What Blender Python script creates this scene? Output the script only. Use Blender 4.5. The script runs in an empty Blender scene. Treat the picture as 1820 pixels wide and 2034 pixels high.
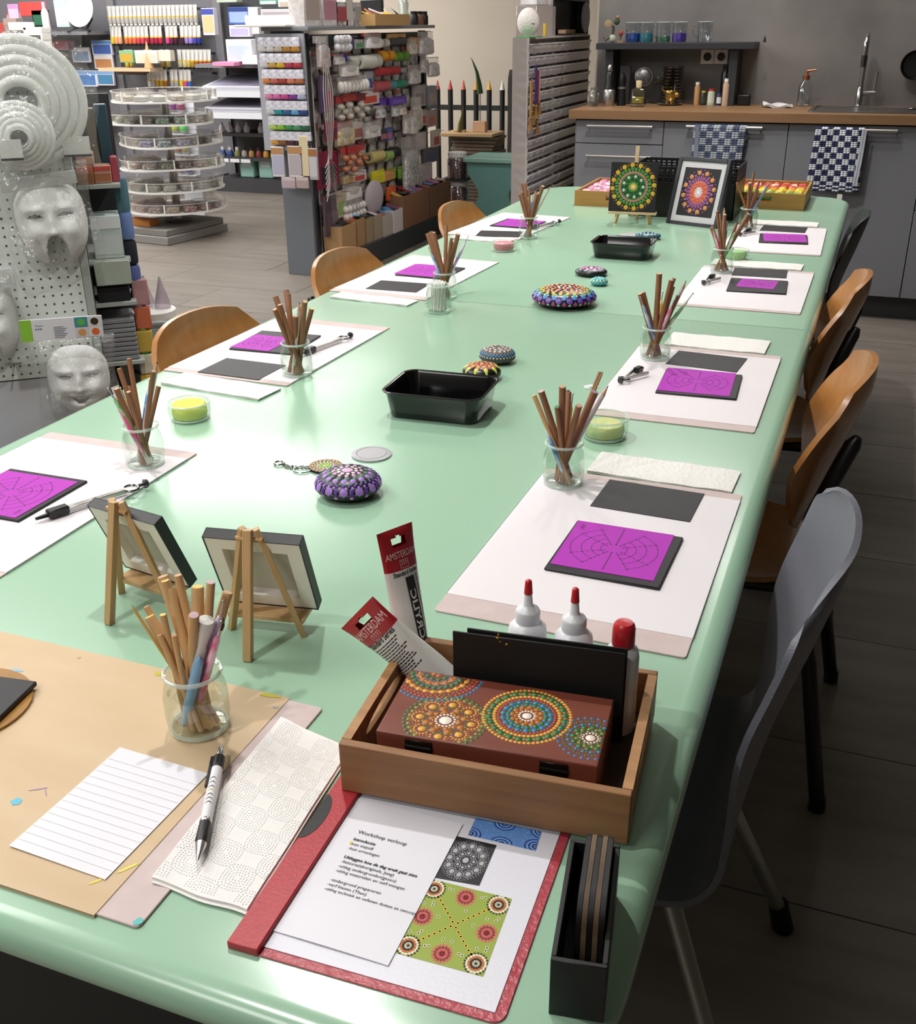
import bpy, bmesh, math, random
from mathutils import Matrix, Vector
from math import sin, cos, pi, sqrt, atan2, radians
rnd = random.Random(7)
SC = bpy.context.scene
COL = SC.collection
# ---------------------------------------------------------------- camera
cd = bpy.data.cameras.new('camera'); cam = bpy.data.objects.new('camera', cd); COL.objects.link(cam)
F_PX, PITCH, ROLL, YAW = 2075.03, .4376, -.0112, .3719
_f = Vector((-sin(YAW)*cos(PITCH), cos(YAW)*cos(PITCH), -sin(PITCH))); _r0 = Vector((cos(YAW), sin(YAW), 0)); _u0 = _r0.cross(_f)
_r = _r0*cos(ROLL)+_u0*sin(ROLL); _u = _u0*cos(ROLL)-_r0*sin(ROLL)
cam.matrix_world = Matrix(((_r.x,_u.x,-_f.x,0),(_r.y,_u.y,-_f.y,0),(_r.z,_u.z,-_f.z,1.403),(0,0,0,1)))
cd.sensor_fit = 'VERTICAL'; cd.sensor_height = 36; cd.lens = F_PX*36/2034; cd.clip_start = .02; cd.clip_end = 60
SC.camera = cam
# ---------------------------------------------------------------- world, lamps, exposure
W = bpy.data.worlds.new('world'); SC.world = W; W.use_nodes = True
W.node_tree.nodes['Background'].inputs[0].default_value = (.9,.95,1,1); W.node_tree.nodes['Background'].inputs[1].default_value = .15
SC.view_settings.view_transform = 'Standard'; SC.view_settings.look = 'None'; SC.view_settings.gamma = 1
SC.view_settings.exposure = 0.0; SC.view_settings.use_curve_mapping = False
def lamp(name, kind, loc, energy, color=(1,1,1), size=.1, sy=None, rot=(0,0,0), spot=None, blend=.4):
    l = bpy.data.lights.new(name, kind); l.energy = energy; l.color = color
    if kind == 'AREA':
        l.size = size
        if sy: l.shape = 'RECTANGLE'; l.size_y = sy
    else: l.shadow_soft_size = size
    if spot: l.spot_size = spot; l.spot_blend = blend
    o = bpy.data.objects.new(name, l); o.location = loc; o.rotation_euler = rot; COL.objects.link(o); return o
for y, e in ((.05,50), (1.55,70), (3.1,74), (4.5,74)):   # track spots above the left half of the table
    lamp('track_spot', 'SPOT', (-1.0, y, 2.62), e, (1,.98,.955), .035, spot=radians(104), blend=.55)
for x, y, e in ((-3.6,2.4,22),(-3.6,5.2,40),(-5.6,3.2,55),(-5.6,6.0,70),(-7.6,4.4,55),(-7.4,7.4,70),(-4.8,7.9,34)):   # shop ceiling panels
    lamp('ceiling_or_fill_panel', 'AREA', (x, y, 2.84), e*1.3, (1,.985,.96), 1.9, 1.3, (0,0,0))
lamp('ceiling_or_fill_panel', 'AREA', (-2.7, 1.1, 2.84), 44, (1,.985,.96), 1.3, .9)  # fill panel added to brighten the pegboard side
lamp('ceiling_or_fill_panel', 'AREA', (-.75, 5.3, 2.84), 30, (1,.97,.94), 1.0, .9)  # added fill for the acrylic tower and the kitchen
lamp('ceiling_or_fill_panel', 'AREA', (-1.3, -1.5, 2.84), 36, (1,.985,.96), 1.3, .9)  # fill panel added behind the camera, lights the near fronts
lamp('kitchen_spot', 'SPOT', (-.7, 4.9, 2.7), 30, (1,.93,.84), .05, rot=(radians(28),0,0), spot=radians(120), blend=.8)
# ---------------------------------------------------------------- colour and materials
def lin(h):
    h = h.lstrip('#'); c = [int(h[i:i+2],16)/255 for i in (0,2,4)]
    return tuple(v/12.92 if v <= .04045 else ((v+.055)/1.055)**2.4 for v in c)+(1,)
MATS = {}
def pm(name, hx, rough=.5, metal=0, spec=.5, mix=None, scale=20, stretch=(1,1,1), amt=.5, bump=0, bscale=60, coat=0, detail=4, alpha=1, objrand=0, sheen=0, emit=0):
    """principled material; optional two-colour noise (mix), bump, per-object value change"""
    if name in MATS: return MATS[name]
    m = bpy.data.materials.new(name); m.use_nodes = True; N = m.node_tree.nodes; L = m.node_tree.links
    b = N['Principled BSDF']; b.inputs['Base Color'].default_value = lin(hx); b.inputs['Roughness'].default_value = rough
    b.inputs['Metallic'].default_value = metal; b.inputs['Specular IOR Level'].default_value = spec
    b.inputs['Coat Weight'].default_value = coat; b.inputs['Coat Roughness'].default_value = .12; b.inputs['Alpha'].default_value = alpha
    b.inputs['Sheen Weight'].default_value = sheen
    if emit: b.inputs['Emission Color'].default_value = lin(hx); b.inputs['Emission Strength'].default_value = emit
    tc = N.new('ShaderNodeTexCoord'); mp = N.new('ShaderNodeMapping'); mp.inputs['Scale'].default_value = stretch
    L.new(tc.outputs['Object'], mp.inputs['Vector'])
    src = None
    if mix:
        n = N.new('ShaderNodeTexNoise'); n.inputs['Scale'].default_value = scale; n.inputs['Detail'].default_value = detail
        L.new(mp.outputs['Vector'], n.inputs['Vector'])
        r = N.new('ShaderNodeValToRGB'); r.color_ramp.elements[0].color = lin(hx); r.color_ramp.elements[1].color = lin(mix)
        r.color_ramp.elements[0].position = .5-amt/2; r.color_ramp.elements[1].position = .5+amt/2
        L.new(n.outputs['Fac'], r.inputs['Fac']); src = r.outputs['Color']
        if objrand:
            oi = N.new('ShaderNodeObjectInfo'); va = N.new('ShaderNodeVectorMath'); va.operation = 'SCALE'
            L.new(oi.outputs['Location'], va.inputs[0]); va.inputs['Scale'].default_value = 3.7
            ad = N.new('ShaderNodeVectorMath'); L.new(mp.outputs['Vector'], ad.inputs[0]); L.new(va.outputs[0], ad.inputs[1]); L.new(ad.outputs[0], n.inputs['Vector'])
    if objrand:
        oi = N.new('ShaderNodeObjectInfo'); hs = N.new('ShaderNodeHueSaturation'); mr = N.new('ShaderNodeMapRange')
        mr.inputs['To Min'].default_value = 1-objrand; mr.inputs['To Max'].default_value = 1+objrand
        L.new(oi.outputs['Random'], mr.inputs['Value']); L.new(mr.outputs[0], hs.inputs['Value'])
        if src: L.new(src, hs.inputs['Color'])
        else: hs.inputs['Color'].default_value = lin(hx)
        src = hs.outputs['Color']
    if src: L.new(src, b.inputs['Base Color'])
    if bump:
        n2 = N.new('ShaderNodeTexNoise'); n2.inputs['Scale'].default_value = bscale; n2.inputs['Detail'].default_value = 5
        bp = N.new('ShaderNodeBump'); bp.inputs['Strength'].default_value = bump; bp.inputs['Distance'].default_value = .004
        L.new(mp.outputs['Vector'], n2.inputs['Vector']); L.new(n2.outputs['Fac'], bp.inputs['Height']); L.new(bp.outputs['Normal'], b.inputs['Normal'])
    MATS[name] = m; return m
def clear(name, tint='#ffffff', lo=.06, hi=.7, rough=.05, bump=0, bscale=40, veil=None, vamt=.1):
    """thin clear glass or film: transparent body, glossy towards the rim, optional milky veil"""
    if name in MATS: return MATS[name]
    m = bpy.data.materials.new(name); m.use_nodes = True; N = m.node_tree.nodes; L = m.node_tree.links
    N.remove(N['Principled BSDF']); out = N['Material Output']
    t = N.new('ShaderNodeBsdfTransparent'); t.inputs[0].default_value = lin(tint)
    g = N.new('ShaderNodeBsdfGlossy'); g.inputs['Roughness'].default_value = rough
    lw = N.new('ShaderNodeLayerWeight'); lw.inputs['Blend'].default_value = .35
    mr = N.new('ShaderNodeMapRange'); mr.inputs['To Min'].default_value = lo; mr.inputs['To Max'].default_value = hi
    L.new(lw.outputs['Facing'], mr.inputs['Value'])
    mx = N.new('ShaderNodeMixShader'); L.new(mr.outputs[0], mx.inputs[0]); L.new(t.outputs[0], mx.inputs[1]); L.new(g.outputs[0], mx.inputs[2])
    last = mx
    if veil:
        d = N.new('ShaderNodeBsdfDiffuse'); d.inputs[0].default_value = lin(veil); m2 = N.new('ShaderNodeMixShader'); m2.inputs[0].default_value = vamt
        L.new(mx.outputs[0], m2.inputs[1]); L.new(d.outputs[0], m2.inputs[2]); last = m2
    if bump:
        tc = N.new('ShaderNodeTexCoord'); n2 = N.new('ShaderNodeTexNoise'); n2.inputs['Scale'].default_value = bscale; n2.inputs['Detail'].default_value = 3
        bp = N.new('ShaderNodeBump'); bp.inputs['Strength'].default_value = bump; bp.inputs['Distance'].default_value = .02
        L.new(tc.outputs['Object'], n2.inputs['Vector']); L.new(n2.outputs['Fac'], bp.inputs['Height'])
        L.new(bp.outputs['Normal'], g.inputs['Normal']); L.new(bp.outputs['Normal'], lw.inputs['Normal'])
    L.new(last.outputs[0], out.inputs['Surface']); MATS[name] = m; return m
def cm(hx, rough=.5, **k): return pm('paint_'+hx.strip('#')+('_%d' % int(rough*100)), hx, rough, **k)
# ---------------------------------------------------------------- mesh builder
class MB:
    def __init__(s): s.v=[]; s.f=[]; s.mi=[]; s.sm=[]; s.xf=None; s.m=0; s.smooth=False
    def add(s, vs, fs, m=None, smooth=None):
        o = len(s.v); s.v += [tuple(s.xf@Vector(v)) if s.xf else tuple(v) for v in vs]
        for f in fs: s.f.append([i+o for i in f]); s.mi.append(s.m if m is None else m); s.sm.append(s.smooth if smooth is None else smooth)
        return s
    def box(s, x0,y0,z0,x1,y1,z1, m=None):
        return s.add([(x0,y0,z0),(x1,y0,z0),(x1,y1,z0),(x0,y1,z0),(x0,y0,z1),(x1,y0,z1),(x1,y1,z1),(x0,y1,z1)],
          [(0,3,2,1),(4,5,6,7),(0,1,5,4),(1,2,6,5),(2,3,7,6),(3,0,4,7)], m, False)
    def prism(s, poly, z0, z1, m=None, smooth=False):
        n = len(poly); vs = [(x,y,z0) for x,y in poly]+[(x,y,z1) for x,y in poly]
        s.add(vs, [[i,(i+1)%n,n+(i+1)%n,n+i] for i in range(n)], m, smooth); o = len(s.v)-2*n
        s.f += [[o+i for i in range(n-1,-1,-1)],[o+n+i for i in range(n)]]; mm = s.m if m is None else m; s.mi += [mm,mm]; s.sm += [False,False]; return s
    def loft(s, rings, m=None, smooth=True, cap=True, closed=True):
        n = len(rings[0]); vs = [p for r in rings for p in r]; fs = []
        for k in range(len(rings)-1):
            for i in range(n if closed else n-1): a=k*n+i; b=k*n+(i+1)%n; fs.append([a,b,b+n,a+n])
        s.add(vs, fs, m, smooth); o = len(s.v)-len(vs)
        if cap:
            mm = s.m if m is None else m
            s.f.append([o+i for i in range(n-1,-1,-1)]); s.f.append([o+(len(rings)-1)*n+i for i in range(n)]); s.mi += [mm,mm]; s.sm += [False,False]
        return s
    def lathe(s, prof, n=20, c=(0,0,0), m=None, smooth=True, cap=False):
        rings = [[(c[0]+r*cos(2*pi*i/n), c[1]+r*sin(2*pi*i/n), c[2]+z) for i in range(n)] for r,z in prof]
        return s.loft(rings, m, smooth, cap)
    def cyl(s, p0, p1, r0, r1=None, n=10, m=None, cap=True, smooth=True):
        return s.tube([p0,p1],[r0, r0 if r1 is None else r1], n, m, cap, smooth)
    def tube(s, pts, r, n=8, m=None, cap=True, smooth=True, flat=1):
        pts = [Vector(p) for p in pts]; rs = r if isinstance(r,(list,tuple)) else [r]*len(pts); rings=[]; nrm=None
        for i,p in enumerate(pts):
            d = (pts[min(i+1,len(pts)-1)]-pts[max(i-1,0)]).normalized()
            if nrm is None:
                nrm = Vector((0,0,1)) if abs(d.z)<.9 else Vector((1,0,0))
            nrm = (nrm-d*nrm.dot(d)).normalized(); b = d.cross(nrm)
            rings.append([tuple(p+rs[i]*(nrm*cos(2*pi*k/n)*flat+b*sin(2*pi*k/n))) for k in range(n)])
        return s.loft(rings, m, smooth, cap)
    def ell(s, c, r, nu=12, nv=8, m=None, v0=-pi/2, v1=pi/2):
        rings = [[(c[0]+r[0]*cos(v)*cos(2*pi*i/nu), c[1]+r[1]*cos(v)*sin(2*pi*i/nu), c[2]+r[2]*sin(v)) for i in range(nu)] for v in [v0+(v1-v0)*k/nv for k in range(nv+1)]]
        return s.loft(rings, m, True, False)
    def torus(s, c, R, r, n=24, k=8, m=None, flat=1, a0=0, a1=2*pi):
        full = abs(a1-a0-2*pi)<1e-6; N = n if full else n+1; vs=[]
        for i in range(N):
            a=a0+(a1-a0)*i/n
            for j in range(k): b=2*pi*j/k; vs.append((c[0]+(R+r*cos(b))*cos(a), c[1]+(R+r*cos(b))*sin(a), c[2]+r*sin(b)*flat))
        fs=[[i*k+j,((i+1)%N)*k+j,((i+1)%N)*k+(j+1)%k,i*k+(j+1)%k] for i in range(n) for j in range(k)]
        return s.add(vs,fs,m,True)
    def grid(s, fn, nu, nv, th=0, m=None, smooth=True):
        """sheet from fn(u,v) in 0..1; th gives thickness downwards along the local normal"""
        P=[[Vector(fn(i/nu,j/nv)) for j in range(nv+1)] for i in range(nu+1)]
        idx=lambda i,j:i*(nv+1)+j
        vs=[tuple(P[i][j]) for i in range(nu+1) for j in range(nv+1)]; fs=[[idx(i,j),idx(i+1,j),idx(i+1,j+1),idx(i,j+1)] for i in range(nu) for j in range(nv)]
        if th:
            n0=len(vs)
            for i in range(nu+1):
                for j in range(nv+1):
                    a=P[min(i+1,nu)][j]-P[max(i-1,0)][j]; b=P[i][min(j+1,nv)]-P[i][max(j-1,0)]; q=a.cross(b)
                    q=q.normalized() if q.length>1e-12 else Vector((0,0,1)); vs.append(tuple(P[i][j]-q*th))
            fs+=[[n0+k for k in f[::-1]] for f in list(fs)]
            bd=[idx(i,0) for i in range(nu+1)]+[idx(nu,j) for j in range(1,nv+1)]+[idx(i,nv) for i in range(nu-1,-1,-1)]+[idx(0,j) for j in range(nv-1,0,-1)]
            for a,b in zip(bd,bd[1:]+bd[:1]): fs.append([b,a,a+n0,b+n0])
        return s.add(vs,fs,m,smooth)
    def dot(s, p, n, r, h, m=None, k=8):
        p=Vector(p); n=Vector(n).normalized(); a=n.orthogonal().normalized(); b=n.cross(a)
        r0=[tuple(p+r*(a*cos(2*pi*i/k)+b*sin(2*pi*i/k))) for i in range(k)]; r1=[tuple(p+n*h*.8+.6*r*(a*cos(2*pi*i/k)+b*sin(2*pi*i/k))) for i in range(k)]
        return s.add(r0+r1+[tuple(p+n*h)], [[i,(i+1)%k,k+(i+1)%k,k+i] for i in range(k)]+[[k+i,k+(i+1)%k,2*k] for i in range(k)], m, True)
    def mesh(s, name, mats):
        me = bpy.data.meshes.new(name); me.from_pydata(s.v, [], s.f); 
        me.polygons.foreach_set('material_index', s.mi); me.polygons.foreach_set('use_smooth', s.sm)
        for m in (mats if isinstance(mats,(list,tuple)) else [mats]): me.materials.append(m)
        me.update(); me.set_sharp_from_angle(angle=radians(42)); return me
    def obj(s, name, mats, parent=None, loc=(0,0,0), rot=(0,0,0), fix=True):
        me = s.mesh(name, mats)
        if fix and len(s.f) > 1:
            bm = bmesh.new(); bm.from_mesh(me); bmesh.ops.recalc_face_normals(bm, faces=bm.faces); bm.to_mesh(me); bm.free(); me.set_sharp_from_angle(angle=radians(42))
        return link(me, name, parent, loc, rot)
def link(me, name, parent=None, loc=(0,0,0), rot=(0,0,0)):
    o = bpy.data.objects.new(name, me); o.location = loc; o.rotation_euler = rot; COL.objects.link(o)
    if parent: o.parent = parent
    return o
def bev(o, w=.002, seg=2):
    m = o.modifiers.new('bevel','BEVEL'); m.width = w; m.segments = seg; m.limit_method = 'ANGLE'; m.angle_limit = radians(40); return o
def tag(o, label, cat, group=None, kind=None):
    o['label'] = label; o['category'] = cat
    if group: o['group'] = group
    if kind: o['kind'] = kind
    return o
def thing(name, label, cat, loc=(0,0,0), rz=0, group=None):
    o = bpy.data.objects.new(name, None); o.empty_display_size = .05; o.location = loc; o.rotation_euler = (0,0,rz); COL.objects.link(o)
    return tag(o, label, cat, group)
def struct(o): o['kind'] = 'structure'; return o
def stuff(o): o['kind'] = 'stuff'; return o
def lab(o, s): o['label'] = s; return o
def dup(o, parent=None, loc=None, rz=None, label=None, group=None):
    c = o.copy(); COL.objects.link(c); c.parent = parent
    if loc is not None: c.location = loc
    if rz is not None: c.rotation_euler = (0,0,rz)
    if label: c['label'] = label
    if group: c['group'] = group
    for ch in o.children: dup(ch, c)
    return c
def rrect(x0,y0,x1,y1,r,n=5):
    rs = r if isinstance(r,(list,tuple)) else [r]*4; out=[]
    for (cx,cy,sx,sy,a),q in zip(((x0,y0,1,1,pi),(x1,y0,-1,1,1.5*pi),(x1,y1,-1,-1,0),(x0,y1,1,-1,.5*pi)),rs):
        for i in range(n+1): t=a+.5*pi*i/n; out.append((cx+sx*q+q*cos(t), cy+sy*q+q*sin(t)))
    return out
_TXT = {}
def text_geo(s, bold=False):
    """flat glyph outlines of a string, height 1 unit, as (verts, faces)"""
    if (s,bold) not in _TXT:
        c = bpy.data.curves.new('lettering','FONT'); c.body = s; c.size = 1; c.resolution_u = 2; c.offset = .02 if bold else 0
        o = bpy.data.objects.new('lettering', c); COL.objects.link(o); dg = bpy.context.evaluated_depsgraph_get()
        me = o.evaluated_get(dg).to_mesh(); vs=[tuple(v.co) for v in me.vertices]; fs=[list(p.vertices) for p in me.polygons]
        o.evaluated_get(dg).to_mesh_clear(); bpy.data.objects.remove(o); bpy.data.curves.remove(c); _TXT[(s,bold)] = (vs,fs)
    return _TXT[(s,bold)]
def put_text(mb, s, fn, size, m=0, bold=False, sx=1, align='L', shear=0):
    """adds the string; fn maps text-plane (x,y) metres to a 3-D point"""
    vs,fs = text_geo(s,bold)
    if not vs: return mb
    w = max(v[0] for v in vs)*size*sx; off = 0 if align=='L' else -w/2
    return mb.add([fn(v[0]*size*sx+shear*v[1]*size+off, v[1]*size) for v in vs], fs, m, False)
ORD = ['first','second','third','fourth','fifth','sixth','seventh','eighth','ninth','tenth','eleventh','twelfth','thirteenth','fourteenth','fifteenth','sixteenth','seventeenth','eighteenth','nineteenth','twentieth','twenty-first','twenty-second','twenty-third','twenty-fourth','twenty-fifth']
def ring_of(n, R, ph=0): return [(R*cos(2*pi*i/n+ph), R*sin(2*pi*i/n+ph)) for i in range(n)]
def mandala(mb, fn, R, spec):
    """rows of raised paint dots: spec rows are (radius fraction, count, dot radius fraction, material, phase); fn(x,y) gives (point, normal)"""
    for rf,n,dr,m,ph in spec:
        for x,y in ring_of(n, rf*R, ph):
            p,nn = fn(x,y)
            if p is not None: mb.dot(p, nn, dr*R, min(.35*dr*R,.0012), m, 8 if dr*R>.0015 else 6)
WOOD = pm('pale_wood','#c9a176',.5,mix='#a97c4f',scale=9,stretch=(1,14,14),amt=.6)
BLACKP = pm('black_plastic','#0c0c0e',.38)
CHROME = pm('chrome','#c9c9cb',.18,1)
STEEL = pm('brushed_steel','#b9b6b3',.34,1)
GLASS = clear('clear_glass','#f3faf5',.05,.62,.03)
FILM = clear('clear_film','#fafafa',.10,.55,.12,bump=.9,bscale=24)
WHITE = pm('white_paint','#e9e6e2',.5)
INK = pm('ink','#17171a',.7)
# ================================================================ the room
CEIL = pm('ceiling_white','#d5d2cc',.9); WALLD = pm('wall_shade','#5f5a55',.9); WALLM = pm('wall_plaster','#cfc4b6',.85,mix='#c6baab',scale=1.5)
def slab(name, x0,y0,z0,x1,y1,z1, mat): return struct(MB().box(x0,y0,z0,x1,y1,z1).obj(name, mat))
GROUT = pm('floor_joint','#8d857b',.8)
floor = slab('floor', -9.6,-2.6,-.12, 2.4,9.4,-.004, GROUT)
TILE = pm('floor_tile','#655f59',.42,mix='#7d756c',scale=2.6,stretch=(.8,5,1),amt=.55,detail=7,bump=.05,bscale=30,objrand=.07,spec=.35)
tile_me = MB().prism(rrect(-.4715,-.235,.4715,.235,.003,1),-.0035,0).mesh('tile', TILE)
for j in range(19):
    y = 1.246-.473*1.5+.473*j+.473/2
    for i in range(12):
        x = -9.2+.946*i+(.473 if j%2 else 0)
        if y < 9.3 and -9.6 < x+.4 and x < 2.3 and not (x < -4.4-.9*y*.55-2.2): link(tile_me,'tile',floor,(x,y,-.0002*((i*7+j*3)%4)))
slab('ceiling', -9.6,-2.6,2.9, 2.4,9.4,3.0, CEIL)
slab('wall_back', -9.6,9.3,0, 2.4,9.4,2.9, WALLM)
slab('wall_left', -9.7,-2.6,0, -9.6,9.4,2.9, WALLM)
slab('wall_right', 2.4,-2.6,0, 2.5,9.4,2.9, WALLD)
slab('wall_front', -9.6,-2.7,0, 2.4,-2.6,2.9, WALLD)
slab('wall_kitchen', -1.60,6.345,0, 2.4,6.47,2.9, WALLM)
# ================================================================ the table
GREEN = pm('mint_paint','#9cc0a6',.22,mix='#98bca2',scale=3,coat=.15,spec=.55)
EDGE = pm('worn_edge','#9cc9a8',.35,mix='#b49a5c',scale=14,stretch=(.3,1,3),amt=.16)
X0,X1,Y0,Y1,YS = -1.356,-.088,.440,4.640,2.505
table = thing('workshop_table','long mint green table with rounded corners set for a painting workshop','table',((X0+X1)/2,(Y0+Y1)/2,0))
def table_half(ya,yb,rs):
    mb = MB(); cx,cy = table.location.x,table.location.y
    prof = [(.010,.719),(.002,.7215),(0,.726),(0,.734),(.003,.741),(.009,.7465),(.017,.7494),(.024,.75)]
    rings=[]
    for ins,z in prof:
        sa = ins if ya==Y0 else min(ins,.0012); sb = ins if yb==Y1 else min(ins,.0012)
        rings.append([(x-cx,y-cy,z) for x,y in rrect(X0+ins,ya+sa,X1-ins,yb-sb,[max(.004,r-ins) for r in rs],10)])
    mb.loft(rings,None,True,True); return mb.obj('tabletop',GREEN,table)
lab(table_half(Y0,YS-.0006,[.16,.13,.004,.004]),'near half of the mint tabletop'); lab(table_half(YS+.0006,Y1,[.004,.004,.14,.16]),'far half of the mint tabletop')
DARKF = pm('dark_frame','#17181b',.5)
for sx in (-1,1):
    for yy in (-1.55,-.25,.25,1.55):
        b=MB().box(-.03,-.03,0,.03,.03,.690).obj('leg',DARKF,table,(sx*.40-.10,yy,0)); bev(b,.006)
bev(MB().box(-.46,-1.92,0,.25,-1.72,.7).obj('shade_block',pm('shade_black','#0e0f11',.6),table),.004,1)  # black block added to darken the void under the near end
fr = MB()
for yy in (-1.55,-.25,.25,1.55): fr.box(-.53,yy-.02,.69,.33,yy+.02,.7188)
for xx in (-.50,.30): fr.box(xx-.02,-1.6,.66,xx+.02,1.6,.69)
fr.obj('underframe',DARKF,table)
g = MB(); g.lathe([(.0,.7505),(.0335,.7505),(.0335,.7525),(.0315,.7535),(.026,.754),(.0252,.7528),(.0245,.7540),(0,.7543)],36)
GREYP = pm('grey_plastic','#a9a8ac',.4)
tag(g.obj('cable_cover',GREYP,None,(-.724,1.461,.0)),'grey round cable cover lying on the table near the purple stone','cable cover')
# ================================================================ chairs
OAK = pm('varnished_plywood','#b67d45',.33,mix='#a36b36',scale=5,stretch=(9,9,1),amt=.5,coat=.25,spec=.45)
PLY = pm('plywood_edge','#d0a06c',.5,mix='#b07f4c',scale=60,stretch=(1,1,.2))
def back_pt(u,v,h=.84):
    z=.515+(h-.515)*v; y=(u-.5)*2
    w=.192*(1-.15*max(0,(v-.45)/.55)**2-.13*max(0,(v-.60)/.40)**2.2-.22*max(0,(.4-v)/.4)**2)
    x=-.190-.095*min(1,(z-.515)/.285)+(.02+.047*min(1,max(0,(z-.515)/.15)))*abs(y*w/.19)**2.1
    dz = -.022*abs(y)**2.6*v**2.5+.05*abs(y)**3*(1-v)**3
    return (x, y*w, z+dz)
def seat_pt(u,v):
    x=-.20+.40*u; y=(v-.5)*2; w=.205*(1-.16*(1-u)**3-.10*u**5); e=abs(y)
    zz=.452-.010*(1-e*e)*(1-u)-.035*max(0,(u-.78)/.22)**2+.004*e**3
    return (x+(-.028*e**5 if u>.6 else .055*e**5*(1-u/.6)), y*w, zz)
def make_wood_chair():
    t = thing('plywood_chair','','chair')
    MB().grid(seat_pt,14,14,.011).obj('seat',OAK,t)
    MB().grid(lambda u,v:back_pt(v,u),14,16,.011).obj('backrest',OAK,t)
    for s in (-1,1):
        q=[(-.30,s*.235,.012),(-.245,s*.19,.30),(-.205,s*.14,.425),(-.206,s*.13,.52),(-.232,s*.127,.63),(-.262,s*.125,.72),(-.268,s*.125,.735)]
        MB().tube(q,[.015]*6+[.008],10).obj('rear_upright',BLACKP,t)
        MB().tube([(.23,s*.215,.012),(.17,s*.20,.24),(.12,s*.18,.40),(.06,s*.165,.428),(-.205,s*.137,.424)],.0135,10).obj('front_leg',BLACKP,t)
        for x,y in ((-.30,s*.235),(.23,s*.215)): MB().cyl((x,y,0),(x,y,.03),.017,.015,10).obj('foot_cap',BLACKP,t)
    MB().tube([(.10,-.18,.425),(.10,.18,.425)],.011,8).obj('cross_bar',BLACKP,t)
    for z in (.56,.70):
        p=Vector(back_pt(.5,(z-.515)/.325)); MB().lathe([(.0,.0035),(.004,.003),(.0055,0)],10).obj('screw',STEEL,t,(p.x+.001,p.y,p.z),(0,radians(75),0))
    return t
wc = make_wood_chair(); G='plywood chairs along both sides of the table'
def place(t,x,y,rz,label,first,sc=1):
    o = t if first else dup(t)
    o.location=(x,y,0); o.rotation_euler=(0,0,rz); o.scale=(1,1 if sc==1 else 1.23,sc); o['label']=label; o['group']=G; return o
place(wc,-.235,1.985,pi,'plywood chair behind the grey shell chair on the right side',True)
place(wc,-.262,2.745,pi,'plywood chair farther up the right side, before the dark shell chair',False)
place(wc,-1.19,2.02,0,'plywood chair nearest the masks on the left side, scuffed back',False,.945)
place(wc,-1.19,2.755,0,'plywood chair in the middle of the left side',False,.955)
place(wc,-1.19,3.70,0,'plywood chair at the far end of the left side',False,.955)
GREYSH = pm('grey_shell','#64666f',.45,bump=.25,bscale=400); DARKSH = pm('dark_shell','#2b2d30',.45,bump=.25,bscale=400)
LEGM = pm('satin_leg','#a9aaa2',.35,.75)
def shell_chair(mat,label,x,y,rz,sc=1):
    t = thing('shell_chair',label,'chair',(x,y,0),rz); t.scale=(1,1,sc)
    CP=[(.228,.398),(.205,.428),(.12,.436),(0,.430),(-.14,.424),(-.190,.454),(-.207,.53),(-.232,.64),(-.262,.745),(-.283,.825),(-.292,.866)]
    WP=[.198,.216,.228,.232,.226,.214,.208,.210,.212,.206,.196]
    def cr(A,k):
        i=min(int(k),len(A)-2); a=k-i; p0,p1,p2,p3=A[max(i-1,0)],A[i],A[i+1],A[min(i+2,len(A)-1)]
        return .5*((2*p1)+(-p0+p2)*a+(2*p0-5*p1+4*p2-p3)*a*a+(-p0+3*p1-3*p2+p3)*a**3)
    def f(u,v):
        y=(u-.5)*2; e=abs(y); q=v*2-1; rr=(e**6+max(0,(abs(q)-.80)/.20)**2*e**.8)
        vv=v-(.5*(.16 if q>0 else .07))*(1 if q>0 else -1)*e**4*max(0,(abs(q)-.55)/.45)**1.5; k=max(0,min(1,vv))*(len(CP)-1)
        px,pz,w=cr([p[0] for p in CP],k),cr([p[1] for p in CP],k),cr(WP,k)
        bk=max(0,min(1,(pz-.47)/.25)); bk=bk*bk*(3-2*bk) if px<-.1 else 0
        return (px+bk*.040*e**2.2, y*w*(1-.10*max(0,(abs(q)-.8)/.2)**2), pz+(1-bk)*.020*e**3)
    b=MB().grid(f,16,40,-.008).obj('shell',mat,t)
    for s in (-1,1):
        MB().tube([(-.27,s*.232,.05),(-.13,s*.15,.40),(-.05,s*.14,.412)],.0125,10).obj('rear_leg',LEGM,t)
        MB().tube([(.235,s*.225,.05),(.14,s*.15,.40),(.05,s*.14,.412)],.0125,10).obj('front_leg',LEGM,t)
        for x,yy in ((-.282,s*.240),(.248,s*.233)): MB().cyl((x,yy,0),(x*.955,yy*.965,.058),.019,.0165,12).obj('foot_cap',BLACKP,t)
    return t
shell_chair(GREYSH,'grey moulded shell chair with satin legs, nearest on the right side',-.250,1.18,pi)
shell_chair(DARKSH,'dark grey shell chair at the far right end of the table, before the cabinets',-.295,3.84,pi,.94)
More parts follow.
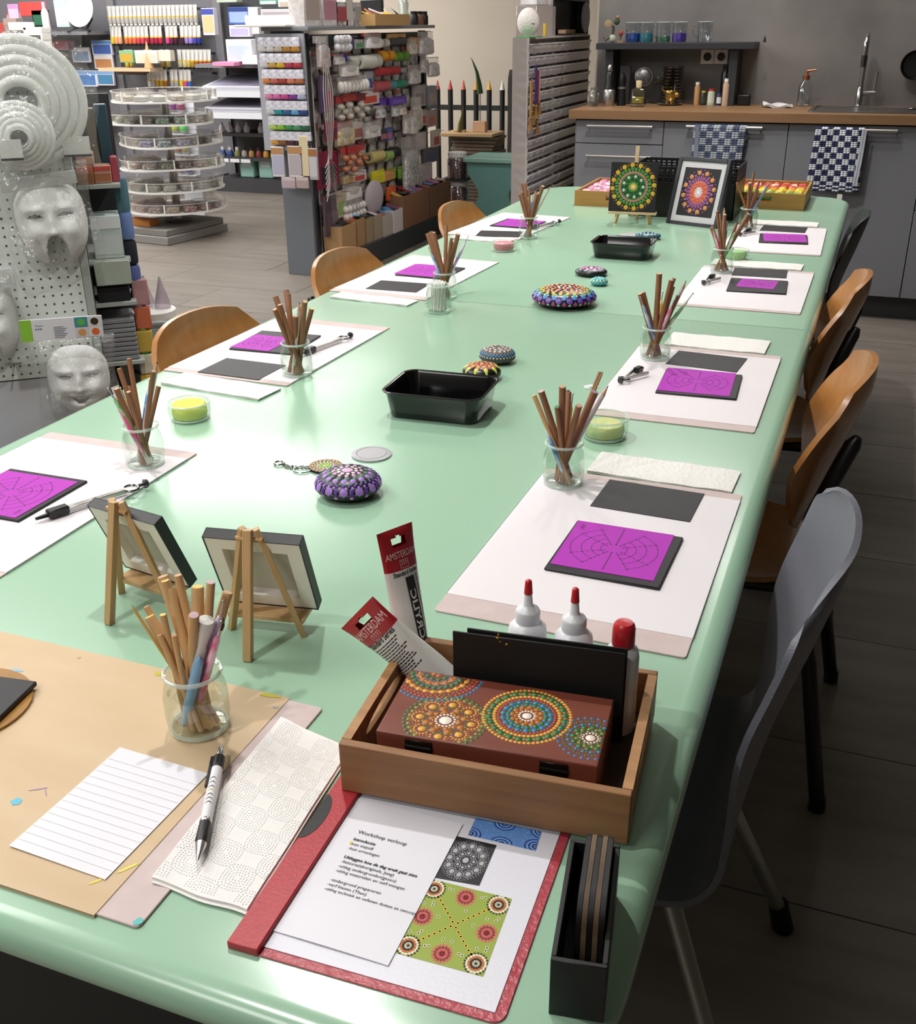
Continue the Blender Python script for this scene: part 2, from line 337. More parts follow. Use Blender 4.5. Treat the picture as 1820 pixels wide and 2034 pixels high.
# ================================================================ boards and papers on the table
ZT = .75
CHIP = pm('chipboard','#cdbcb9',.75,mix='#c4b1ae',scale=30,bump=.25,bscale=40)
SHEET = pm('white_paper','#e2dcdf',.62,bump=.06,bscale=25)
KRAFT = pm('kraft_paper','#cfb695',.6,mix='#c3a883',scale=6,stretch=(1,3,1),bump=.12,bscale=14)
SLATE = pm('black_card','#232125',.5,mix='#29272b',scale=40,spec=.35)
VIOLET = pm('violet_foil','#ad33b0',.6,spec=.25)
TOWEL = pm('kitchen_paper','#e8e5e1',.85,bump=.5,bscale=160)
BZ = ZT+.0032                                        # top of a board
def xf2(cx,cy,rz): return Matrix.Translation((cx,cy,0))@Matrix.Rotation(rz,4,'Z')
def board(label,cx,cy,rz,w,d,near,far):
    t = thing('drawing_board',label,'board',(cx,cy,ZT),rz,'paper covered boards round the table')
    bev(MB().prism(rrect(-w/2,-d/2,w/2,d/2,.004,2),0,.0026).obj('chipboard',CHIP,t),.0006,1)
    MB().box(-w/2-.0006,-d/2+near,.0026,w/2+.0006,d/2-far,.0032).box(-w/2-.0006,-d/2+near,.0004,-w/2,d/2-far,.0032).box(w/2,-d/2+near,.0004,w/2+.0006,d/2-far,.0032).obj('paper_sheet',SHEET,t)
    return t
def quadfit(q):
    cx=sum(p[0] for p in q)/4; cy=sum(p[1] for p in q)/4
    a=Vector((q[1][0]-q[0][0]+q[2][0]-q[3][0], q[1][1]-q[0][1]+q[2][1]-q[3][1]))/2; b=Vector((q[3][0]-q[0][0]+q[2][0]-q[1][0], q[3][1]-q[0][1]+q[2][1]-q[1][1]))/2
    return cx,cy,atan2(a.y,a.x),a.length,b.length
def card(name,label,cat,q,size,mat,z,th,group,rz=None):
    cx,cy,r,_,_ = quadfit(q) if len(q)==4 else (q[0][0],q[0][1],rz,0,0)
    o = MB().box(-size[0]/2,-size[1]/2,0,size[0]/2,size[1]/2,th).obj(name,mat,None,(cx,cy,z),(0,0,r)); return tag(bev(o,min(.0012,th*.3),1),label,cat,group)
SPOT = {'R1':'the nearest board on the right','R2':'the second board on the right','R3':'the third board on the right','R4':'the farthest board on the right',
        'L1':'the nearest board on the left','L2':'the second board on the left','L3':'the third board on the left','L4':'the farthest board on the left'}
for k,v in {'R1':(-.277,1.260,-.004,.308,.478,.043,.024),'R2':(-.288,2.017,0,.303,.486,.030,.026),'R3':(-.284,2.888,0,.310,.500,.016,.030),'R4':(-.283,3.622,.02,.300,.490,.012,.018),
            'L1':(-1.153,1.122,.010,.306,.486,.036,.030),'L2':(-1.183,1.973,-.026,.300,.470,.018,.040),'L3':(-1.183,2.745,-.055,.290,.512,.026,.014),'L4':(-1.192,3.600,-.10,.272,.480,.014,.014)}.items():
    board('grey chipboard wrapped in white paper, '+SPOT[k],*v)
def stencil(k,cx,cy,rz,w,d,z,text=True,flip=0):
    t = thing('dotting_stencil','violet mandala stencil with dashed guide lines on '+SPOT[k],'stencil',(cx,cy,z),rz,'violet stencils on the black panels')
    MB().box(-w/2,-d/2,0,w/2,d/2,.0006).obj('foil',VIOLET,t)
    mb=MB(); zz=.00075; R=min(w,d)/2
    def dash(x0,y0,x1,y1,lw=.0012):
        L=sqrt((x1-x0)**2+(y1-y0)**2); nx,ny=-(y1-y0)/L*lw/2,(x1-x0)/L*lw/2
        mb.add([(x0-nx,y0-ny,zz),(x1-nx,y1-ny,zz),(x1+nx,y1+ny,zz),(x0+nx,y0+ny,zz)],[(0,1,2,3)],0,False)
    for a in range(0,180,30):
        if a==0: continue
        for s in (-1,1):
            aa=radians(a); n=7; r0=.16*R; r1=.94*R
            for i in range(n):
                u=r0+(r1-r0)*i/n; v=u+(r1-r0)/n*.68; dash(s*u*cos(aa),s*u*sin(aa),s*v*cos(aa),s*v*sin(aa), .0017 if a==90 else .0012)
    for rf in (.26,.44,.64,.86):
        n=int(34*rf)+6
        for s in (0,pi):
            for i in range(n):
                a=-radians(62)+radians(124)*i/n+s; b=a+radians(124)/n*.62; dash(rf*R*cos(a),rf*R*sin(a),rf*R*cos(b),rf*R*sin(b))
    if text:
        h=.008; rr=pi/2
        put_text(mb,'HDC',lambda x,y:(-w/2+.014-y,d/2-.026+x,zz),h)
    mb.obj('guide_lines',pm('stencil_ink','#3a1038',.6),t,(0,0,0),(0,0,flip)); return t
TZ = BZ+.004
G1='black canvas panels under the stencils'; G2='small black cards on the boards'
for k,tq,sq,ss,cq in (
 ('R1',[(-0.332,1.161),(-0.18,1.16),(-0.181,1.316),(-0.334,1.321)],[(-0.327,1.177),(-0.192,1.175),(-0.194,1.317),(-0.33,1.317)],(.137,.140),[(-0.326,1.379),(-0.18,1.373),(-0.177,1.48),(-0.325,1.485)]),
 ('R2',[(-0.344,1.923),(-0.189,1.928),(-0.194,2.093),(-0.348,2.082)],[(-0.341,1.934),(-0.205,1.935),(-0.209,2.098),(-0.344,2.087)],(.137,.150),[(-0.359,2.115),(-0.211,2.108),(-0.203,2.218),(-0.349,2.235)]),
 ('R3',[(-0.337,2.813),(-0.182,2.818),(-0.182,2.989),(-0.337,2.977)],[(-0.312,2.87),(-0.215,2.854),(-0.213,2.973),(-0.309,2.966)],(.098,.098),[(-0.353,3.011),(-0.192,3.025),(-0.195,3.133),(-0.352,3.131)]),
 ('R4',[(-0.332,3.513),(-0.177,3.528),(-0.184,3.707),(-0.342,3.695)],[(-0.324,3.534),(-0.181,3.544),(-0.188,3.716),(-0.331,3.689)],(.134,.136),[(-0.356,3.749),(-0.193,3.743),(-0.195,3.861),(-0.355,3.862)]),
 ('L1',[(-1.168,1.120)],[(-1.171,1.117)],(.140,.140),None),
 ('L2',[(-1.276,1.907),(-1.158,1.923),(-1.134,2.071),(-1.288,2.073)],[(-1.238,1.975)],(.098,.11),[(-1.26,1.753),(-1.108,1.746),(-1.112,1.849),(-1.252,1.851)]),
 ('L3',[(-1.165,2.79)],[(-1.185,2.79)],(.125,.142),[(-1.253,2.542),(-1.106,2.543),(-1.113,2.652),(-1.249,2.646)]),
 ('L4',[(-1.17,3.62)],[(-1.165,3.62)],(.138,.140),[(-1.247,3.365),(-1.098,3.384),(-1.095,3.482),(-1.248,3.453)])):
    rz={'L1':.01,'L2':-.02,'L3':-.05,'L4':-.1}.get(k,0)
    card('canvas_board','black canvas panel under the violet stencil on '+SPOT[k],'panel',tq,(.152,.155),SLATE,BZ,.004,G1,rz)
    cx,cy,r,_,_ = quadfit(sq) if len(sq)==4 else (sq[0][0],sq[0][1],rz,0,0)
    stencil(k,cx,cy,r,ss[0],ss[1],TZ,k in('R1','L1'),pi if k=='L1' else 0)
    if cq: card('black_card','bare black card lying beside the stencil on '+SPOT[k],'card',cq,(.148,.106),SLATE,BZ,.0012,G2)
def towel(label,cx,cy,rz,w,d,z,waves=.0012):
    mb=MB()
    for k in range(2): mb.grid(lambda u,v:(-w/2+w*u+(.002*k if u>.5 else 0),-d/2+d*v,.0022+.0022*k+waves*sin(7*u+2*v+k)*.5+.0006*sin(23*u)),12,6,.0018)
    return tag(mb.obj('paper_towel',TOWEL,None,(cx,cy,z),(0,0,rz)),label,'paper towel','folded paper towels by the boards')
towel('folded white paper towel behind the nearest board on the right',-.252,1.547,-.03,.226,.088,ZT)
towel('folded white paper towel behind the second board on the right',-.281,2.318,-.02,.215,.106,ZT)
towel('folded white paper towel behind the third board on the right',-.295,3.188,-.02,.255,.088,ZT)
towel('folded white paper towel behind the farthest board on the right',-.290,3.922,0,.235,.095,ZT)
towel('folded paper towel before the second board on the left',-1.165,1.688,-.10,.24,.075,ZT)
towel('folded paper towel before the third board on the left',-1.185,2.447,-.09,.23,.062,ZT)
towel('folded paper towel before the farthest board on the left',-1.20,3.322,-.10,.21,.062,ZT)
# ---------------------------------------------------------------- jars with tools
DOW = pm('dark_dowel','#9a6a48',.5,mix='#7c5236',scale=30,stretch=(3,3,.6)); DOWL = pm('light_dowel','#d2ab78',.5,mix='#bd9160',scale=30,stretch=(3,3,.6)); ENDW = cm('#c8a382',.7)
def marble(nm,a,b): return pm(nm,a,.25,mix=b,scale=55,stretch=(1,1,.45),amt=.12,coat=.5)
MARB = {'pink':marble('pink_marble','#e0608c','#f3c9d6'),'blue':marble('blue_marble','#5a95cf','#dfe9f2'),'green':marble('green_marble','#5fc064','#e2f2d8'),'yellow':marble('yellow_marble','#e4cd3c','#f6efc4'),'lilac':marble('lilac_marble','#b08ad0','#efe3f4')}
def jar_at(x,y,label):
    v=Vector((x,y)).normalized()*.030; x+=v.x; y+=v.y
    t = thing('glass_jar',label,'jar',(x,y,ZT),0,'small glass jars holding tools')
    g=MB(); g.lathe([(0,.0012),(.026,.0012),(.0305,.005),(.0322,.016),(.0322,.040),(.0300,.052),(.0262,.0605),(.0262,.0640),(.0290,.0655)],28).obj('glass_body',GLASS,t)
    MB().torus((0,0,.0665),.0283,.0022,28,8).obj('rim',pm('glass_rim','#dfece4',.08,spec=.8,alpha=.45),t)
    MB().torus((0,0,.003),.0285,.0022,28,6).obj('base_ring',MATS['glass_rim'],t)
    return x,y
def stick_pose(o,x,y,z,b,q,roll=0):
    d=Vector((q[0]-b[0],q[1]-b[1],.064-.004)).normalized(); o.location=(x+b[0],y+b[1],z+.0045); o.rotation_mode='QUATERNION'; o.rotation_quaternion=d.to_track_quat('Z','Y')
    o.rotation_mode='XYZ'
PROTO = {}
def dowel_proto(kind,col,r,L):
    key=(kind,col,r,round(L,2))
    if key in PROTO: return dup(PROTO[key])
    if kind=='dowel':
        o=MB().lathe([(0,.0),(r,.0),(r,L-.001),(r*.9,L),(0,L)],10,smooth=True); o=o.obj('wooden_dowel',{'d':DOW,'l':DOWL}[col]); 
        MB().lathe([(r*.88,L+.0002),(0,L+.0004)],10).obj('painted_tip',cm(rnd.choice(['#c8a382','#b98d6c','#a58b98','#5f8a5c','#d8c070','#c9a9b0']),.7),o)
    elif kind=='stylus':
        o=bpy.data.objects.new('dotting_tool',None); COL.objects.link(o); o.empty_display_size=.02
        MB().lathe([(.0016,.02),(.0034,.026),(.0042,.05),(.0042,L-.05),(.0034,L-.026),(.0016,L-.02)],10,cap=True).obj('handle',MARB[col],o)
        for s,e in ((.02,.002),(L-.02,L-.002)):
            k=1 if e>s else -1; MB().lathe([(.0011,s),(.0008,e-k*r),(r*.7,e-k*r*.7),(r,e),(r*.7,e+k*r*.7),(.0002,e+k*r)],8).obj('metal_tip',STEEL,o)
    elif kind=='pencil':
        o=bpy.data.objects.new('pencil',None); COL.objects.link(o); o.empty_display_size=.02
        MB().lathe([(.0040,0),(.0040,L-.018)],6,smooth=False,cap=True).obj('barrel',cm({'w':'#d9d2cc','g':'#4c8a4a','b':'#6fa3cf'}.get(col,'#d9d2cc'),.4),o)
        MB().lathe([(.0040,L-.018),(.0012,L-.004)],6,smooth=False).obj('cone',ENDW,o); MB().lathe([(.0012,L-.004),(.0002,L)],6).obj('lead',INK,o)
    elif kind=='skewer': o=MB().lathe([(0,0),(r,0),(r,L-.006),(.0004,L)],7).obj('bamboo_skewer',pm('bamboo','#c9a45c',.5))
    elif kind=='tubew': o=MB().lathe([(r*.86,.004),(r,.0),(r,L),(r*.86,L),(r*.86,L-.03),(0,L-.031)],14).obj('white_tube',pm('white_tube','#d9d9d0',.35))
    elif kind=='penblue': o=MB().lathe([(0,0),(.002,.004),(r,.03),(r*1.05,L-.02),(r*.8,L-.004),(0,L)],12).obj('plastic_stylus',pm('pale_blue_plastic','#8ab4d8',.3))
    elif kind=='penwhite': o=MB().lathe([(0,0),(.002,.006),(r*.85,.03),(r*.9,L-.03),(r*1.25,L-.012),(r*1.25,L-.001),(0,L)],14).obj('white_stylus',pm('cream_plastic','#dcd8d2',.35))
    elif kind=='brush':
        o=bpy.data.objects.new('paint_brush',None); COL.objects.link(o); o.empty_display_size=.02
        MB().lathe([(.0015,0),(.0034,.06),(.0026,L-.035)],8,cap=True).obj('handle',DOW,o); MB().lathe([(.0028,L-.035),(.0028,L-.014)],8).obj('ferrule',STEEL,o); MB().lathe([(.0028,L-.014),(.0032,L-.009),(.0004,L)],8).obj('bristles',cm('#5b3f2a',.8),o)
    PROTO[key]=o; return o
CATS={'dowel':'dowel','stylus':'dotting tool','pencil':'pencil','skewer':'skewer','tubew':'tube','penblue':'dotting tool','penwhite':'dotting tool','brush':'paint brush'}
def fill_jar(x,y,where,items):
    """items: kind, colour, radius, length, (base offset), (offset at the rim), label or None"""
    tops=[]
    for kind,col,r,L,b,q,lb in items:
        k=(L-.064)/.06; tops.append(Vector((q[0]+(q[0]-b[0])*k,q[1]+(q[1]-b[1])*k,0)).dot(_r))
    order=sorted(range(len(items)),key=lambda i:tops[i])
    for n_,(kind,col,r,L,b,q,lb) in enumerate(items):
        o=dowel_proto(kind,col,r,L); stick_pose(o,x,y,JZ,b,q); pos=ORD[order.index(n_)]
        if not lb:
            lb={'dowel':('dark' if col=='d' else 'pale')+(' thick' if r>.005 else ' thin')+' dowel','stylus':col+' marbled dotting tool','pencil':'sharpened pencil','skewer':'bamboo skewer','brush':'paint brush'}[kind]+', '+pos+' from left in the jar '+where
        tag(o,lb,CATS[kind],'tools in the jar '+where)
JZ=ZT
def auto_jar(px,py,label,where,n,seed,sty,lean=(0,0),z=ZT,extra=(),long=.165,dmix=.85):
    global JZ
    JZ=z; r_=random.Random(seed); x,y=jar_at(px,py,label); it=[]
    bpy.context.view_layer.objects.active=None
    for i in range(n):
        a=2*pi*i/n+r_.uniform(-.3,.3); k=r_.uniform(.55,1)*.0155
        if i%3==2: k*=.4
        q=(k*cos(a)+.1*lean[0]*.02,k*sin(a)+.1*lean[1]*.02); kb=r_.uniform(.2,1)*.019; ab=a+r_.uniform(1.2,4.6); b=(kb*cos(ab),kb*sin(ab))
        it.append(('dowel','d',r_.choice([.0040,.0050,.0060]),round(long+r_.uniform(-.035,.02),2),b,q,None))
    for j,c in enumerate(sty):
        a=1.3+2.1*j; it.append(('stylus',c,.0016,.14,(-.012*cos(a),-.012*sin(a)),(.013*cos(a+.4),.013*sin(a+.4)),None))
    fill_jar(x,y,where,it+list(extra)); return x,y
def rise(z):                                          # things standing on a board are lifted by its thickness
    for o in list(COL.objects)[-400:]: pass
JARS=[]
def jar_on(z,*a,**k):
    n0=len(COL.objects); r=auto_jar(*a,z=z,**k)
    for o in COL.objects[n0:]:
        if o.parent is None and o.name.startswith('glass_jar'): o.location.z=z
    return r
jar_on(BZ,-0.3816,1.421,'glass jar of dark dowels on the nearest board on the right','on the nearest right board',8,3,['yellow'],lean=(0,0),extra=[
  ('dowel','l',.0036,.15,(.014,-.010),(-.012,-.012),'pale square stick leaning left in the jar on the nearest right board'),
  ('stylus','blue',.0016,.12,(.010,-.014),(-.014,-.013),None),
  ('pencil','w',.004,.175,(-.012,.002),(.016,.004),'white pencil with sharpened tip in the jar on the nearest right board'),
  ('skewer','',.0013,.185,(-.012,.010),(.009,.014),None)])
jar_on(BZ,-0.383,2.129,'glass jar of dowels and marbled tools on the second board on the right','on the second right board',7,8,['yellow','blue','pink'],extra=[('stylus','green',.0018,.165,(-.020,0),(.0185,.003),'green marbled dotting tool leaning far right in its jar'),('pencil','w',.004,.165,(-.01,.01),(.013,.008),None)])
jar_on(BZ,-0.3746,3.0247,'glass jar of coloured dotting tools on the third board on the right','on the third right board',6,11,['blue','pink','green','yellow'],extra=[('pencil','w',.004,.165,(.002,.006),(-.002,.009),'tall white pencil in the jar on the third right board')])
jar_on(BZ,-0.3921,3.7575,'glass jar of pale tools on the farthest board on the right','on the farthest right board',6,15,['lilac'],extra=[('pencil','b',.004,.17,(-.012,0),(.016,0),'light blue pencil leaning right in the farthest right jar')])
jar_on(BZ,-1.0356,1.2715,'glass jar with a wide white tube on the nearest board on the left','on the nearest left board',7,21,['blue','green'],extra=[
  ('tubew','',.0066,.135,(.014,-.006),(-.0125,-.002),'wide white plastic tube leaning left out of the nearest left jar'),
  ('stylus','pink',.0016,.125,(.016,-.010),(-.010,-.013),None),('pencil','w',.0042,.185,(-.010,-.006),(.011,-.004),'white pencil tallest in the nearest left jar'),('stylus','yellow',.0016,.13,(.012,.006),(-.012,.008),None)])
jar_on(BZ,-1.04,1.7801,'glass jar of dowels on the second board on the left','on the second left board',9,25,['green'],extra=[('pencil','w',.0038,.15,(-.004,-.010),(.006,-.008),None)])
jar_on(ZT,-1.0051,2.5001,'glass jar of dowels behind the cotton swab jar','behind the swab jar',7,29,['green','blue'],extra=[('stylus','lilac',.0018,.175,(-.014,0),(.015,.006),'long pale dotting tool leaning right behind the swab jar')])
jar_on(BZ,-1.0501,3.3622,'glass jar of dowels on the farthest board on the left','on the farthest left board',8,33,['blue'],extra=[('pencil','w',.0034,.185,(-.016,0),(.015,.004),None)])
# front jar with the many pale dowels
JZ=BZ+.0008
fx,fy=jar_at(-0.5492,0.6975,'glass jar crowded with pale dowels on the kraft covered board'); COL.objects[-4].location.z=JZ
fill_jar(fx,fy,'on the kraft board',[
 ('dowel','l',.0058,.16,(.010,.004),(-.0075,.010),None),('dowel','l',.0062,.15,(.004,-.004),(.004,.006),'thickest pale dowel in the jar on the kraft board'),
 ('dowel','l',.0050,.15,(.010,-.006),(-.004,.003),None),('dowel','l',.0042,.16,(.006,.010),(-.002,.013),None),
 ('dowel','l',.0056,.13,(.016,-.002),(-.014,-.001),'pale dowel with a pink end leaning left on the kraft board'),('dowel','l',.0034,.14,(.018,.006),(-.015,.006),None),
 ('dowel','l',.0030,.11,(.010,-.012),(-.010,-.011),None),('dowel','l',.0030,.11,(.002,-.014),(-.002,-.0135),None),('dowel','l',.0044,.16,(-.004,.010),(.006,.013),None),
 ('skewer','',.0016,.15,(.018,-.006),(-.014,-.008),None),('brush','',.003,.13,(-.010,.010),(.012,.012),None),
 ('dowel','l',.0052,.145,(-.014,.008),(.0015,-.0015),None),('dowel','l',.0046,.155,(.002,.014),(-.010,.014),None),('dowel','l',.0054,.15,(-.006,-.010),(.009,.009),None),('dowel','l',.0036,.125,(-.012,-.004),(-.017,-.004),None),
 ('stylus','lilac',.0013,.155,(-.008,.004),(.012,.006),'dotting tool with a bare steel shaft in the kraft board jar'),
 ('penwhite','',.0062,.135,(-.012,-.006),(.0062,-.0045),'white capped stylus with a painted end on the kraft board jar'),
 ('penblue','',.0052,.095,(-.010,-.014),(.010,-.012),'pale blue plastic stylus in front in the kraft board jar'),
 ('stylus','pink',.0018,.14,(-.006,-.002),(.017,-.002),'pink marbled tool leaning right in the kraft board jar'),('stylus','blue',.0016,.12,(-.002,-.004),(.010,.002),None)])
# cotton swab jar
JZ=ZT
sx,sy=jar_at(-0.9656,2.3604,'glass jar full of white cotton swabs before the third left board')
sw0=None
for i in range(34):
    a=2.4*i; k=.019*sqrt((i+.5)/34); 
    if not sw0:
        sw0=bpy.data.objects.new('cotton_swab',None); COL.objects.link(sw0); sw0.empty_display_size=.01
        MB().cyl((0,0,.004),(0,0,.066),.0011,None,6).obj('stick',WHITE,sw0)
        for z in (.006,.067): MB().ell((0,0,z),(.0024,.0024,.0062),8,6).obj('cotton_tip',cm('#f1efec',.9),sw0)
        o=sw0
    else: o=dup(sw0)
    stick_pose(o,sx,sy,ZT-.002,(k*cos(a),k*sin(a)),(1.05*k*cos(a+.25),1.05*k*sin(a+.25))); tag(o,'white cotton swab packed in the swab jar, one of many alike','cotton swab','cotton swabs in the jar')
# ---------------------------------------------------------------- bowls with sponges
def bowl(px,py,label,r,h,cols,top):
    v=Vector((px,py)).normalized()*(r*.86); x=px+v.x; y=py+v.y
    t=thing('glass_bowl',label,'bowl',(x,y,ZT),0,'small glass bowls with sponges')
    MB().lathe([(0,.0012),(r*.82,.0012),(r*.93,.004),(r,.014),(r*.99,h-.002)],30).obj('glass_body',GLASS,t)
    MB().torus((0,0,h-.002),r*.99,.0016,30,6).obj('rim',MATS['glass_rim'],t); MB().torus((0,0,.003),r*.86,.002,30,6).obj('base_ring',MATS['glass_rim'],t)
    m=pm('sponge_'+cols[0].strip('#'),cols[0],.85,mix=cols[1],scale=26,amt=.35,bump=.9,bscale=90)
    s=MB().lathe([(0,.004),(r*.78,.005),(r*.84,.012),(r*.82,top-.004),(r*.74,top),(r*.4,top+.002),(0,top+.0005)],24).obj('sponge',m,None,(x,y,ZT)); tag(s,label.split(' with ')[1]+', inside its glass bowl','sponge','sponges in the glass bowls')
bowl(-1.0962,1.486,'round glass bowl with yellow sponge near the left table edge',.0385,.034,('#e9e35a','#d9dd66'),.030)
bowl(-0.3709,1.6402,'round glass bowl with stained green and yellow sponge on the right',.0405,.038,('#a9c48a','#d8cf86'),.025)
bowl(-1.0604,3.1388,'round glass bowl with pink sponge near the far left board',.0385,.030,('#d9808c','#c96f7c'),.026)
bowl(-0.3592,3.2251,'round glass bowl with green sponge behind a tool jar on the right',.036,.032,('#93c47e','#a6cf86'),.026)
# ---------------------------------------------------------------- compasses
def compass(label,x,y,rz,z,op=.03,L=.115):
    t=thing('drawing_compass',label,'compass',(x,y,z),rz,'metal drawing compasses on the boards'); t.scale=(.60,1.1,1.2) if label.startswith('short') else (1.05,1.2,1.25)
    for s in (-1,1):
        bev(MB().prism([(-.055,s*op*.5-.002),(-.055,s*op*.5+.002),(.045,s*.0015+.0022),(.045,s*.0015-.0022)],.003,.0085).obj('leg',STEEL,t),.0008,1)
    MB().torus((.052,0,.0065),.0105,.0022,22,6).obj('ring_hinge',CHROME,t)
    MB().cyl((.063,0,.0065),(.076,0,.0065),.0022,None,8).cyl((.074,0,.0065),(.079,0,.0065),.006,.005,12).obj('thumb_knob',pm('dark_steel','#4a4a4d',.35,.6),t)
    bev(MB().box(-.075,-.006-op*.25,.002,-.045,.006-op*.25,.012).obj('lead_holder',BLACKP,t),.0015,1)
    MB().cyl((-.075,-op*.25,.006),(-.092,-op*.25,.006),.003,.002,8).obj('point_cap',BLACKP,t)
compass('steel compass with black cap beside the nearest left stencil',-1.0256,1.1385,atan2(.9,.42),BZ,.006)
compass('steel compass beside the jar on the second left board',-1.0882,2.0049,1.35,BZ,.004)
compass('steel compass beside the jar on the farthest left board',-1.0637,3.6044,1.2,BZ,.006)
compass('short steel compass with side wheel on the second right board',-0.4023,2.0026,-1.9,BZ,.03)
compass('short steel compass with side wheel on the third right board',-0.3885,2.9138,-1.8,BZ,.03)
compass('short steel compass with side wheel on the farthest right board',-0.3837,3.662,-1.9,BZ,.03)
cr=MB().torus((0,0,.0015),.009,.006,14,6,flat=.25,a0=0,a1=4.6).obj('plastic_curl',clear('milky_plastic','#ffffff',.15,.6,.1,veil='#ffffff',vamt=.45),None,(-0.4673,1.929,ZT)); tag(cr,'curled scrap of clear plastic by the second right board','plastic scrap')
# ---------------------------------------------------------------- painted stones
def stone(name,label,px,py,a,b,h,rz,base,mats,spec,frac=.42):
    v=Vector((px,py)).normalized()*(a*.62); t=thing(name,label,'painted stone',(px+v.x,py+v.y,ZT),rz,'dot painted stones along the table middle')
    zc=h*frac; hu=h-zc
    rings=[]
    for k in range(17):
        f=-pi/2+pi*k/16; c=abs(cos(f))**.8; s=sin(f); rings.append([(a*c*cos(2*pi*i/32),b*c*sin(2*pi*i/32),zc+(hu if s>0 else zc)*s*(abs(s)**-.12 if s else 1)) for i in range(32)])
    MB().loft(rings,None,True,True).obj('stone',base,t)
    def fn(x,y):
        rr=sqrt(x*x+y*y)/a; f=pi/2-min(rr,1.35)*pi/2; th=atan2(y,x); c=abs(cos(f))**.8; s=sin(f)
        p=(a*c*cos(th),b*c*sin(th),zc+(hu if s>0 else zc)*s*(abs(s)**-.12 if abs(s)>1e-6 else 1)); return p,(p[0]/a**2,p[1]/b**2,(p[2]-zc)/((hu if s>0 else zc)**2)*.8)
    m=MB(); mandala(m,fn,a,[(q[0],q[1],q[2]*1.32,q[3],q[4]) for q in spec]); m.obj('dot_painting',mats,t); return t
def P(*h): return [pm('dot_'+x,'#'+x,.38) for x in h]
BST=pm('black_stone','#141317',.32); 
stone('painted_stone','purple and lilac mandala stone with pink centre, nearest stone',-0.6738,1.2765,.0505,.049,.040,.2,BST,P('a87bd0','5f2f92','e2a9cf','4f8062','f2dce8'),
 [(0,1,.13,2,0),(.13,10,.045,4,0),(.22,12,.05,2,.2),(.33,14,.06,3,0),(.44,16,.07,0,.1),(.55,32,.03,3,0),(.62,30,.04,1,0),(.70,30,.035,0,.1),(.86,13,.10,0,0),(.80,13,.045,1,.24),(.90,13,.05,1,.24),(1.0,13,.05,1,.24),(1.09,13,.045,2,.24),(.74,26,.022,3,.12),(.97,26,.024,3,.12),(.86,26,.022,3,.2),(1.02,26,.024,3,0),(.80,26,.02,3,.06)])
stone('painted_stone','large rainbow dot mandala stone in the middle of the table',-0.6875,2.5076,.081,.078,.046,.1,BST,P('d9614f','e58a3c','e6cf4c','6fb04e','4a86c8','6c49a8','f0e4d8','c0407c'),
 [(0,1,.06,0,0),(.08,8,.035,6,0),(.15,10,.04,0,0),(.23,12,.05,1,.2),(.31,20,.028,6,0),(.38,16,.055,1,0),(.46,20,.04,2,0),(.54,16,.055,3,.2),(.60,34,.022,6,0),(.68,18,.07,4,0),(.76,36,.025,4,0),(.85,18,.075,5,.17),(.77,18,.03,6,.17),(.95,36,.026,5,0),(1.02,18,.045,7,0),(1.08,18,.03,6,.17),(.62,18,.03,4,0)])
stone('painted_stone','black stone with orange and yellow flower dots beside a tray',-0.6822,1.8876,.0395,.037,.032,.3,BST,P('e39a3e','d8d650','d9664c','b9cf5a'),
 [(0,1,.1,0,0),(.14,8,.07,2,0),(.28,10,.09,0,0),(.42,12,.07,2,.2),(.52,10,.09,1,0),(.64,10,.075,3,0),(.74,10,.055,1,0),(.82,10,.04,3,0)])
t=stone('painted_stone','grey brown stone with blue and white dot bands, behind the flower stone',-0.6905,2.0071,.0385,.034,.034,.1,pm('brown_stone','#5b4a40',.5),P('e4ded6','3f86b8','78685a','2f5c6e'),
 [(.15,6,.05,0,0),(.3,10,.05,0,.3),(.46,16,.05,0,0),(.60,24,.04,2,0),(.70,28,.05,1,0),(.80,30,.045,1,0),(.92,32,.035,0,0),(1.03,32,.035,3,0),(1.12,32,.03,3,0)])
stone('painted_stone','flat black stone with pink flower before the far black tray',-0.7148,2.8844,.046,.040,.022,.2,BST,P('d08ab8','8f9aa0','e6d5e0','62757a'),
 [(0,1,.12,2,0),(.18,8,.07,0,0),(.32,8,.10,0,.4),(.48,12,.07,1,0),(.6,16,.05,3,0),(.45,8,.05,2,.4)])
stone('painted_stone','small turquoise dotted pebble beside the pink flower stone',-0.6661,2.7827,.0235,.022,.022,.2,pm('teal_stone','#2f8f96',.4),P('7fd0cc','d8e6b8','2b6f86'),
 [(0,1,.14,0,0),(.25,7,.10,0,0),(.5,12,.09,0,.2),(.72,14,.09,1,0),(.92,16,.08,0,0),(1.08,16,.07,0,.2)])
stone('painted_stone','dark blue dotted stone behind the far black tray',-0.6754,3.4741,.042,.034,.022,.2,BST,P('4f9ab0','9fc4cc','2f6478'),
 [(0,1,.1,0,0),(.2,8,.07,0,0),(.38,12,.07,1,0),(.56,16,.06,0,0),(.74,20,.06,2,0),(.9,22,.05,0,0)])
tag(MB().lathe([(0,0),(.036,0),(.036,.002),(.031,.003),(0,.0032)],28).obj('grey_disc',GREYP,None,(-0.7516,3.5534,ZT)),'flat grey disc beside the dark blue stone','disc')
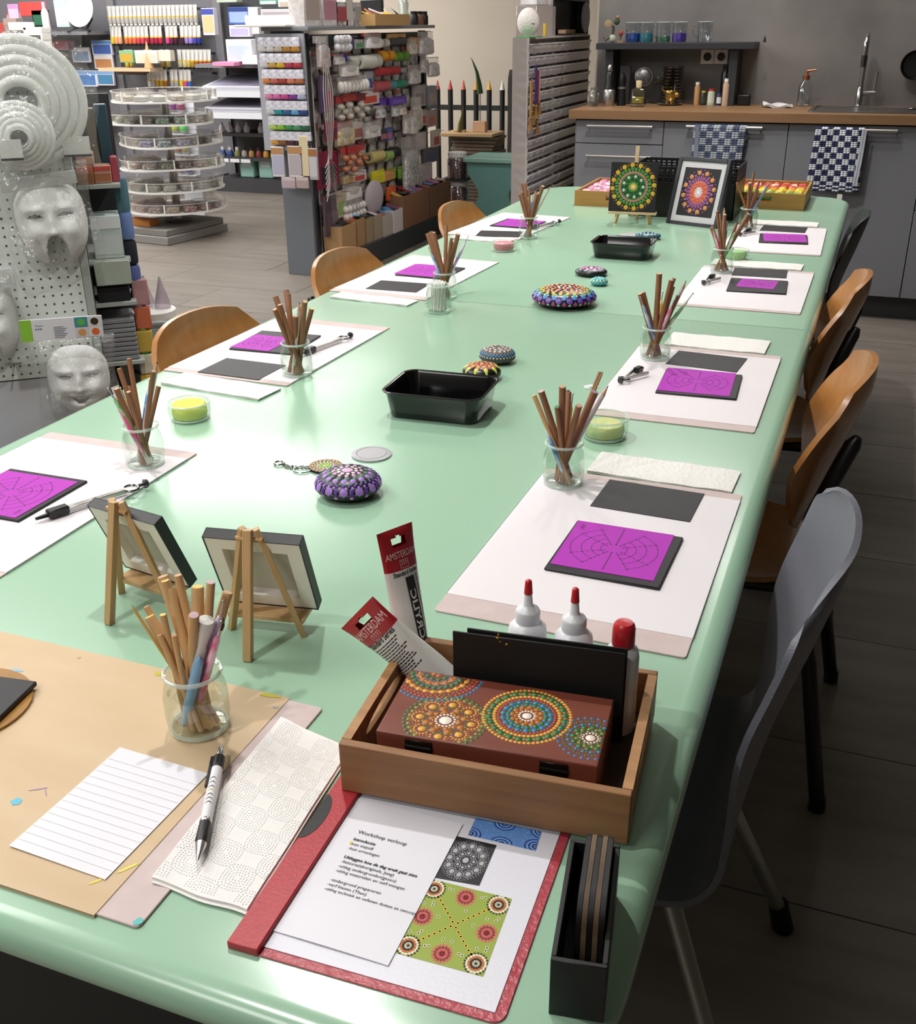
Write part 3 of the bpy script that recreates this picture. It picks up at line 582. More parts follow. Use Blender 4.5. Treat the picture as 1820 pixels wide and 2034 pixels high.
# keyring with painted disc
kx,ky=(-0.7746,1.3736); kt=thing('keyring','round dotted mandala keyring with silver chain and clasp','keyring',(kx+.004,ky+.012,ZT))
MB().lathe([(0,0),(.0275,0),(.028,.002),(.0275,.004),(0,.0045)],28).obj('wooden_disc',BST,kt)
m=MB(); mandala(m,lambda x,y:((x,y,.0044),(0,0,1)),.028,[(0,1,.1,1,0),(.16,8,.07,1,0),(.32,10,.09,1,.2),(.48,14,.07,2,0),(.62,18,.075,0,.1),(.76,18,.09,1,0),(.90,26,.08,0,0)]); m.obj('dot_painting',P('d98f88','9fc25a','e6dcb0'),kt)
ch=MB(); 
for i in range(6): ch.torus((-.024-.007*i,-.014-.0012*i,.002),.0042,.0009,10,5,flat=1)
ch.obj('chain',CHROME,kt); MB().torus((-.0305,-.022,.002),.0145,.0012,26,6).obj('split_ring',CHROME,kt)
c2=MB()
for i in range(3): c2.torus((-.050-.006*i,-.022+.002*i,.002),.0036,.0009,10,5)
c2.obj('chain',CHROME,kt); MB().torus((-.079,-.013,.003),.008,.0018,14,6).cyl((-.071,-.015,.003),(-.064,-.018,.003),.0028,.002,8).obj('lobster_clasp',CHROME,kt)
# black trays
def food_tray(label,x,y,rz,L,Wd,h):
    t=thing('plastic_tray',label,'tray',(x,y,ZT),rz,'black plastic trays along the table middle'); mb=MB()
    def ring(ins,z,r): return [(a,b,z) for a,b in rrect(-L/2+ins,-Wd/2+ins,L/2-ins,Wd/2-ins,r,5)]
    mb.loft([ring(.016,.0005,.014),ring(.013,.003,.018),ring(.005,h-.003,.024),ring(.0,h-.003,.026),ring(0,h,.026),ring(.0045,h,.024),ring(.007,h-.004,.022),ring(.015,.004,.017),ring(.018,.002,.013)],None,True,True)
    bev(mb.obj('tray_shell',pm('glossy_black','#08080a',.16,coat=.3),t),.0008,1)
food_tray('black plastic tray in the middle of the table, nearer one',-.695,1.705,.05,.192,.150,.052)
food_tray('black plastic tray farther up the table by the dark blue stone',-.695,3.205,0,.190,.142,.048)
# ================================================================ kraft board, note, pen and towel at the near end
t = thing('drawing_board','chipboard wrapped in paint spotted kraft paper at the near end','board',(-.7075,.6365,ZT),0)
bev(MB().prism(rrect(-.243,-.1575,.243,.1575,.004,2),0,.0026).obj('chipboard',CHIP,t),.0006,1)
MB().box(-.245,-.160,.0026,.202,.160,.0034).box(-.245,-.160,.0002,.202,-.1575,.0030).obj('kraft_paper',KRAFT,t)
def blob(mb,x,y,rx,ry,z,m,rz=0,seed=0):
    r_=random.Random(seed); pts=[]
    for i in range(14):
        a=2*pi*i/14; k=r_.uniform(.7,1.1); u,v=rx*k*cos(a),ry*k*sin(a); pts.append((x+u*cos(rz)-v*sin(rz)+.7075,y+u*sin(rz)+v*cos(rz)-.6365,z))
    mb.add(pts,[list(range(14))],m,False)
for k,(x,y,rx,ry,rz,hx) in enumerate(((-0.8187,0.7367,.008,.0028,.2,'#7cb6d6'),(-0.6647,0.7858,.005,.004,0,'#b9b52a'),(-0.528,0.7925,.013,.0035,.1,'#c0b92c'),(-0.6626,0.5633,.006,.005,.3,'#55b2cc'),
  (-0.6546,0.585,.010,.0012,.6,'#a58a9c'),(-0.6457,0.583,.006,.0008,-.8,'#a58a9c'),(-0.5279,0.5073,.007,.0016,.9,'#dcc94a'),(-0.5126,0.529,.012,.002,1.0,'#dfcd55'),(-0.7602,0.6943,.003,.001,.5,'#9aa7b0'),(-0.5109,0.7756,.004,.0012,.1,'#8ea8c4'),(-0.7697,0.7817,.003,.001,1,'#b98d8d'))):
    m=MB(); blob(m,x,y,rx,ry,.00375,0,rz,k); lab(m.obj('paint_spot',cm(hx,.5),t),'dried paint spot')
m=MB(); blob(m,-0.4683,0.4839,.0042,.0042,.003,0,0,5); lab(m.obj('paint_spot',cm('#58b3b0',.5),t),'teal dried paint dab on the bare strip')
FZ=ZT+.0036
o=MB().lathe([(0,0),(.070,0),(.070,.003),(.066,.0035),(0,.0035)],40).obj('wooden_disc',pm('ochre_disc','#b07f2e',.45,mix='#8a5c22',scale=14,bump=.2,bscale=50),None,(-.822,.662,FZ)); tag(o,'ochre painted round disc under the black panel on kraft paper','disc')
o=bev(MB().box(-.055,-.055,0,.055,.055,.006).obj('canvas_board',SLATE,None,(-.818,.655,FZ+.0036),(0,0,.14)),.001,1); tag(o,'black canvas panel corner on the ochre disc at the left frame edge','panel')
# lined note sheet
nt=thing('note_sheet','white ruled note sheet lying on the kraft covered board','paper',(-.5715,.5865,FZ+.0002),-.03)
MB().grid(lambda u,v:(-.0525+.105*u,-.074+.148*v,.0006+.0012*(1-u)*abs(v-.5)),8,8,.0003).obj('paper',pm('bright_paper','#dedde3',.6),nt)
m=MB()
for i in range(14):
    y=-.064+.0092*i; m.grid(lambda u,v:(-.0515+.103*u,y-.00022+.00044*v,.00085+.0012*(1-u)*abs((y+.074)/.148-.5)),8,1)
stuff(m.obj('ruled_lines',cm('#d3cacd',.7),nt))
# front towel with embossed dots
tw=thing('paper_towel','folded embossed paper towel under the pen beside the red folder','paper towel',(-.4405,.640,ZT),.0)
def tz(x,y): 
    q=max(0,min(1,(-.020-x)/.03)); return .0048+.0030*(1-q)*.2+.0030*q*q*(3-2*q)+.0005*sin(60*y+20*x)
Q=[(-.044,-.115),(.049,-.117),(.034,.100),(-.054,.119)]
def twp(u,v,dz=0):
    x=(Q[0][0]*(1-u)+Q[1][0]*u)*(1-v)+(Q[3][0]*(1-u)+Q[2][0]*u)*v; y=(Q[0][1]*(1-u)+Q[1][1]*u)*(1-v)+(Q[3][1]*(1-u)+Q[2][1]*u)*v
    return (x,y+.0012*sin(9*u)*(1-v),tz(x,y)+dz)
TW2=pm('embossed_paper','#eae7e4',.85,bump=.12,bscale=200)
for k in range(3):
    m=MB(); m.grid(lambda u,v:twp(u,v,-.0012*k) if k<2 else (lambda p:(p[0]+.002,p[1]-.003*(1-v),p[2]))(twp(u,v,-.0024)),14,16,.0009); m.obj('towel_ply',TW2,tw)
m=MB()
for cu,cv in [(a,b) for a in (.22,.74) for b in (.12,.32,.52,.72,.92)]+[(a,b) for a in (-.04,.48,1.0) for b in (.02,.22,.42,.62,.82)]:
    for r in (.0035,.0065,.0095,.0125,.0155):
        n=max(6,int(2*pi*r/.0026))
        for i in range(n):
            a=2*pi*i/n; e=r/max(abs(cos(a)),abs(sin(a)))**.6; u=cu+e*cos(a)*1.0/.093*.92; v=cv+e*sin(a)/.225*.92
            if 0.01<u<.99 and .01<v<.99: m.dot(twp(u,v,.0001),(0,0,1),.00085,.00045,0,5)
stuff(m.obj('embossed_dots',TW2,tw))
# pen
pa=Vector((-0.454,0.5485,.7640)); pb=Vector((-0.5181,0.6858,.7650)); pd=(pb-pa).normalized(); pl=(pb-pa).length
pn=thing('ballpoint_pen','white and black ballpoint pen lying on the paper towel','pen',pa); pn.rotation_mode='QUATERNION'; pn.rotation_quaternion=pd.to_track_quat('X','Z'); pn.rotation_mode='XYZ'
def seg(name,mat,prof): 
    o=MB().lathe([(r,z*pl) for r,z in prof],20,cap=True).obj(name,mat,pn); o.rotation_euler=(0,pi/2,0); return o
SIL=pm('silver','#c8c7c6',.25,.9); BLK=pm('soft_black','#121214',.45)
seg('tip',SIL,[(.0010,0),(.0017,.02),(.0046,.11),(.0050,.13)]); seg('grip',BLK,[(.0050,.13),(.0058,.16),(.0055,.24),(.0052,.30)])
seg('barrel',pm('pearl_white','#dedde0',.3),[(.0051,.30),(.0054,.33),(.0056,.78)]); seg('ring',SIL,[(.0054,.295),(.0056,.30),(.0056,.318),(.0054,.322)])
seg('collar',BLK,[(.0058,.78),(.0060,.80),(.0056,.895)]); seg('push_button',SIL,[(.0034,.895),(.0036,.90),(.0034,.97),(.0027,1.0)])
c=MB().box(.60*pl,.0045,.001,.84*pl,.0072,.0048).box(.80*pl,.002,.001,.88*pl,.0072,.0048).obj('clip',BLK,pn); bev(c,.0006)
lg=MB()
for i,(u,w) in enumerate(((.42,.004),(.455,.006),(.49,.005),(.53,.003),(.56,.006),(.60,.005),(.64,.003))):
    n=8; s=1 if i%2 else -1
    for k in range(n):
        a=s*(-1.3+2.6*k/n); b=s*(-1.3+2.6*(k+1)/n)
        def q(t,d): th=(.9*sin(t)*.6); return (u*pl+.004*cos(t)+d,-.0057*sin(th),.0057*cos(th))
        lg.add([q(a,0),q(b,0),q(b,.0010),q(a,.0010)],[(0,1,2,3)],0 if i!=3 else 1,False)
lg.obj('printed_scroll',[INK,cm('#c9a62c',.5)],pn)
# ---------------------------------------------------------------- red clip folder
RED=pm('red_plastic','#b3303a',.42,mix='#a82a34',scale=200,bump=.1,bscale=300); REDC=pm('red_cover','#a63541',.3,mix='#b5505a',scale=160,bump=.25,bscale=220)
fo=thing('clip_folder','red clip folder with printed sheets under the wooden tray','folder',(-.388,.489,ZT),.035)
FI=fo.rotation_euler[2]
def loc2(p,z): 
    dx,dy=p[0]+.388,p[1]-.489; return (dx*cos(FI)+dy*sin(FI),-dx*sin(FI)+dy*cos(FI),z)
bev(MB().prism(rrect(.004,.0,.2245,.297,[.003,.010,.010,.003],4),0,.0016).obj('cover',REDC,fo),.0005,1)
MB().box(.020,.008,.0017,.216,.292,.0024).obj('insert_sheet',pm('insert_paper','#dcdbe4',.4,bump=.06,bscale=300),fo)
sp=bev(MB().box(.0,-.001,.0,.027,.298,.0075).obj('spine_clip',RED,fo),.0012)
m=MB(); m.prism([(.0005,.115+.0)]+[(.0005+.0125*sin(pi*i/12),.150-.030*cos(pi*i/12)) for i in range(13)],.0076,.0079); m.obj('thumb_notch',BLK,fo)
def printed(q,z): 
    """bilinear map onto a printed rectangle in the folder's frame"""
    L=[loc2(p,z) for p in q]
    return lambda u,v:tuple((L[0][k]*(1-u)+L[1][k]*u)*(1-v)+(L[3][k]*(1-u)+L[2][k]*u)*v for k in range(3))
def pic(name,q,z,base,mats,spec,asp=1):
    g=printed(q,z); mb=MB(); mb.add([g(0,0),g(1,0),g(1,1),g(0,1)],[(0,1,2,3)],0,False); gz=printed(q,z+.0001)
    for cx,cy,R,rows in spec:
        for rf,n,dr,m_,ph in rows:
            for x,y in (ring_of(n,rf*R,ph) if n>1 else [(0,0)]):
                u,v=cx+x/asp,cy+y
                if not(0<=u<=1 and 0<=v<=1): continue
                r=dr*R; k=8 if r>.03 else 6
                mb.add([gz(min(1,max(0,u+r*cos(2*pi*i/k)/asp)),min(1,max(0,v+r*sin(2*pi*i/k)))) for i in range(k)],[list(range(k))],m_,False)
    return mb.obj(name,[base]+mats,fo),gz
gq=[(-0.264,0.528),(-0.191,0.531),(-0.195,0.612),(-0.268,0.609)]
C8=[(.12,.12),(.88,.12),(.12,.88),(.88,.88)]; C4=[(.5,.13),(.87,.5),(.13,.5),(.5,.87)]
spec=[(x,y,.135,[(.9,22,.10,1,0),(.74,18,.13,2,0),(.55,14,.13,3,0),(.38,12,.12,1,0),(.2,8,.12,2,0),(0,1,.13,1,0)]) for x,y in C8]+[(x,y,.115,[(.9,18,.13,4,0),(.66,14,.16,5,0),(.42,10,.16,4,0),(.2,6,.14,5,0),(0,1,.15,4,0)]) for x,y in C4]
spec+=[(.5+s*d,.5+w*d,.03,[(0,1,.75,6,0),(0,1,.38,3,0)]) for s in(-1,1) for w in(-1,1) for d in(.03,.075,.12,.165,.21,.255,.29)]
spec+=[(x+dx,y+dy,.022,[(0,1,.85,2,0),(0,1,.45,1,0)]) for x,y in C8+C4 for dx,dy in ((.17,.05),(-.17,.05),(.06,-.17),(.05,.17),(-.05,.17))]
P_G=[cm('#2f2c20',.7),cm('#e8e0c4',.7),cm('#c9673e',.7),cm('#d65f62',.7),cm('#8c3038',.7),cm('#dcb84a',.7)]
pic('dot_painting_print',gq,.0026,cm('#93a53c',.55),P_G,spec)
bq=[(-0.267,0.611),(-0.225,0.616),(-0.227,0.666),(-0.268,0.664)]
spec=[(.52,.5,.47,[(.98,52,.022,1,0),(.9,44,.018,1,0)])]+[(.52+.34*cos(a),.5+.34*sin(a),.085,[(1,14,.14,1,0),(.55,9,.16,1,0),(0,1,.42,1,0)]) for a in [2*pi*i/12 for i in range(12)]]
spec+=[(.52+.17*cos(a),.5+.17*sin(a),.06,[(1,10,.18,1,0),(0,1,.5,1,0)]) for a in [2*pi*i/8 for i in range(8)]]+[(.52,.5,.1,[(.5,10,.18,1,0),(0,1,.4,1,0)])]
pic('mandala_print',bq,.0026,cm('#1b1b20',.55),[cm('#b9b8bd',.6)],spec)
uq=[(-0.255,0.669),(-0.193,0.671),(-0.195,0.696),(-0.256,0.692)]
spec=[(x,y,.34,[(1,44,.085,1,0),(.80,36,.05,3,0),(.62,28,.085,1,0),(.44,20,.06,3,0),(.28,14,.09,1,0),(.1,5,.10,3,0)]) for x,y in ((.02,.1),(.5,-.05),(.98,.2),(.45,1.0),(1.0,1.0))]
r2=random.Random(4); spec+=[(r2.random(),r2.random(),.03,[(0,1,.5,3,0)]) for _ in range(160)]
pic('blue_dot_print',uq,.0026,cm('#5f8fd0',.55),[cm('#1f3f94',.6),cm('#4f7ac4',.6),cm('#9fbfe8',.6)],spec,2.2)
kq=[(-0.356,0.673),(-0.291,0.674),(-0.292,0.679),(-0.357,0.678)]
pic('dark_strip_print',kq,.0026,cm('#121215',.55),[cm('#8f8f92',.6),cm('#8f8a50',.6)],[(.5,.7,.3,[(.6,7,.2,1,0)]),(.66,.7,.2,[(.4,4,.2,2,0)])],8)
# loose text page
pg=thing('printed_page','white page headed Workshop verloop lying on the red folder','paper',(-.367,.514,ZT+.0026),.010)
PI_=.010
MB().grid(lambda u,v:(.105*u-.0 ,-.0005+.165*v,.0008+.0006*sin(pi*u)*(1-v)),6,8,.0003).obj('paper',pm('page_paper','#e3e1e8',.6),pg)
pm_=MB()
def line(px,s,size,bold=False,sh=0):
    dx,dy=px[0]+.367,px[1]-.514; lx,ly=dx*cos(PI_)+dy*sin(PI_),-dx*sin(PI_)+dy*cos(PI_)
    put_text(pm_,s,lambda x,y:(lx+x,ly-size*.35+y,.00155),size,0,bold,1,'L',sh)
Z_=.757
line((-0.3471,0.6378),'Workshop verloop',.0060)
line((-0.3473,0.6283),'Introductie',.0047,True,.2); line((-0.3469,0.6224),'-van mijzelf',.0047); line((-0.3465,0.6167),'-hun ervaringen',.0047)
line((-0.3455,0.606),'Uitleggen hoe de dag eruit gaat zien',.0047,True,.2); line((-0.3451,0.6004),'-historie(aboriginals, Jung)',.0047); line((-0.3451,0.5947),'-uitleg ondergronden(gesso)',.0047); line((-0.3447,0.5893),'-uitleg materialen en verf mengen',.0047)
line((-0.3443,0.5783),'-ondergrond prepareren',.0047); line((-0.3443,0.5729),'-verf kiezen (Thee)',.0047); line((-0.3439,0.5677),'-uitleg techniek en oefenen dotten en swoosje',.0044)
pm_.obj('printed_text',INK,pg)
m=MB(); m.dot((.021,.1085,.0015),(0,0,1),.0016,.0002); lab(m.obj('paint_spot',cm('#e0cf3a',.5),pg),'yellow paint speck on the text')
# ---------------------------------------------------------------- wooden tray with supplies
TW_=pm('tray_wood','#9d7048',.55,mix='#7a5435',scale=7,stretch=(1,12,12),amt=.6,bump=.1,bscale=30); TWE=pm('tray_rim','#b88a5c',.55,mix='#9c7048',scale=9,stretch=(1,10,10),amt=.5)
TR=.082; tr=thing('wooden_tray','walnut brown wooden tray holding the painted box, tubes and bottles','tray',(-.384,.678,ZT+.0078),TR)
TL,TD,TH=.266,.196,.0535
MB().box(.004,.004,.001,TL-.004,TD-.004,.006).obj('base',pm('tray_base','#3a2a20',.6),tr)
bev(MB().box(0,0,0,TL,.009,TH).obj('front_wall',TW_,tr),.0012); bev(MB().box(0,TD-.009,0,TL,TD,TH).obj('rear_wall',TW_,tr),.0012)
for x0 in (0,TL-.009):
    hy0,hy1=.045,TD-.045; m=MB(); N_=10
    a=[(.009,0),(TD-.009,0),(TD-.009,TH),(.009,TH)]
    slot=[((hy0+hy1)/2+(hy1-hy0)/2*cos(t),.033+.010*sin(t)*(1 if sin(t)>0 else .55)) for t in [2*pi*i/20 for i in range(20)]]
    bm=bmesh.new(); ov=[bm.verts.new((x0,y,z)) for y,z in a]; iv=[bm.verts.new((x0,y,z)) for y,z in slot]
    es=[bm.edges.new((ov[i],ov[(i+1)%4])) for i in range(4)]+[bm.edges.new((iv[i],iv[(i+1)%20])) for i in range(20)]
    r=bmesh.ops.triangle_fill(bm,use_beauty=True,use_dissolve=False,edges=es); fs=[f for f in r['geom'] if isinstance(f,bmesh.types.BMFace)]
    e=bmesh.ops.extrude_face_region(bm,geom=fs); bmesh.ops.translate(bm,verts=[v for v in e['geom'] if isinstance(v,bmesh.types.BMVert)],vec=(.009,0,0)); bmesh.ops.recalc_face_normals(bm,faces=bm.faces)
    me=bpy.data.meshes.new('handle_wall'); bm.to_mesh(me); bm.free(); me.materials.append(TWE); link(me,'handle_wall',tr)
# dotted box
BR=.098; bx=thing('painted_box','red brown wooden box with dotted mandala lid inside the tray','box',(-.3545,.6965,ZT+.0140),BR)
BW,BD,BH=.203,.103,.0565
RB=pm('red_brown_box','#7c3f2f',.42,mix='#6e3527',scale=8,stretch=(1,6,6),amt=.6); RBD=pm('red_brown_side','#5a2a20',.45,mix='#4d231b',scale=8,stretch=(1,6,6))
bev(MB().box(0,0,0,BW,BD,.036).obj('box_body',RBD,bx),.0012); bev(MB().box(0,0,.0366,BW,BD,BH).obj('lid',RB,bx),.0012)
for hx_ in (.028,.152):
    h=bev(MB().box(hx_,-.0018,.038,hx_+.025,.0,.0535).obj('hinge',pm('dark_bronze','#1c1715',.35,.7),bx),.0005,1)
    MB().cyl((hx_,-.002,.0465),(hx_+.025,-.002,.0465),.0016,None,8).obj('hinge_pin',MATS['dark_bronze'],h)
def lidfn(cx,cy):
    def f(x,y):
        X,Y=cx+x,cy+y
        if not(.002<X<BW-.002 and .002<Y<BD-.002): return None,None
        return (X,Y,BH+.0001),(0,0,1)
    return f
def bl(px): dx,dy=px[0]+.3545,px[1]-.6965; return dx*cos(BR)+dy*sin(BR),-dx*sin(BR)+dy*cos(BR)
BM=P('e0a23a','2f6f3a','2f78a8','a8432f','b06a2a','efe6d6','79a83c')   # 0 yellow 1 green 2 blue 3 red 4 brown 5 white 6 lime
m=MB()
cx,cy=bl((-0.232,0.765)); mandala(m,lidfn(cx,cy),.0405,[(1,62,.046,0,0),(.87,24,.085,1,0),(.87,24,.035,6,.13),(.75,48,.048,0,0),(.65,46,.04,3,0),(.55,18,.075,2,0),(.55,18,.04,1,.17),(.43,14,.075,1,0),(.43,14,.05,2,.22),(.34,12,.075,4,0),(.25,12,.055,4,.2),(.18,16,.032,5,0),(0,1,.115,5,0)])
cx,cy=bl((-0.3005,0.7324))
mandala(m,lidfn(cx,cy),.0385,[(1.0,40,.05,1,0),(.90,34,.045,6,0),(.64,8,.10,0,0),(.46,8,.10,4,.39),(.34,10,.075,4,0),(.34,20,.025,1,.1),(.23,16,.036,5,0),(.3,16,.03,0,.2),(0,1,.16,5,0),(.55,24,.028,6,0),(.52,24,.028,1,.1),(.42,20,.028,1,0)])
for i in range(8):
    a=2*pi*i/8; ccx,ccy=cx+.64*.0385*cos(a),cy+.64*.0385*sin(a)
    for k in range(9):
        b=a-1.7+3.4*k/8
        p,n_=lidfn(ccx,ccy)(.0072*cos(b),.0072*sin(b))
        if p: m.dot(p,n_,.00125,.0005,0,6)
    for k in range(11):
        b=a-1.5+3.0*k/10; p,n_=lidfn(ccx,ccy)(.0098*cos(b),.0098*sin(b))
        if p: m.dot(p,n_,.0010,.0004,4,6)
cx,cy=bl((-0.1686,0.7532)); mandala(m,lidfn(cx,cy),.029,[(1.02,30,.06,2,0),(.86,28,.045,1,0),(.86,28,.03,2,.1),(.70,18,.07,2,0),(.70,18,.045,1,.17),(.54,12,.10,1,0),(.44,12,.055,6,.25),(.34,10,.07,1,0),(.24,14,.04,5,0),(.31,14,.03,5,.2),(0,1,.16,5,0)])
cx,cy=bl((-0.3356,0.802)); mandala(m,lidfn(cx,cy),.046,[(1.0,58,.042,2,0),(.90,58,.040,3,0),(.82,54,.036,3,.05),(.70,26,.062,0,0),(.70,26,.026,0,.12),(.55,26,.06,1,0),(.40,14,.085,4,0),(.40,14,.03,0,.2),(.48,34,.026,2,0),(.32,24,.028,2,0),(.24,10,.06,1,0),(.1,5,.06,4,0)])
m.obj('dot_painting',BM,bx)
# black cards standing behind the box
def wall_card(label,x,y,w,h,rz,z,tilt=0): 
    o=bev(MB().box(0,-.001,0,w,.001,h).obj('black_card',pm('matte_black_card','#0d0c0d',.6),None,(x,y,z),(tilt,0,rz)),.0004,1); return tag(o,label,'card')
CZ=ZT+.0142
wall_card('black card standing in the wooden tray, front one with gold specks',-.3235,.812,.168,.102,.105,CZ)
wall_card('black card standing in the wooden tray, rear one peeking out above',-.3105,.8175,.156,.105,.105,CZ)
gs=MB()
# plastic bottles
def bottle(label,x,y,kind,z):
    t=thing('glue_bottle',label,'bottle',(x,y,z),0,'white bottles in the wooden tray')
    MILK=pm('milky_bottle','#dfe0e4',.32,spec=.5); RC=pm('red_cap','#b5222b',.28)
    if kind=='nozzle':
        MB().lathe([(0,0),(.0185,0),(.0195,.003),(.0195,.088),(.0185,.097),(.0135,.1025),(.0115,.1035)],24).obj('bottle_body',MILK,t)
        MB().lathe([(.0122,.1035),(.0122,.115),(.0110,.1175),(.0058,.1205),(.0048,.1225),(.0034,.138)],20,cap=True).obj('nozzle',MILK,t)
        MB().lathe([(.0044,.1345),(.0042,.136),(.0033,.148),(.0022,.1492),(0,.1495)],16).obj('tip_cap',RC,t)
    else:
        MB().lathe([(0,0),(.0155,0),(.0165,.003),(.0165,.084),(.0150,.092),(.0095,.0965),(.0085,.0985)],24).obj('bottle_body',MILK,t)
        MB().lathe([(.0108,.0970),(.0112,.0985),(.0110,.115),(.0102,.119),(.0080,.1215),(0,.122)],24).obj('screw_cap',RC,t)
bottle('white nozzle bottle with red tip, left of the pair in the tray',-.2600,.853,'nozzle',CZ)
bottle('white nozzle bottle with red tip, right of the pair in the tray',-.2130,.853,'nozzle',CZ)
bottle('slim white bottle with large round red cap, right tray corner',-.1640,.853,'cap',CZ)
# acrylic tubes
def paint_tube(label,c0,c1,end,hw,L,r,front,zmin):
    """c0,c1 corners of the crimped end, end: point the axis runs towards; tubes stand crimp up"""
    c0,c1,end=Vector(c0),Vector(c1),Vector(end); mid=(c0+c1)/2; c=(c1-c0).normalized(); d=(end-mid); d=(d-c*d.dot(c)).normalized(); n=c.cross(d)
    if n.y>0 and n.z<.5: n=-n
    if n.dot(Vector((0,0,1.403))-mid)<0: n=-n
    t=thing('paint_tube',label,'paint tube',mid,0,'acrylic tubes in the wooden tray'); 
    def half(s): 
        k=min(1,s/L); w=hw*(1-k)+r*k; th=.0010+(r-.001)*min(1,k*1.25)**.8; return w,th
    def surf(x,s,e=.0):                                # x across, s down the tube; front surface
        w,th=half(s); q=max(-1,min(1,x/w)); return tuple(c*x+d*s+n*(th*sqrt(max(0,1-q*q))+e))
    HB=.30*L
    def body(s0,s1,name,mat):
        rings=[]
        for k in range(9):
            s=s0+(s1-s0)*k/8; w,th=half(s); rings.append([tuple(c*(w*cos(2*pi*i/24))+d*s+n*(th*sin(2*pi*i/24))) for i in range(24)])
        return MB().loft(rings,None,True,True).obj(name,mat,t)
    body(HB,L,'tube_body',pm('tube_white','#dcdad4',.35))
    w,th=half(L); MB().cyl(d*L,d*(L+.022),r*.95,r*.85,20).obj('screw_cap',pm('tube_cap','#e2e0da',.4),t)
    m=MB(); nx,ns=20,14
    def inslot(i,j): 
        x=abs((i+.5)/nx*2-1); s=(j+.5)/ns
        return (x<.42 and .24<s<.40) or (x<.13 and .16<s<.26)
    for sg in (1,-1):
        for i in range(nx):
            for j in range(ns):
                if inslot(i,j): continue
                P4=[]
                for a,b in ((i,j),(i+1,j),(i+1,j+1),(i,j+1)):
                    s=HB*b/ns; w,th=half(s); q=a/nx*2-1; P4.append(tuple(c*(w*q)+d*s+n*(sg*th*sqrt(max(0,1-q*q))*(min(1,s/.004)))))
                m.add(P4 if sg>0 else P4[::-1],[(0,1,2,3)],0,False)
    hd=m.obj('red_header',pm('tube_red','#a31f28',.38),t,fix=False)
    e=.00035
    m=MB(); T_=lambda u0,s0:(lambda x,y:surf(u0+x,s0-y,e))
    put_text(m,'AMSTERDAM',T_(0,HB*.70),hw*.40,0,False,.72,'C')
    for sx in (-1,1): m.add([surf(sx*hw*.22-.0002,HB*.76,e),surf(sx*hw*.22+.0002,HB*.76,e),surf(sx*hw*.22+.0002,HB*.95,e),surf(sx*hw*.22-.0002,HB*.95,e)],[(0,1,2,3)],0,False)
    for s in (.76,.95): m.add([surf(-hw*.22,HB*s,e),surf(hw*.22,HB*s,e),surf(hw*.22,HB*s+.0004,e),surf(-hw*.22,HB*s+.0004,e)],[(0,1,2,3)],0,False)
    for k in (-1,0,1):
        for dx,dy in ((-.0006,.78),(.0006,.82),(-.0006,.86)): m.add([surf(hw*.12*k+dx-.0005,HB*dy,e),surf(hw*.12*k+dx+.0005,HB*dy,e),surf(hw*.12*k+dx+.0005,HB*(dy+.03),e),surf(hw*.12*k+dx-.0005,HB*(dy+.03),e)],[(0,1,2,3)],0,False)
    m.obj('header_lettering',cm('#e6c9c6',.5),t)
    m=MB(); put_text(m,'Standard Series',T_(0,HB*1.13),hw*.27,0,True,.78,'C')
    wm=MB()
    if front:
        s0,s1=HB*1.20,L*.93; x0,x1=-hw*.14,hw*.36
        m.grid(lambda u,v:surf(x0+(x1-x0)*u,s0+(s1-s0)*v,e),4,8)
        put_text(wm,'ACRYLIC',lambda x,y:surf(x0+(x1-x0)*.16+y,s1-.003-x,e*2),hw*.46,0,True,1.42)
        for k in range(46):
            s=s0+(s1-s0)*k/46; m.add([surf(hw*.46,s,e),surf(hw*.58,s,e),surf(hw*.58,s+.0009*rnd.uniform(.6,1.4),e),surf(hw*.46,s+.0009,e)],[(0,1,2,3)],0,False)
        wm.obj('acrylic_lettering',WHITE,t)
    else:
        for k in range(13):
            s=HB*1.22+k*.0030; x=-hw*.62+.001*(k%3); 
            while x<hw*.52-.002*(k%4):
                w_=rnd.uniform(.0018,.0052); m.add([surf(x,s,e),surf(x+w_,s,e),surf(x+w_,s+.0012,e),surf(x,s+.0012,e)],[(0,1,2,3)],0,False); x+=w_+.0009
        put_text(m,'120 ml e',T_(0,HB*1.22+.050),.0042,0,False,.9,'C'); put_text(m,'ROYAL TALENS',T_(.004,HB*1.22+.058),.0036,0,False,.9,'C'); put_text(m,'P.O. Box 4, Apeldoorn, NL',T_(.004,HB*1.22+.063),.0028,0,False,.9,'C'); put_text(m,'www.royaltalens.com',T_(.004,HB*1.22+.0675),.0028,0,False,.9,'C')
    m.obj('printed_text',INK,t); return t
paint_tube('white and red acrylic tube standing upright in the tray, rear one',(-.425,.868,.929),(-.409,.905,.927),(-.384,.885,.790),.0250,.145,.0165,True,0)
paint_tube('white and red acrylic tube leaning left over the tray rim',(-.457,.826,.830),(-.408,.816,.889),(-.336,.836,.782),.034,.116,.0185,False,0)
for x,y,r in ((-0.2787,0.8658,.0016),(-0.2777,0.8694,.0011),(-0.2695,0.8598,.0014),(-0.2761,0.8618,.0008)):
    gs.ell((x+.3235,-.0012,y-CZ),(r,.0003,r*.9),8,4)
gsp=gs.obj('gold_specks',pm('gold_paint','#c9982c',.4),[o for o in COL.objects if o.name=='black_card.008' or o.get('label','').endswith('gold specks')][0]); stuff(gsp)
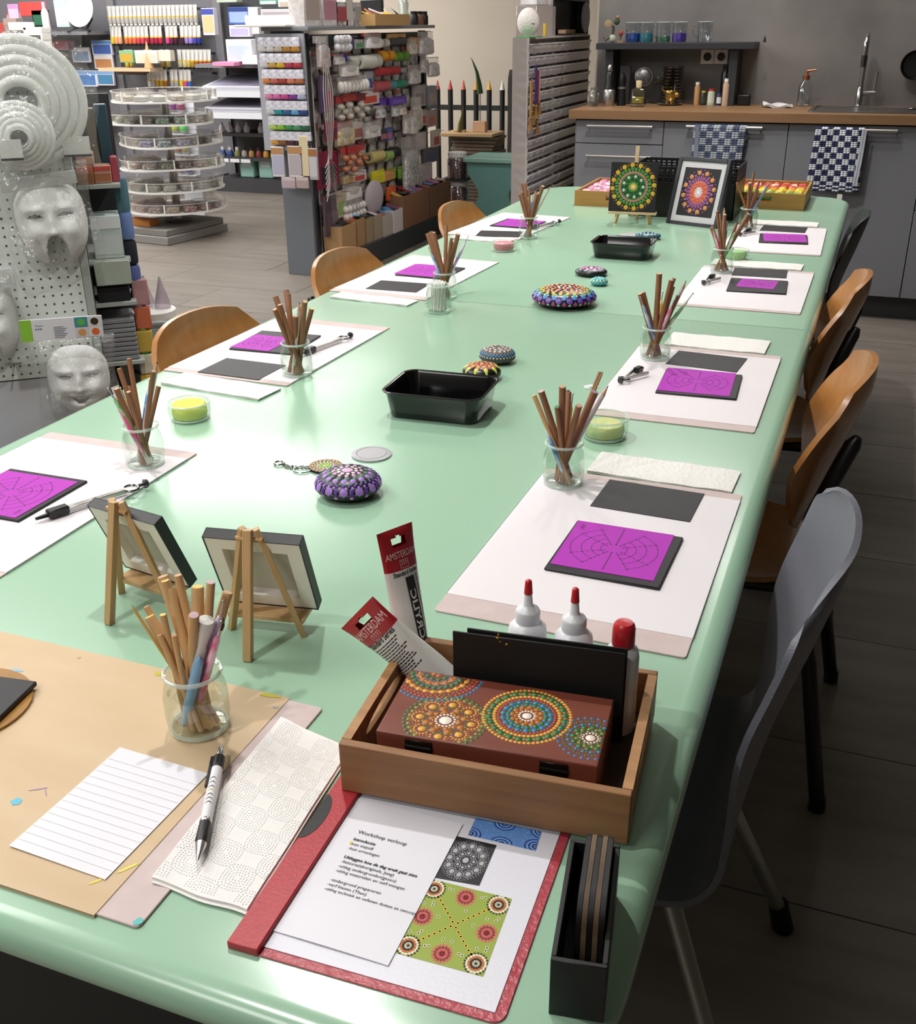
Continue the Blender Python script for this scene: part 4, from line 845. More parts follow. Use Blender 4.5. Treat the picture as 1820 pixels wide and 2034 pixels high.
# black box of coasters
kb=thing('coaster_box','narrow matte black box holding standing black coasters, near right corner','box',(-.126,.583,ZT),.155)
MB_=pm('matte_black_box','#131315',.5)
BWx,BLy,BHz=.040,.124,.055
MB().box(-BWx/2+.003,-BLy/2+.003,.0,BWx/2-.003,BLy/2-.003,.003).obj('base',MB_,kb)
for a in ((-BWx/2,-BLy/2,BWx/2,-BLy/2+.004),(-BWx/2,BLy/2-.004,BWx/2,BLy/2)): bev(MB().box(a[0],a[1],0,a[2],a[3],BHz).obj('end_wall',MB_,kb),.0006,1)
for s in (-1,1): bev(MB().box(s*BWx/2-(.004 if s>0 else 0),-BLy/2+.004,0,s*BWx/2+(.004 if s<0 else 0),BLy/2-.004,BHz).obj('side_wall',MB_,kb),.0006,1)
COA=pm('coaster_black','#171514',.5); COE=pm('coaster_edge','#7b6248',.7,mix='#2a2320',scale=30,stretch=(1,.5,1))
cR=.0435
for k in range(5):
    a=kb.rotation_euler[2]; lx=-.0040+.0042*k; x=kb.location.x+lx*cos(a)-.014*sin(a); y=kb.location.y+lx*sin(a)+.014*cos(a)
    t=thing('coaster',ORD[k]+' black coaster from left, standing in the narrow black box','coaster',(x,y,ZT+.0035),a,'coasters in the black box')
    m=MB(); pts=rrect(-.046,0,.043,.074,.020,5); m.add([(-.0020,u,v) for u,v in pts],[list(range(len(pts)))],0,False); m.add([(.0020,u,v) for u,v in pts],[list(range(len(pts)))[::-1]],0,False); 
    m.obj('coaster_face',COA,t)
    m=MB(); m.loft([[(-.0019,u,v) for u,v in pts],[(.0019,u,v) for u,v in pts]],None,False,False); lab(m.obj('coaster_edge',COE if k%2 else COA,t),'raw brown edge' if k%2 else 'black painted edge')
# ---------------------------------------------------------------- little easels
EW=pm('easel_wood','#cfac80',.5,mix='#b8935f',scale=12,stretch=(8,8,1),amt=.6); EDG=pm('canvas_edge_black','#121113',.5); CAN=pm('raw_canvas','#f5f2ec',.8,bump=.2,bscale=300)
def strut(t,name,a,b,w=.0085,d=.007):
    a,b=Vector(a),Vector(b); o=bev(MB().box(-w/2,-d/2,0,w/2,d/2,(b-a).length).obj(name,EW,t,a),.0006,1); o.rotation_mode='QUATERNION'; q=(b-a).normalized().to_track_quat('Z','Y'); o.rotation_quaternion=q; o.rotation_mode='XYZ'; return o
def easel_back(label,clabel,x,y,rz,S,crz=None,lean=.38):
    t=thing('table_easel',label,'easel',(x,y,ZT),rz,'little wooden easels at the near end')
    strut(t,'rear_leg',(0,-.062,0),(0,-.026,.148),.010,.009)
    for s in (-1,1): strut(t,'front_leg',(s*.045,.0,0),(s*.008,-.022,.148))
    bev(MB().box(-.047,-.003,.018,.047,.030,.024).obj('ledge',EW,t),.0006,1)
    MB().cyl((-.016,-.024,.136),(.016,-.024,.136),.0026,None,8).obj('dowel_pin',DOWL,t)
    c=thing('small_canvas',clabel,'canvas',(x-.021*sin(rz),y+.021*cos(rz),ZT+.0245),rz,'little black canvases on the easels')
    c.rotation_euler=(lean,0,rz); h=S/2; D=.015; bw=.019
    MB().box(-h,D-.001,0,h,D,S).obj('canvas_front',SLATE,c)
    for nm,b in (('side_edge',(-h,.0,0,-h+.0012,D,S)),('side_edge',(h-.0012,0,0,h,D,S)),('top_edge',(-h,0,S-.0012,h,D,S)),('bottom_edge',(-h,0,0,h,D,.0012))): MB().box(*b).obj(nm,EDG,c)
    for b in ((-h+.0014,.0004,.0014,-h+bw,D-.0015,S-.0014),(h-bw,.0004,.0014,h-.0014,D-.0015,S-.0014),(-h+bw,.0004,.0014,h-bw,D-.0015,bw),(-h+bw,.0004,S-bw,h-bw,D-.0015,S-.0014)):
        bev(MB().box(*b).obj('stretcher_bar',CAN,c),.0005,1)
    MB().box(-h+bw,D-.004,bw,h-bw,D-.0015,S-bw).obj('canvas_back',pm('canvas_back','#cbc4ba',.8),c)
    return t
easel_back('little wooden easel seen from behind, right of the pair','little black canvas seen from behind on the right easel',-.599,.909,.17,.116)
easel_back('little wooden easel seen from behind, left of the pair','little black canvas turned sideways on the left easel',-.779,.921,-.16,.112)
# ---------------------------------------------------------------- far end of the table
PAL=pm('pale_easel_wood','#d9bd92',.5)
fe=thing('table_easel','pale wooden easel with green mandala canvas at the far end','easel',(-.795,3.785,ZT),.06)
def strut2(t,name,a,b,w,d):
    o=strut(t,name,a,b,w,d); o.data.materials.clear(); o.data.materials.append(PAL); return o
for s in (-1,1): strut2(fe,'front_leg',(s*.062,-.012,0),(s*.012,.045,.20),.014,.010)
strut2(fe,'mast',(-.004,.01,.02),(-.004,.058,.255),.013,.010); strut2(fe,'rear_leg',(0,.10,0),(0,.058,.19),.011,.009)
bev(MB().box(-.085,-.030,.034,.085,.0,.042).obj('ledge',PAL,fe),.0008,1)
fc=thing('mandala_canvas','square black canvas with green and yellow dot mandala','canvas',(-.796,3.762,ZT+.043),.06); fc.rotation_euler=(-.10,0,.06)
bev(MB().box(-.083,0,0,.083,.018,.166).obj('canvas',SLATE,fc),.001,1)
m=MB(); mandala(m,lambda x,y:((x,-.0003,.084+y),(0,-1,0)),.073,[(q[0],q[1],q[2]*1.3,q[3],q[4]) for q in [(1,16,.085,0,.1),(1.0,16,.04,1,.1+.196),(.86,40,.03,2,0),(.79,30,.055,2,0),(.66,34,.05,3,0),(.57,34,.03,2,.1),(.47,9,.06,4,0),(.40,18,.035,2,0),(.42,9,.085,5,.35),(.29,9,.06,5,0),(.20,10,.05,2,0),(.12,8,.05,0,0),(0,1,.10,6,0),(1.1,48,.02,1,0)]])
m.obj('dot_painting',P('e0b030','9a7a24','4c9a3c','c08a74','cfd8cc','1f5c2c','f0dcb4'),fc)
# framed mandala
fr_=thing('framed_picture','dark framed mandala print leaning on the black crate','picture',(-.590,3.788,ZT),-.33); fr_.rotation_euler=(-.30,0,-.33)
FW,FH=.198,.232; GF=pm('graphite_frame','#2e2f36',.42)
for nm,b in (('frame_side',(-FW/2,0,0,-FW/2+.013,.022,FH)),('frame_side',(FW/2-.013,0,0,FW/2,.022,FH)),('frame_rail',(-FW/2+.013,0,0,FW/2-.013,.022,.013)),('frame_rail',(-FW/2+.013,0,FH-.013,FW/2-.013,.022,FH))): bev(MB().box(*b).obj(nm,GF,fr_),.0015,1)
MB().box(-FW/2+.012,.006,.012,FW/2-.012,.012,FH-.012).obj('white_mount',cm('#dcd9dc',.5),fr_)
MB().box(-.069,.0052,.034,.069,.0059,FH-.034).obj('black_print',SLATE,fr_)
m=MB(); mandala(m,lambda x,y:((x*.95,.0050,.116+y*1.12),(0,-1,0)),.060,[(q[0],q[1],q[2]*1.35,q[3],q[4]) for q in [(1,12,.10,0,.2),(1,12,.05,5,.2),(.9,12,.05,4,.46),(1.12,30,.03,1,0),(.80,36,.035,1,0),(.70,24,.06,1,0),(.62,36,.03,1,.1),(.46,12,.11,2,0),(.34,12,.09,2,.26),(.26,14,.04,3,0),(.18,12,.045,3,0),(.1,8,.05,3,0),(0,1,.12,6,0),(.56,24,.025,3,0)]])
m.obj('dot_painting',P('e0954a','a8589a','d9603c','e8d4dc','c070b0','f0c090','ffffff'),fr_)
# black crate behind
cr_=thing('basket','black perforated basket behind the easel and frame','basket',(-.640,4.075,ZT),0); CB=pm('crate_black','#101013',.4)
def crate_wall(a,b,h,th,name):
    a,b=Vector((*a,0)),Vector((*b,0)); L=(b-a).length; o_=MB(); ny=int(L/.020); dx=L/ny
    o_.box(0,0,0,L,th,h-.055); o_.box(0,0,h-.010,L,th,h)
    for k in range(3): o_.box(0,0,h-.041+.0105*k,L,th,h-.036+.0105*k)
    for i in range(ny+1): o_.box(max(0,i*dx-.004),.0002,h-.056,min(L,i*dx+.004),th-.0002,h-.009)
    o=o_.obj(name,CB,cr_,a); o.rotation_euler=(0,0,atan2((b-a).y,(b-a).x)); return o
crate_wall((-.205,-.135),(.175,-.135),.178,.004,'front_wall'); crate_wall((.175,-.135),(.175,.135),.178,.004,'side_wall'); crate_wall((.175,.135),(-.205,.135),.178,.004,'rear_wall'); crate_wall((-.205,.135),(-.205,-.135),.178,.004,'side_wall')
MB().box(-.203,-.133,0,.173,.133,.004).obj('base',CB,cr_)
# bamboo trays
BAM=pm('bamboo_tray','#b58849',.45,mix='#a4763a',scale=10,stretch=(1,8,8),amt=.5)
def bamboo(label,x0,y0,x1,y1,h,slotx):
    t=thing('bamboo_tray',label,'tray',((x0+x1)/2,y0,ZT),0,'bamboo trays at the far end'); w=(x1-x0)/2; d=y1-y0
    MB().box(-w,.0,0,w,d,.006).obj('base',BAM,t)
    m=MB(); s=.05; m.box(-w,0,.006,slotx-s,.009,h).box(slotx+s,0,.006,w,.009,h).box(slotx-s,0,.006,slotx+s,.009,h*.42).box(slotx-s,0,h*.78,slotx+s,.009,h); m.obj('front_wall',BAM,t)
    bev(MB().box(-w,d-.009,.006,w,d,h).obj('rear_wall',BAM,t),.001,1)
    for s in (-1,1): bev(MB().box(s*w-(.009 if s>0 else 0),.009,.006,s*w+(.009 if s<0 else 0),d-.009,h).obj('side_wall',BAM,t),.001,1)
    return t
bamboo('bamboo tray of pink wrapped pieces, left of the easel',-1.098,4.11,-.868,4.50,.057,.06)
bamboo('bamboo tray of red, yellow and green pieces, right of the frame',-.545,4.235,-.243,4.60,.060,-.02)
def pieces(lbl,cat,grp,x0,y0,x1,y1,rows,cols,colf,z,proto=[]):
    for j in range(rows):
        for i in range(cols):
            hx=colf(i,j); m=pm('wrap_'+hx.strip('#'),hx,.22,coat=.4)
            key=hx
            x=x0+(x1-x0)*(i+.5)/cols+rnd.uniform(-.004,.004); y=y0+(y1-y0)*(j+.5)/rows+rnd.uniform(-.004,.004)
            s=MB(); w=(x1-x0)/cols*.46; d=(y1-y0)/rows*.46
            s.loft([[(a*k,b*k,zz) for a,b in rrect(-w,-d,w,d,min(w,d)*.4,3)] for k,zz in ((.7,0),(1,.006),(1,.016),(.72,.022))],None,True,True)
            o=s.obj('paint_pot',m,None,(x,y,z),(rnd.uniform(-.2,.2),rnd.uniform(-.2,.2),rnd.uniform(-.25,.25))); tag(o,lbl(i,j,hx),cat,grp)
NM={'#e9a8c6':'pink','#d98aa8':'rose','#f0d6e0':'pale pink','#b9889a':'mauve','#c8484a':'red','#d9694c':'orange red','#e0b23c':'amber','#e6cf4a':'yellow','#9ab85a':'light green','#5f9a4c':'green','#f0e2d0':'cream'}
pieces(lambda i,j,h:NM[h]+' wrapped piece, row %s from front, %s from left, left bamboo tray'%(ORD[j],ORD[i]),'wrapped piece','pieces in the left bamboo tray',-1.084,4.125,-.882,4.485,9,6,lambda i,j:['#d98aa8','#f0d6e0','#b9889a','#e9a8c6'][(i*3+j*5)%4],ZT+.030)
pieces(lambda i,j,h:NM[h]+' wrapped piece, row %s from front, %s from left, right bamboo tray'%(ORD[j],ORD[i]),'wrapped piece','pieces in the right bamboo tray',-.531,4.25,-.257,4.585,9,8,lambda i,j:[['#5f9a4c','#9ab85a'],['#9ab85a','#5f9a4c'],['#9ab85a','#e6cf4a'],['#e6cf4a','#e0b23c'],['#e0b23c','#e6cf4a'],['#e0b23c','#d9694c'],['#d9694c','#c8484a'],['#c8484a','#f0e2d0'],['#c8484a','#d9694c']][j][(i*7+j)%2],ZT+.032)
# ================================================================ kitchen along the far right wall
KF=5.70; CAB=pm('cabinet_grey','#7d7e84',.5,spec=.35); CABD=pm('cabinet_gap','#232326',.7); CT=pm('worktop_oak','#8c6a4a',.45,mix='#7a5a3d',scale=4,stretch=(1,10,10),amt=.6)
PANEL=pm('concrete_panel','#85807e',.55,mix='#5d5a59',scale=2.2,amt=.5,detail=9,bump=.04,bscale=18)
pnl=MB().box(-1.585,6.325,.985,2.35,6.345,2.9).obj('trim_1',PANEL); struct(pnl)
XS=[-1.530,-1.063,-.446,.190,.826,1.45]
def handle(parent,x0,x1,z):
    h=MB().tube([(x0,-.030,z),(x1,-.030,z)],.0085,10).obj('handle',STEEL,parent)
    for x in (x0+.012,x1-.012): MB().cyl((x,-.030,z),(x,0,z),.005,None,8).obj('handle_post',STEEL,h)
for i in range(5):
    x0,x1=XS[i],XS[i+1]; nm=['leftmost grey kitchen drawer unit with bar handles','grey kitchen cabinet with the faded checked towel','grey kitchen cabinet under the sink with the blue checked towel','grey kitchen cabinet at the right edge, partly hidden','grey kitchen cabinet outside the right frame edge'][i]
    t=thing('kitchen_cabinet',nm,'cabinet',((x0+x1)/2,KF,0),0,'grey base cabinets'); w=(x1-x0)/2
    MB().box(-w+.001,.020,.135,w-.001,.60,.940).obj('body',CABD if i else CAB,t); MB().box(-w,.065,0,w,.085,.134).obj('plinth',pm('plinth_grey','#3f4145',.6),t)
    if i==0:
        for zb,zt in ((.822,.936),(.500,.818),(.138,.496)):
            zt_=.936 if zb==.822 else zt
            d=bev(MB().box(-w+.002,0,zb,w-.002,.019,zt_).obj('drawer_front',CAB,t),.0015,1); handle(d,-.165,.180,{.822:.909,.500:.760,.138:.44}[zb])
        bev(MB().box(-w-.001,.0,.136,-w+.0008,.60,.938).obj('end_panel',CAB,t),.0005,1)
    elif i==3:
        bev(MB().box(-w+.002,0,.552,w-.002,.019,.936).obj('drawer_front',CAB,t),.0015,1); bev(MB().box(-w+.002,0,.120,w-.002,.019,.548).obj('door',CAB,t),.0015,1)
    else:
        d=bev(MB().box(-w+.002,0,.120,w-.002,.019,.936).obj('door',CAB,t),.0015,1); handle(d,-.19 if i==1 else -.165,.185,.916)
SX0,SX1,SY0,SY1=-.36,.16,5.80,6.20
ct=thing('worktop','oak kitchen worktop with sink cut-out along the concrete wall','worktop',(.4,6.0,.943))
m=MB()
for a in ((-1.563,5.672,SX0,6.325),(SX1,5.672,1.46,6.325),(SX0,5.672,SX1,SY0),(SX0,SY1,SX1,6.325)): m.box(a[0]-.4,a[1]-6,0,a[2]-.4,a[3]-6,.042)
m.obj('worktop_board',CT,ct)
sk=thing('kitchen_sink','dark inset sink basin with steel drain in the worktop','sink',(-.1,6.0,.985))
SK=pm('sink_dark','#4b4641',.35,mix='#403b37',scale=20); m=MB()
def rr(i,z,r): return [(x+.1-.0,y-6,z) for x,y in rrect(SX0-.012+i,SY0-.012+i,SX1+.012-i,SY1+.012-i,r,5)]
m.loft([rr(0,.0005,.03),rr(.001,.005,.03),rr(.020,.006,.025),rr(.026,-.01,.03),rr(.032,-.15,.04)],None,False,True); m.obj('basin',SK,sk)
MB().lathe([(0,.0),(.042,.0),(.045,.003),(.04,.004),(0,.004)],20).obj('drain',CHROME,sk,(.06,0,-.150)); bev(MB().box(.19,.06,.0062,.245,.17,.0082).obj('overflow_plate',CHROME,sk),.001,1)
# faucet
fx_,fz_=-.150,.985; f=thing('faucet','chrome swan neck faucet with side lever behind the sink','faucet',(fx_,6.235,fz_))
MB().lathe([(.026,0),(.026,.006),(.019,.010),(.019,.085),(.016,.09),(.016,.10)],20,cap=True).obj('base',CHROME,f)
MB().tube([(0,0,.09),(0,0,.29)]+[(0,-.055+.055*cos(a),.29+.055*sin(a)) for a in [pi*k/10 for k in range(1,11)]]+[(0,-.110,.235)],.0125,12).obj('spout',CHROME,f)
MB().cyl((0,-.110,.25),(0,-.110,.195),.0155,.0145,14).obj('spray_head',pm('dark_chrome','#77777a',.2,1),f)
l=MB().cyl((.0,0,.065),(.075,0,.068),.013,.012,12).obj('lever_arm',CHROME,f); MB().tube([(.066,0,.066),(.072,-.004,.17)],[.008,.006],10).obj('lever',CHROME,l)
# towels
def ktowel(label,xa,xb,z0,z1,a,b,fray,cells,crest):
    t=thing('tea_towel',label,'towel',((xa+xb)/2,KF-.030,.916),0,'checked towels on the cabinet handles'); w=xb-xa
    m=MB(); nx,nz=cells*2,16; L=z1-z0
    def fn(u,v):
        x=-w/2+w*u+(fray*v*(.5-u)*.3); s=v*(L+.10)-.10
        if s<0: return (x,.010+.006*sin(8*u)*0-.0,.0095-.0+s*1.0) if s<-.012 else (x,.009*( -cos(pi*(s+.012)/.012*.5+pi/2))*0+.009*(-s/.012)-.0,.0095)
        return (x-crest*v*.02,-.010-.006*sin(9*u+1.3)*min(1,v*3),.0095-s)
    P=[[fn(i/nx,j/44) for j in range(45)] for i in range(nx+1)]
    for i in range(nx):
        for j in range(44):
            s=j/44*(L+.10); cell=.026; 
            k=(int(i*cells/nx)+int(s/ (w/cells) ))%2
            if s>L+.10-.035: k=(int(i*cells*1/nx)+int(s/.012))%2
            m.add([P[i][j],P[i+1][j],P[i+1][j+1],P[i][j+1]],[(0,1,2,3)],k,True)
    o=m.obj('cloth',[pm('towel_'+a.strip('#'),a,.95,bump=.3,bscale=300),pm('towel_'+b.strip('#'),b,.95,bump=.3,bscale=300)],t,fix=False)
    sd=o.modifiers.new('thickness','SOLIDIFY'); sd.thickness=.003
    return t
tt=ktowel('faded grey and navy checked tea towel hanging on a cabinet handle',-.898,-.640,.55,.925,'#9aa0a8','#46506a',.05,8,1)
m=MB()
for k in range(3): m.grid(lambda u,v:(-.137+.010*k+.012*u+.008*v,-.016-.006*k+.004*sin(6*v),.004-.29*v),3,8,.002)
m.obj('folded_edge',pm('towel_edge','#7b828e',.95),tt)
t2=ktowel('navy blue and white checked tea towel hanging before the sink',-.310,-.095,.63,.925,'#c4c8ce','#20264c',-.12,8,0)
m=MB()
for k in range(2): m.grid(lambda u,v:(.100+.012*k+.010*u-.010*v*v,-.014-.006*k+.003*sin(5*v),.006-.26*v),3,8,.002)
m.obj('folded_edge',pm('towel_edge2','#b9bdc8',.95),t2); MB().box(.028,-.018,-.345,.052,-.015,-.297).obj('care_loop',WHITE,t2)
# shelf over the worktop
SH=pm('shelf_anthracite','#2a2b30',.5); sh=thing('wall_shelf','anthracite shelf on two uprights standing on the worktop','shelf',(-1.12,6.12,.985))
bev(MB().box(-.420,-.020,.280,.425,.200,.312).obj('shelf_board',SH,sh),.002,1)
for x in (-.352,.318): bev(MB().box(x-.022,.02,0,x+.022,.195,.280).obj('upright',SH,sh),.0015,1)
SZ=.985+.312
def lathe_thing(name,label,cat,x,y,z,parts,group=None):
    t=thing(name,label,cat,(x,y,z),0,group)
    for nm,mat,prof in parts: MB().lathe(prof,20).obj(nm,mat,t)
    return t
GREYGL=clear('tumbler_glass','#eef3f6',.10,.8,.03)
for k,(px,hx,lb,mug) in enumerate((((-1.3628,1.2987),'#1f4fae','blue painted tumbler, leftmost glass on the shelf',0),((-1.2878,1.2984),'#2f8f9c','turquoise painted tumbler beside the blue one on the shelf',0),((-1.1941,1.298),'#5f9a78','clear glass mug with green flecks on the shelf',1),((-1.1069,1.2977),'#5a2fae','purple painted tumbler near the middle of the shelf',0),((-0.9724,1.2971),None,'clear glass mug standing apart, rightmost on the shelf',1))):
    t=thing('drinking_glass',lb,'glass',(px[0],6.20,SZ),.0,'glasses on the anthracite shelf'); r=.040; h=.100
    MB().lathe([(0,.002),(r*.88,.002),(r*.95,.01),(r,h)],22).obj('glass_body',GREYGL,t); MB().torus((0,0,h),r*.985,.0016,22,6).obj('rim',MATS['glass_rim'],t)
    if hx: MB().lathe([(0,.004),(r*.86,.004),(r*.925,.012),(r*.95,.046 if not mug else .03)],22).obj('painted_band' if not mug else 'green_flecks',cm(hx,.3) if not mug else clear('green_tint','#9fc8ae',.1,.4,.1,veil='#5f9a78',vamt=.25),t)
    if mug: MB().tube([(-r,0,.08),(-r-.022,0,.075),(-r-.026,0,.045),(-r,0,.022)],.004,8).obj('handle',GREYGL,t)
# figurine of found objects
fg=thing('assemblage_figure','small craft figure of wood slices and wire at the left shelf end','figurine',(-1.462,6.15,SZ))
MB().ell((0,0,.022),(.018,.016,.022),12,8).obj('body',cm('#a9b09a',.6),fg); MB().tube([(0,0,.04),(.004,0,.07),(0,0,.085)],.008,8).obj('neck',cm('#4a3f35',.7),fg)
MB().lathe([(0,0),(.020,0),(.020,.010),(.012,.012),(0,.012)],16).obj('wood_slice',cm('#9a8468',.6),fg,(-.022,-.012,.095),(radians(90),0,0)); MB().ell((.020,0,.108),(.018,.012,.020),10,8).obj('head',cm('#3f4a3c',.6),fg); MB().ell((.026,-.010,.128),(.008,.006,.008),8,6).obj('comb',cm('#c07050',.6),fg)
for s in (-1,1): MB().tube([(-.012,s*.008,.03),(-.04,s*.012,.012),(-.05,s*.012,.03)],.004,6).obj('wing_stick',cm('#6a5844',.7),fg)
MB().box(.030,-.02,0,.066,.015,.012).obj('base_block',cm('#8a6f5c',.7),fg); MB().ell((.045,0,.048),(.014,.012,.016),10,8).obj('red_bead',cm('#8f3f30',.5),fg); MB().tube([(.045,0,.012),(.045,0,.04)],.004,6).obj('peg',cm('#5a4636',.7),fg)
MB().cyl((-.655,6.16,SZ),(-.655,6.16,SZ+.03),.010,.002,8).obj('hook_cone',BLACKP); tag([o for o in COL.objects if o.name=='hook_cone'][0],'tiny black cone at the right shelf end','ornament')
# sockets
for k,x in enumerate((-.966,-.892)):
    t=thing('wall_socket',('left' if k==0 else 'right')+' half of the double wall socket under the shelf','socket',(x,6.3245,1.223),0,'double wall socket')
    bev(MB().box(-.0365,-.010,-.037,.0365,0,.037).obj('cover_plate',pm('socket_grey','#dcd8d7',.4),t),.003); MB().torus((0,0,0),.023,.0025,24,6).obj('socket_ring',MATS['socket_grey'],t,(0,-.0105,0),(pi/2,0,0)); MB().lathe([(0,0),(.022,0),(.022,.001),(0,.001)],20).obj('socket_well',pm('socket_black','#101012',.5),t,(0,-.0112,0),(pi/2,0,0))
WT=.9855
BOT='bottles and jars on the worktop'
def bottle2(label,x,y,r,h,body,cap,caph,hx_label=None):
    t=thing('spice_bottle',label,'bottle',(x,y,WT),0,BOT); MB().lathe([(0,0),(r,0),(r,h*.78),(r*.6,h*.9),(r*.55,h*.93)],14).obj('bottle_body',body,t); MB().lathe([(r*.75,h*.88),(r*.75,h),(0,h)],14).obj('cap',cap,t)
    if hx_label: MB().lathe([(r*1.015,h*.15),(r*1.015,h*.6)],14).obj('paper_label',hx_label,t)
bottle2('slim spice bottle with white cap, leftmost of the spices',-.985,6.18,.015,.115,cm('#b58a5a',.35),cm('#e6e4e0',.4),0)
bottle2('short black spice bottle with yellow cap on the worktop',-.948,6.17,.015,.072,cm('#26211c',.35),cm('#caa52e',.4),0,cm('#3a3a32',.5))
bottle2('spice bottle with red cap and pale label on the worktop',-.905,6.16,.019,.083,cm('#a8b09a',.35),cm('#c02a2c',.4),0,cm('#c9cbbb',.5))
bottle2('small dark blue bottle beside the red capped one',-.862,6.16,.013,.070,cm('#232a4a',.3),cm('#1c2138',.4),0,cm('#cfd3da',.5))
bottle2('tall spice mill with white cap beside the right upright',-.827,6.15,.018,.135,cm('#b59a80',.35),cm('#e2dfdb',.4),0)
bottle2('tall black bottle behind the spices under the socket',-.850,6.27,.026,.20,cm('#141318',.25),cm('#141318',.3),0)
lathe_thing('storage_jar','glass jar with dark pebbles at the left worktop end','jar',-1.505,5.97,WT,(('glass_body',GREYGL,[(0,.002),(.024,.002),(.026,.01),(.026,.065),(.018,.075),(.018,.085)]),('pebbles',cm('#4a463e',.7),[(0,.003),(.022,.004),(.0235,.012),(.02,.022),(0,.024)]),('lid',STEEL,[(.019,.083),(.019,.094),(0,.094)])),BOT)
lathe_thing('coffee_grinder','silver and black grinder beside the left upright','grinder',-1.435,6.02,WT,(('silver_base',STEEL,[(0,0),(.032,0),(.034,.004),(.033,.075),(.028,.082)]),('black_top',BLACKP,[(.028,.08),(.028,.09),(.020,.105),(.022,.15),(.012,.17),(0,.172)]),('knob',STEEL,[(0,.17),(.012,.175),(.015,.19),(.008,.205),(0,.207)])),BOT)
lathe_thing('pepper_mill','tall black mill beside the grinder','mill',-1.372,6.05,WT,(('body',BLACKP,[(0,0),(.025,0),(.022,.05),(.018,.09),(.021,.13),(.012,.16),(0,.165)]),('collar',STEEL,[(.0225,.085),(.0225,.095)])),BOT)
bev(MB().box(-.03,-.012,0,.03,.012,.20).obj('slate_board',pm('slate_board','#191a1d',.5),None,(-1.385,6.16,WT),(radians(-8),0,.1)),.002,1); tag([o for o in COL.objects if o.name.startswith('slate_board')][0],'black slate board leaning under the shelf at left','board')
sv=thing('mesh_strainer','round wire mesh strainer standing under the shelf','strainer',(-1.275,6.14,WT)); MB().torus((0,0,0),.046,.0035,28,6).obj('rim_wire',STEEL,sv,(0,0,.142),(radians(80),0,.4)); MB().ell((0,0,0),(.045,.045,.02),18,6,v0=0,v1=pi/2).obj('mesh_bowl',pm('wire_mesh','#8f8f92',.4,.8,mix='#3a3a3c',scale=90),sv,(0,0,.142),(radians(80),0,.4)); MB().tube([(0,.01,.10),(.01,.02,0)],.005,8).obj('handle',BLACKP,sv)
gj=thing('square_jar','square glass jar with yellow contents and cork','jar',(-1.265,5.98,WT),.1,BOT)
MB().loft([[(x,y,z) for x,y in rrect(-.034+i,-.034+i,.034-i,.034-i,.008,3)] for i,z in ((.004,.002),(0,.006),(0,.085),(.006,.092),(.02,.098))],None,True,False).obj('glass_body',GREYGL,gj); MB().loft([[(x,y,z) for x,y in rrect(-.030,-.030,.030,.030,.007,3)] for z in (.020,.024,.045,.047)],None,True,True).obj('yellow_contents',pm('lemon_mix','#c4a92c',.6,mix='#6a6a24',scale=60),gj); MB().lathe([(.014,.096),(.016,.125),(.013,.130),(0,.13)],14).obj('cork',cm('#c9b48e',.7),gj)
gst0=None
for k in range(11):
    r=.060; lb=ORD[k]+' glass bowl from the bottom of the stack under the shelf'
    if gst0 is None: gst0=MB().lathe([(0,0),(r*.55,0),(r*.8,.010),(r,.026)],26).obj('stacked_bowl',clear('smoky_glass','#c9ced2',.14,.75,.08)); o=gst0
    else: o=dup(gst0)
    o.location=(-1.125,6.20,WT+.0165*k); tag(o,lb,'bowl','stack of glass bowls')
br_=thing('branch_ornament','dark branch with a tiny bird under the shelf','ornament',(-1.205,6.24,WT)); MB().box(-.03,-.02,0,.05,.02,.10).obj('dark_box',cm('#1d1b1a',.6),br_); MB().tube([(-.03,0,.10),(0,-.01,.12),(.04,0,.135),(.06,0,.19)],.005,6).obj('twig',cm('#5a4c36',.7),br_); MB().ell((-.005,-.01,.135),(.012,.01,.012),10,6).obj('bird',cm('#6f7470',.6),br_)
bev(MB().box(-.02,0,0,.02,.003,.09).obj('paper_tag',cm('#9a8f7c',.7),None,(-1.155,6.262,WT+.08),(0,radians(14),0)),.0005,1); tag([o for o in COL.objects if o.name=='paper_tag'][0],'tan paper tag standing behind the twig','tag')
cup=thing('gold_cup','shiny gold cat shaped cup on a saucer','cup',(-1.1213,6.1416,WT+.006)); GOLD=pm('gold_glaze','#b08d4e',.2,.85)
MB().lathe([(0,.012),(.022,.014),(.031,.03),(.034,.06),(.030,.068),(.027,.066),(.029,.04),(0,.02)],20).obj('cup_body',GOLD,cup)
for a in (.6,2.2,3.7,5.3): MB().cyl((.02*cos(a),.02*sin(a),0),(.018*cos(a),.018*sin(a),.02),.007,.008,8).obj('foot',GOLD,cup)
MB().ell((.036,-.012,.046),(.016,.014,.015),12,8).obj('cat_head',GOLD,cup); MB().tube([(-.03,0,.06),(-.045,0,.07),(-.045,0,.09)],.005,8).obj('tail',GOLD,cup); MB().tube([(.02,.0,.06),(.022,.0,.10)],[.005,.003],8).obj('spoon_handle',CHROME,cup)
sau=MB().lathe([(0,0),(.045,0),(.068,.006),(.069,.008),(.045,.004),(0,.0035)],30).obj('saucer',pm('silver_saucer','#9d9890',.25,.6),None,(cup.location.x,cup.location.y,WT)); tag(sau,'oval silver saucer under the gold cup','saucer')
bk=bev(MB().box(-.035,-.03,0,.035,.03,.055).obj('black_gadget',BLACKP,None,(-.735,6.2,WT)),.006); tag(bk,'low black gadget right of the shelf upright','gadget')
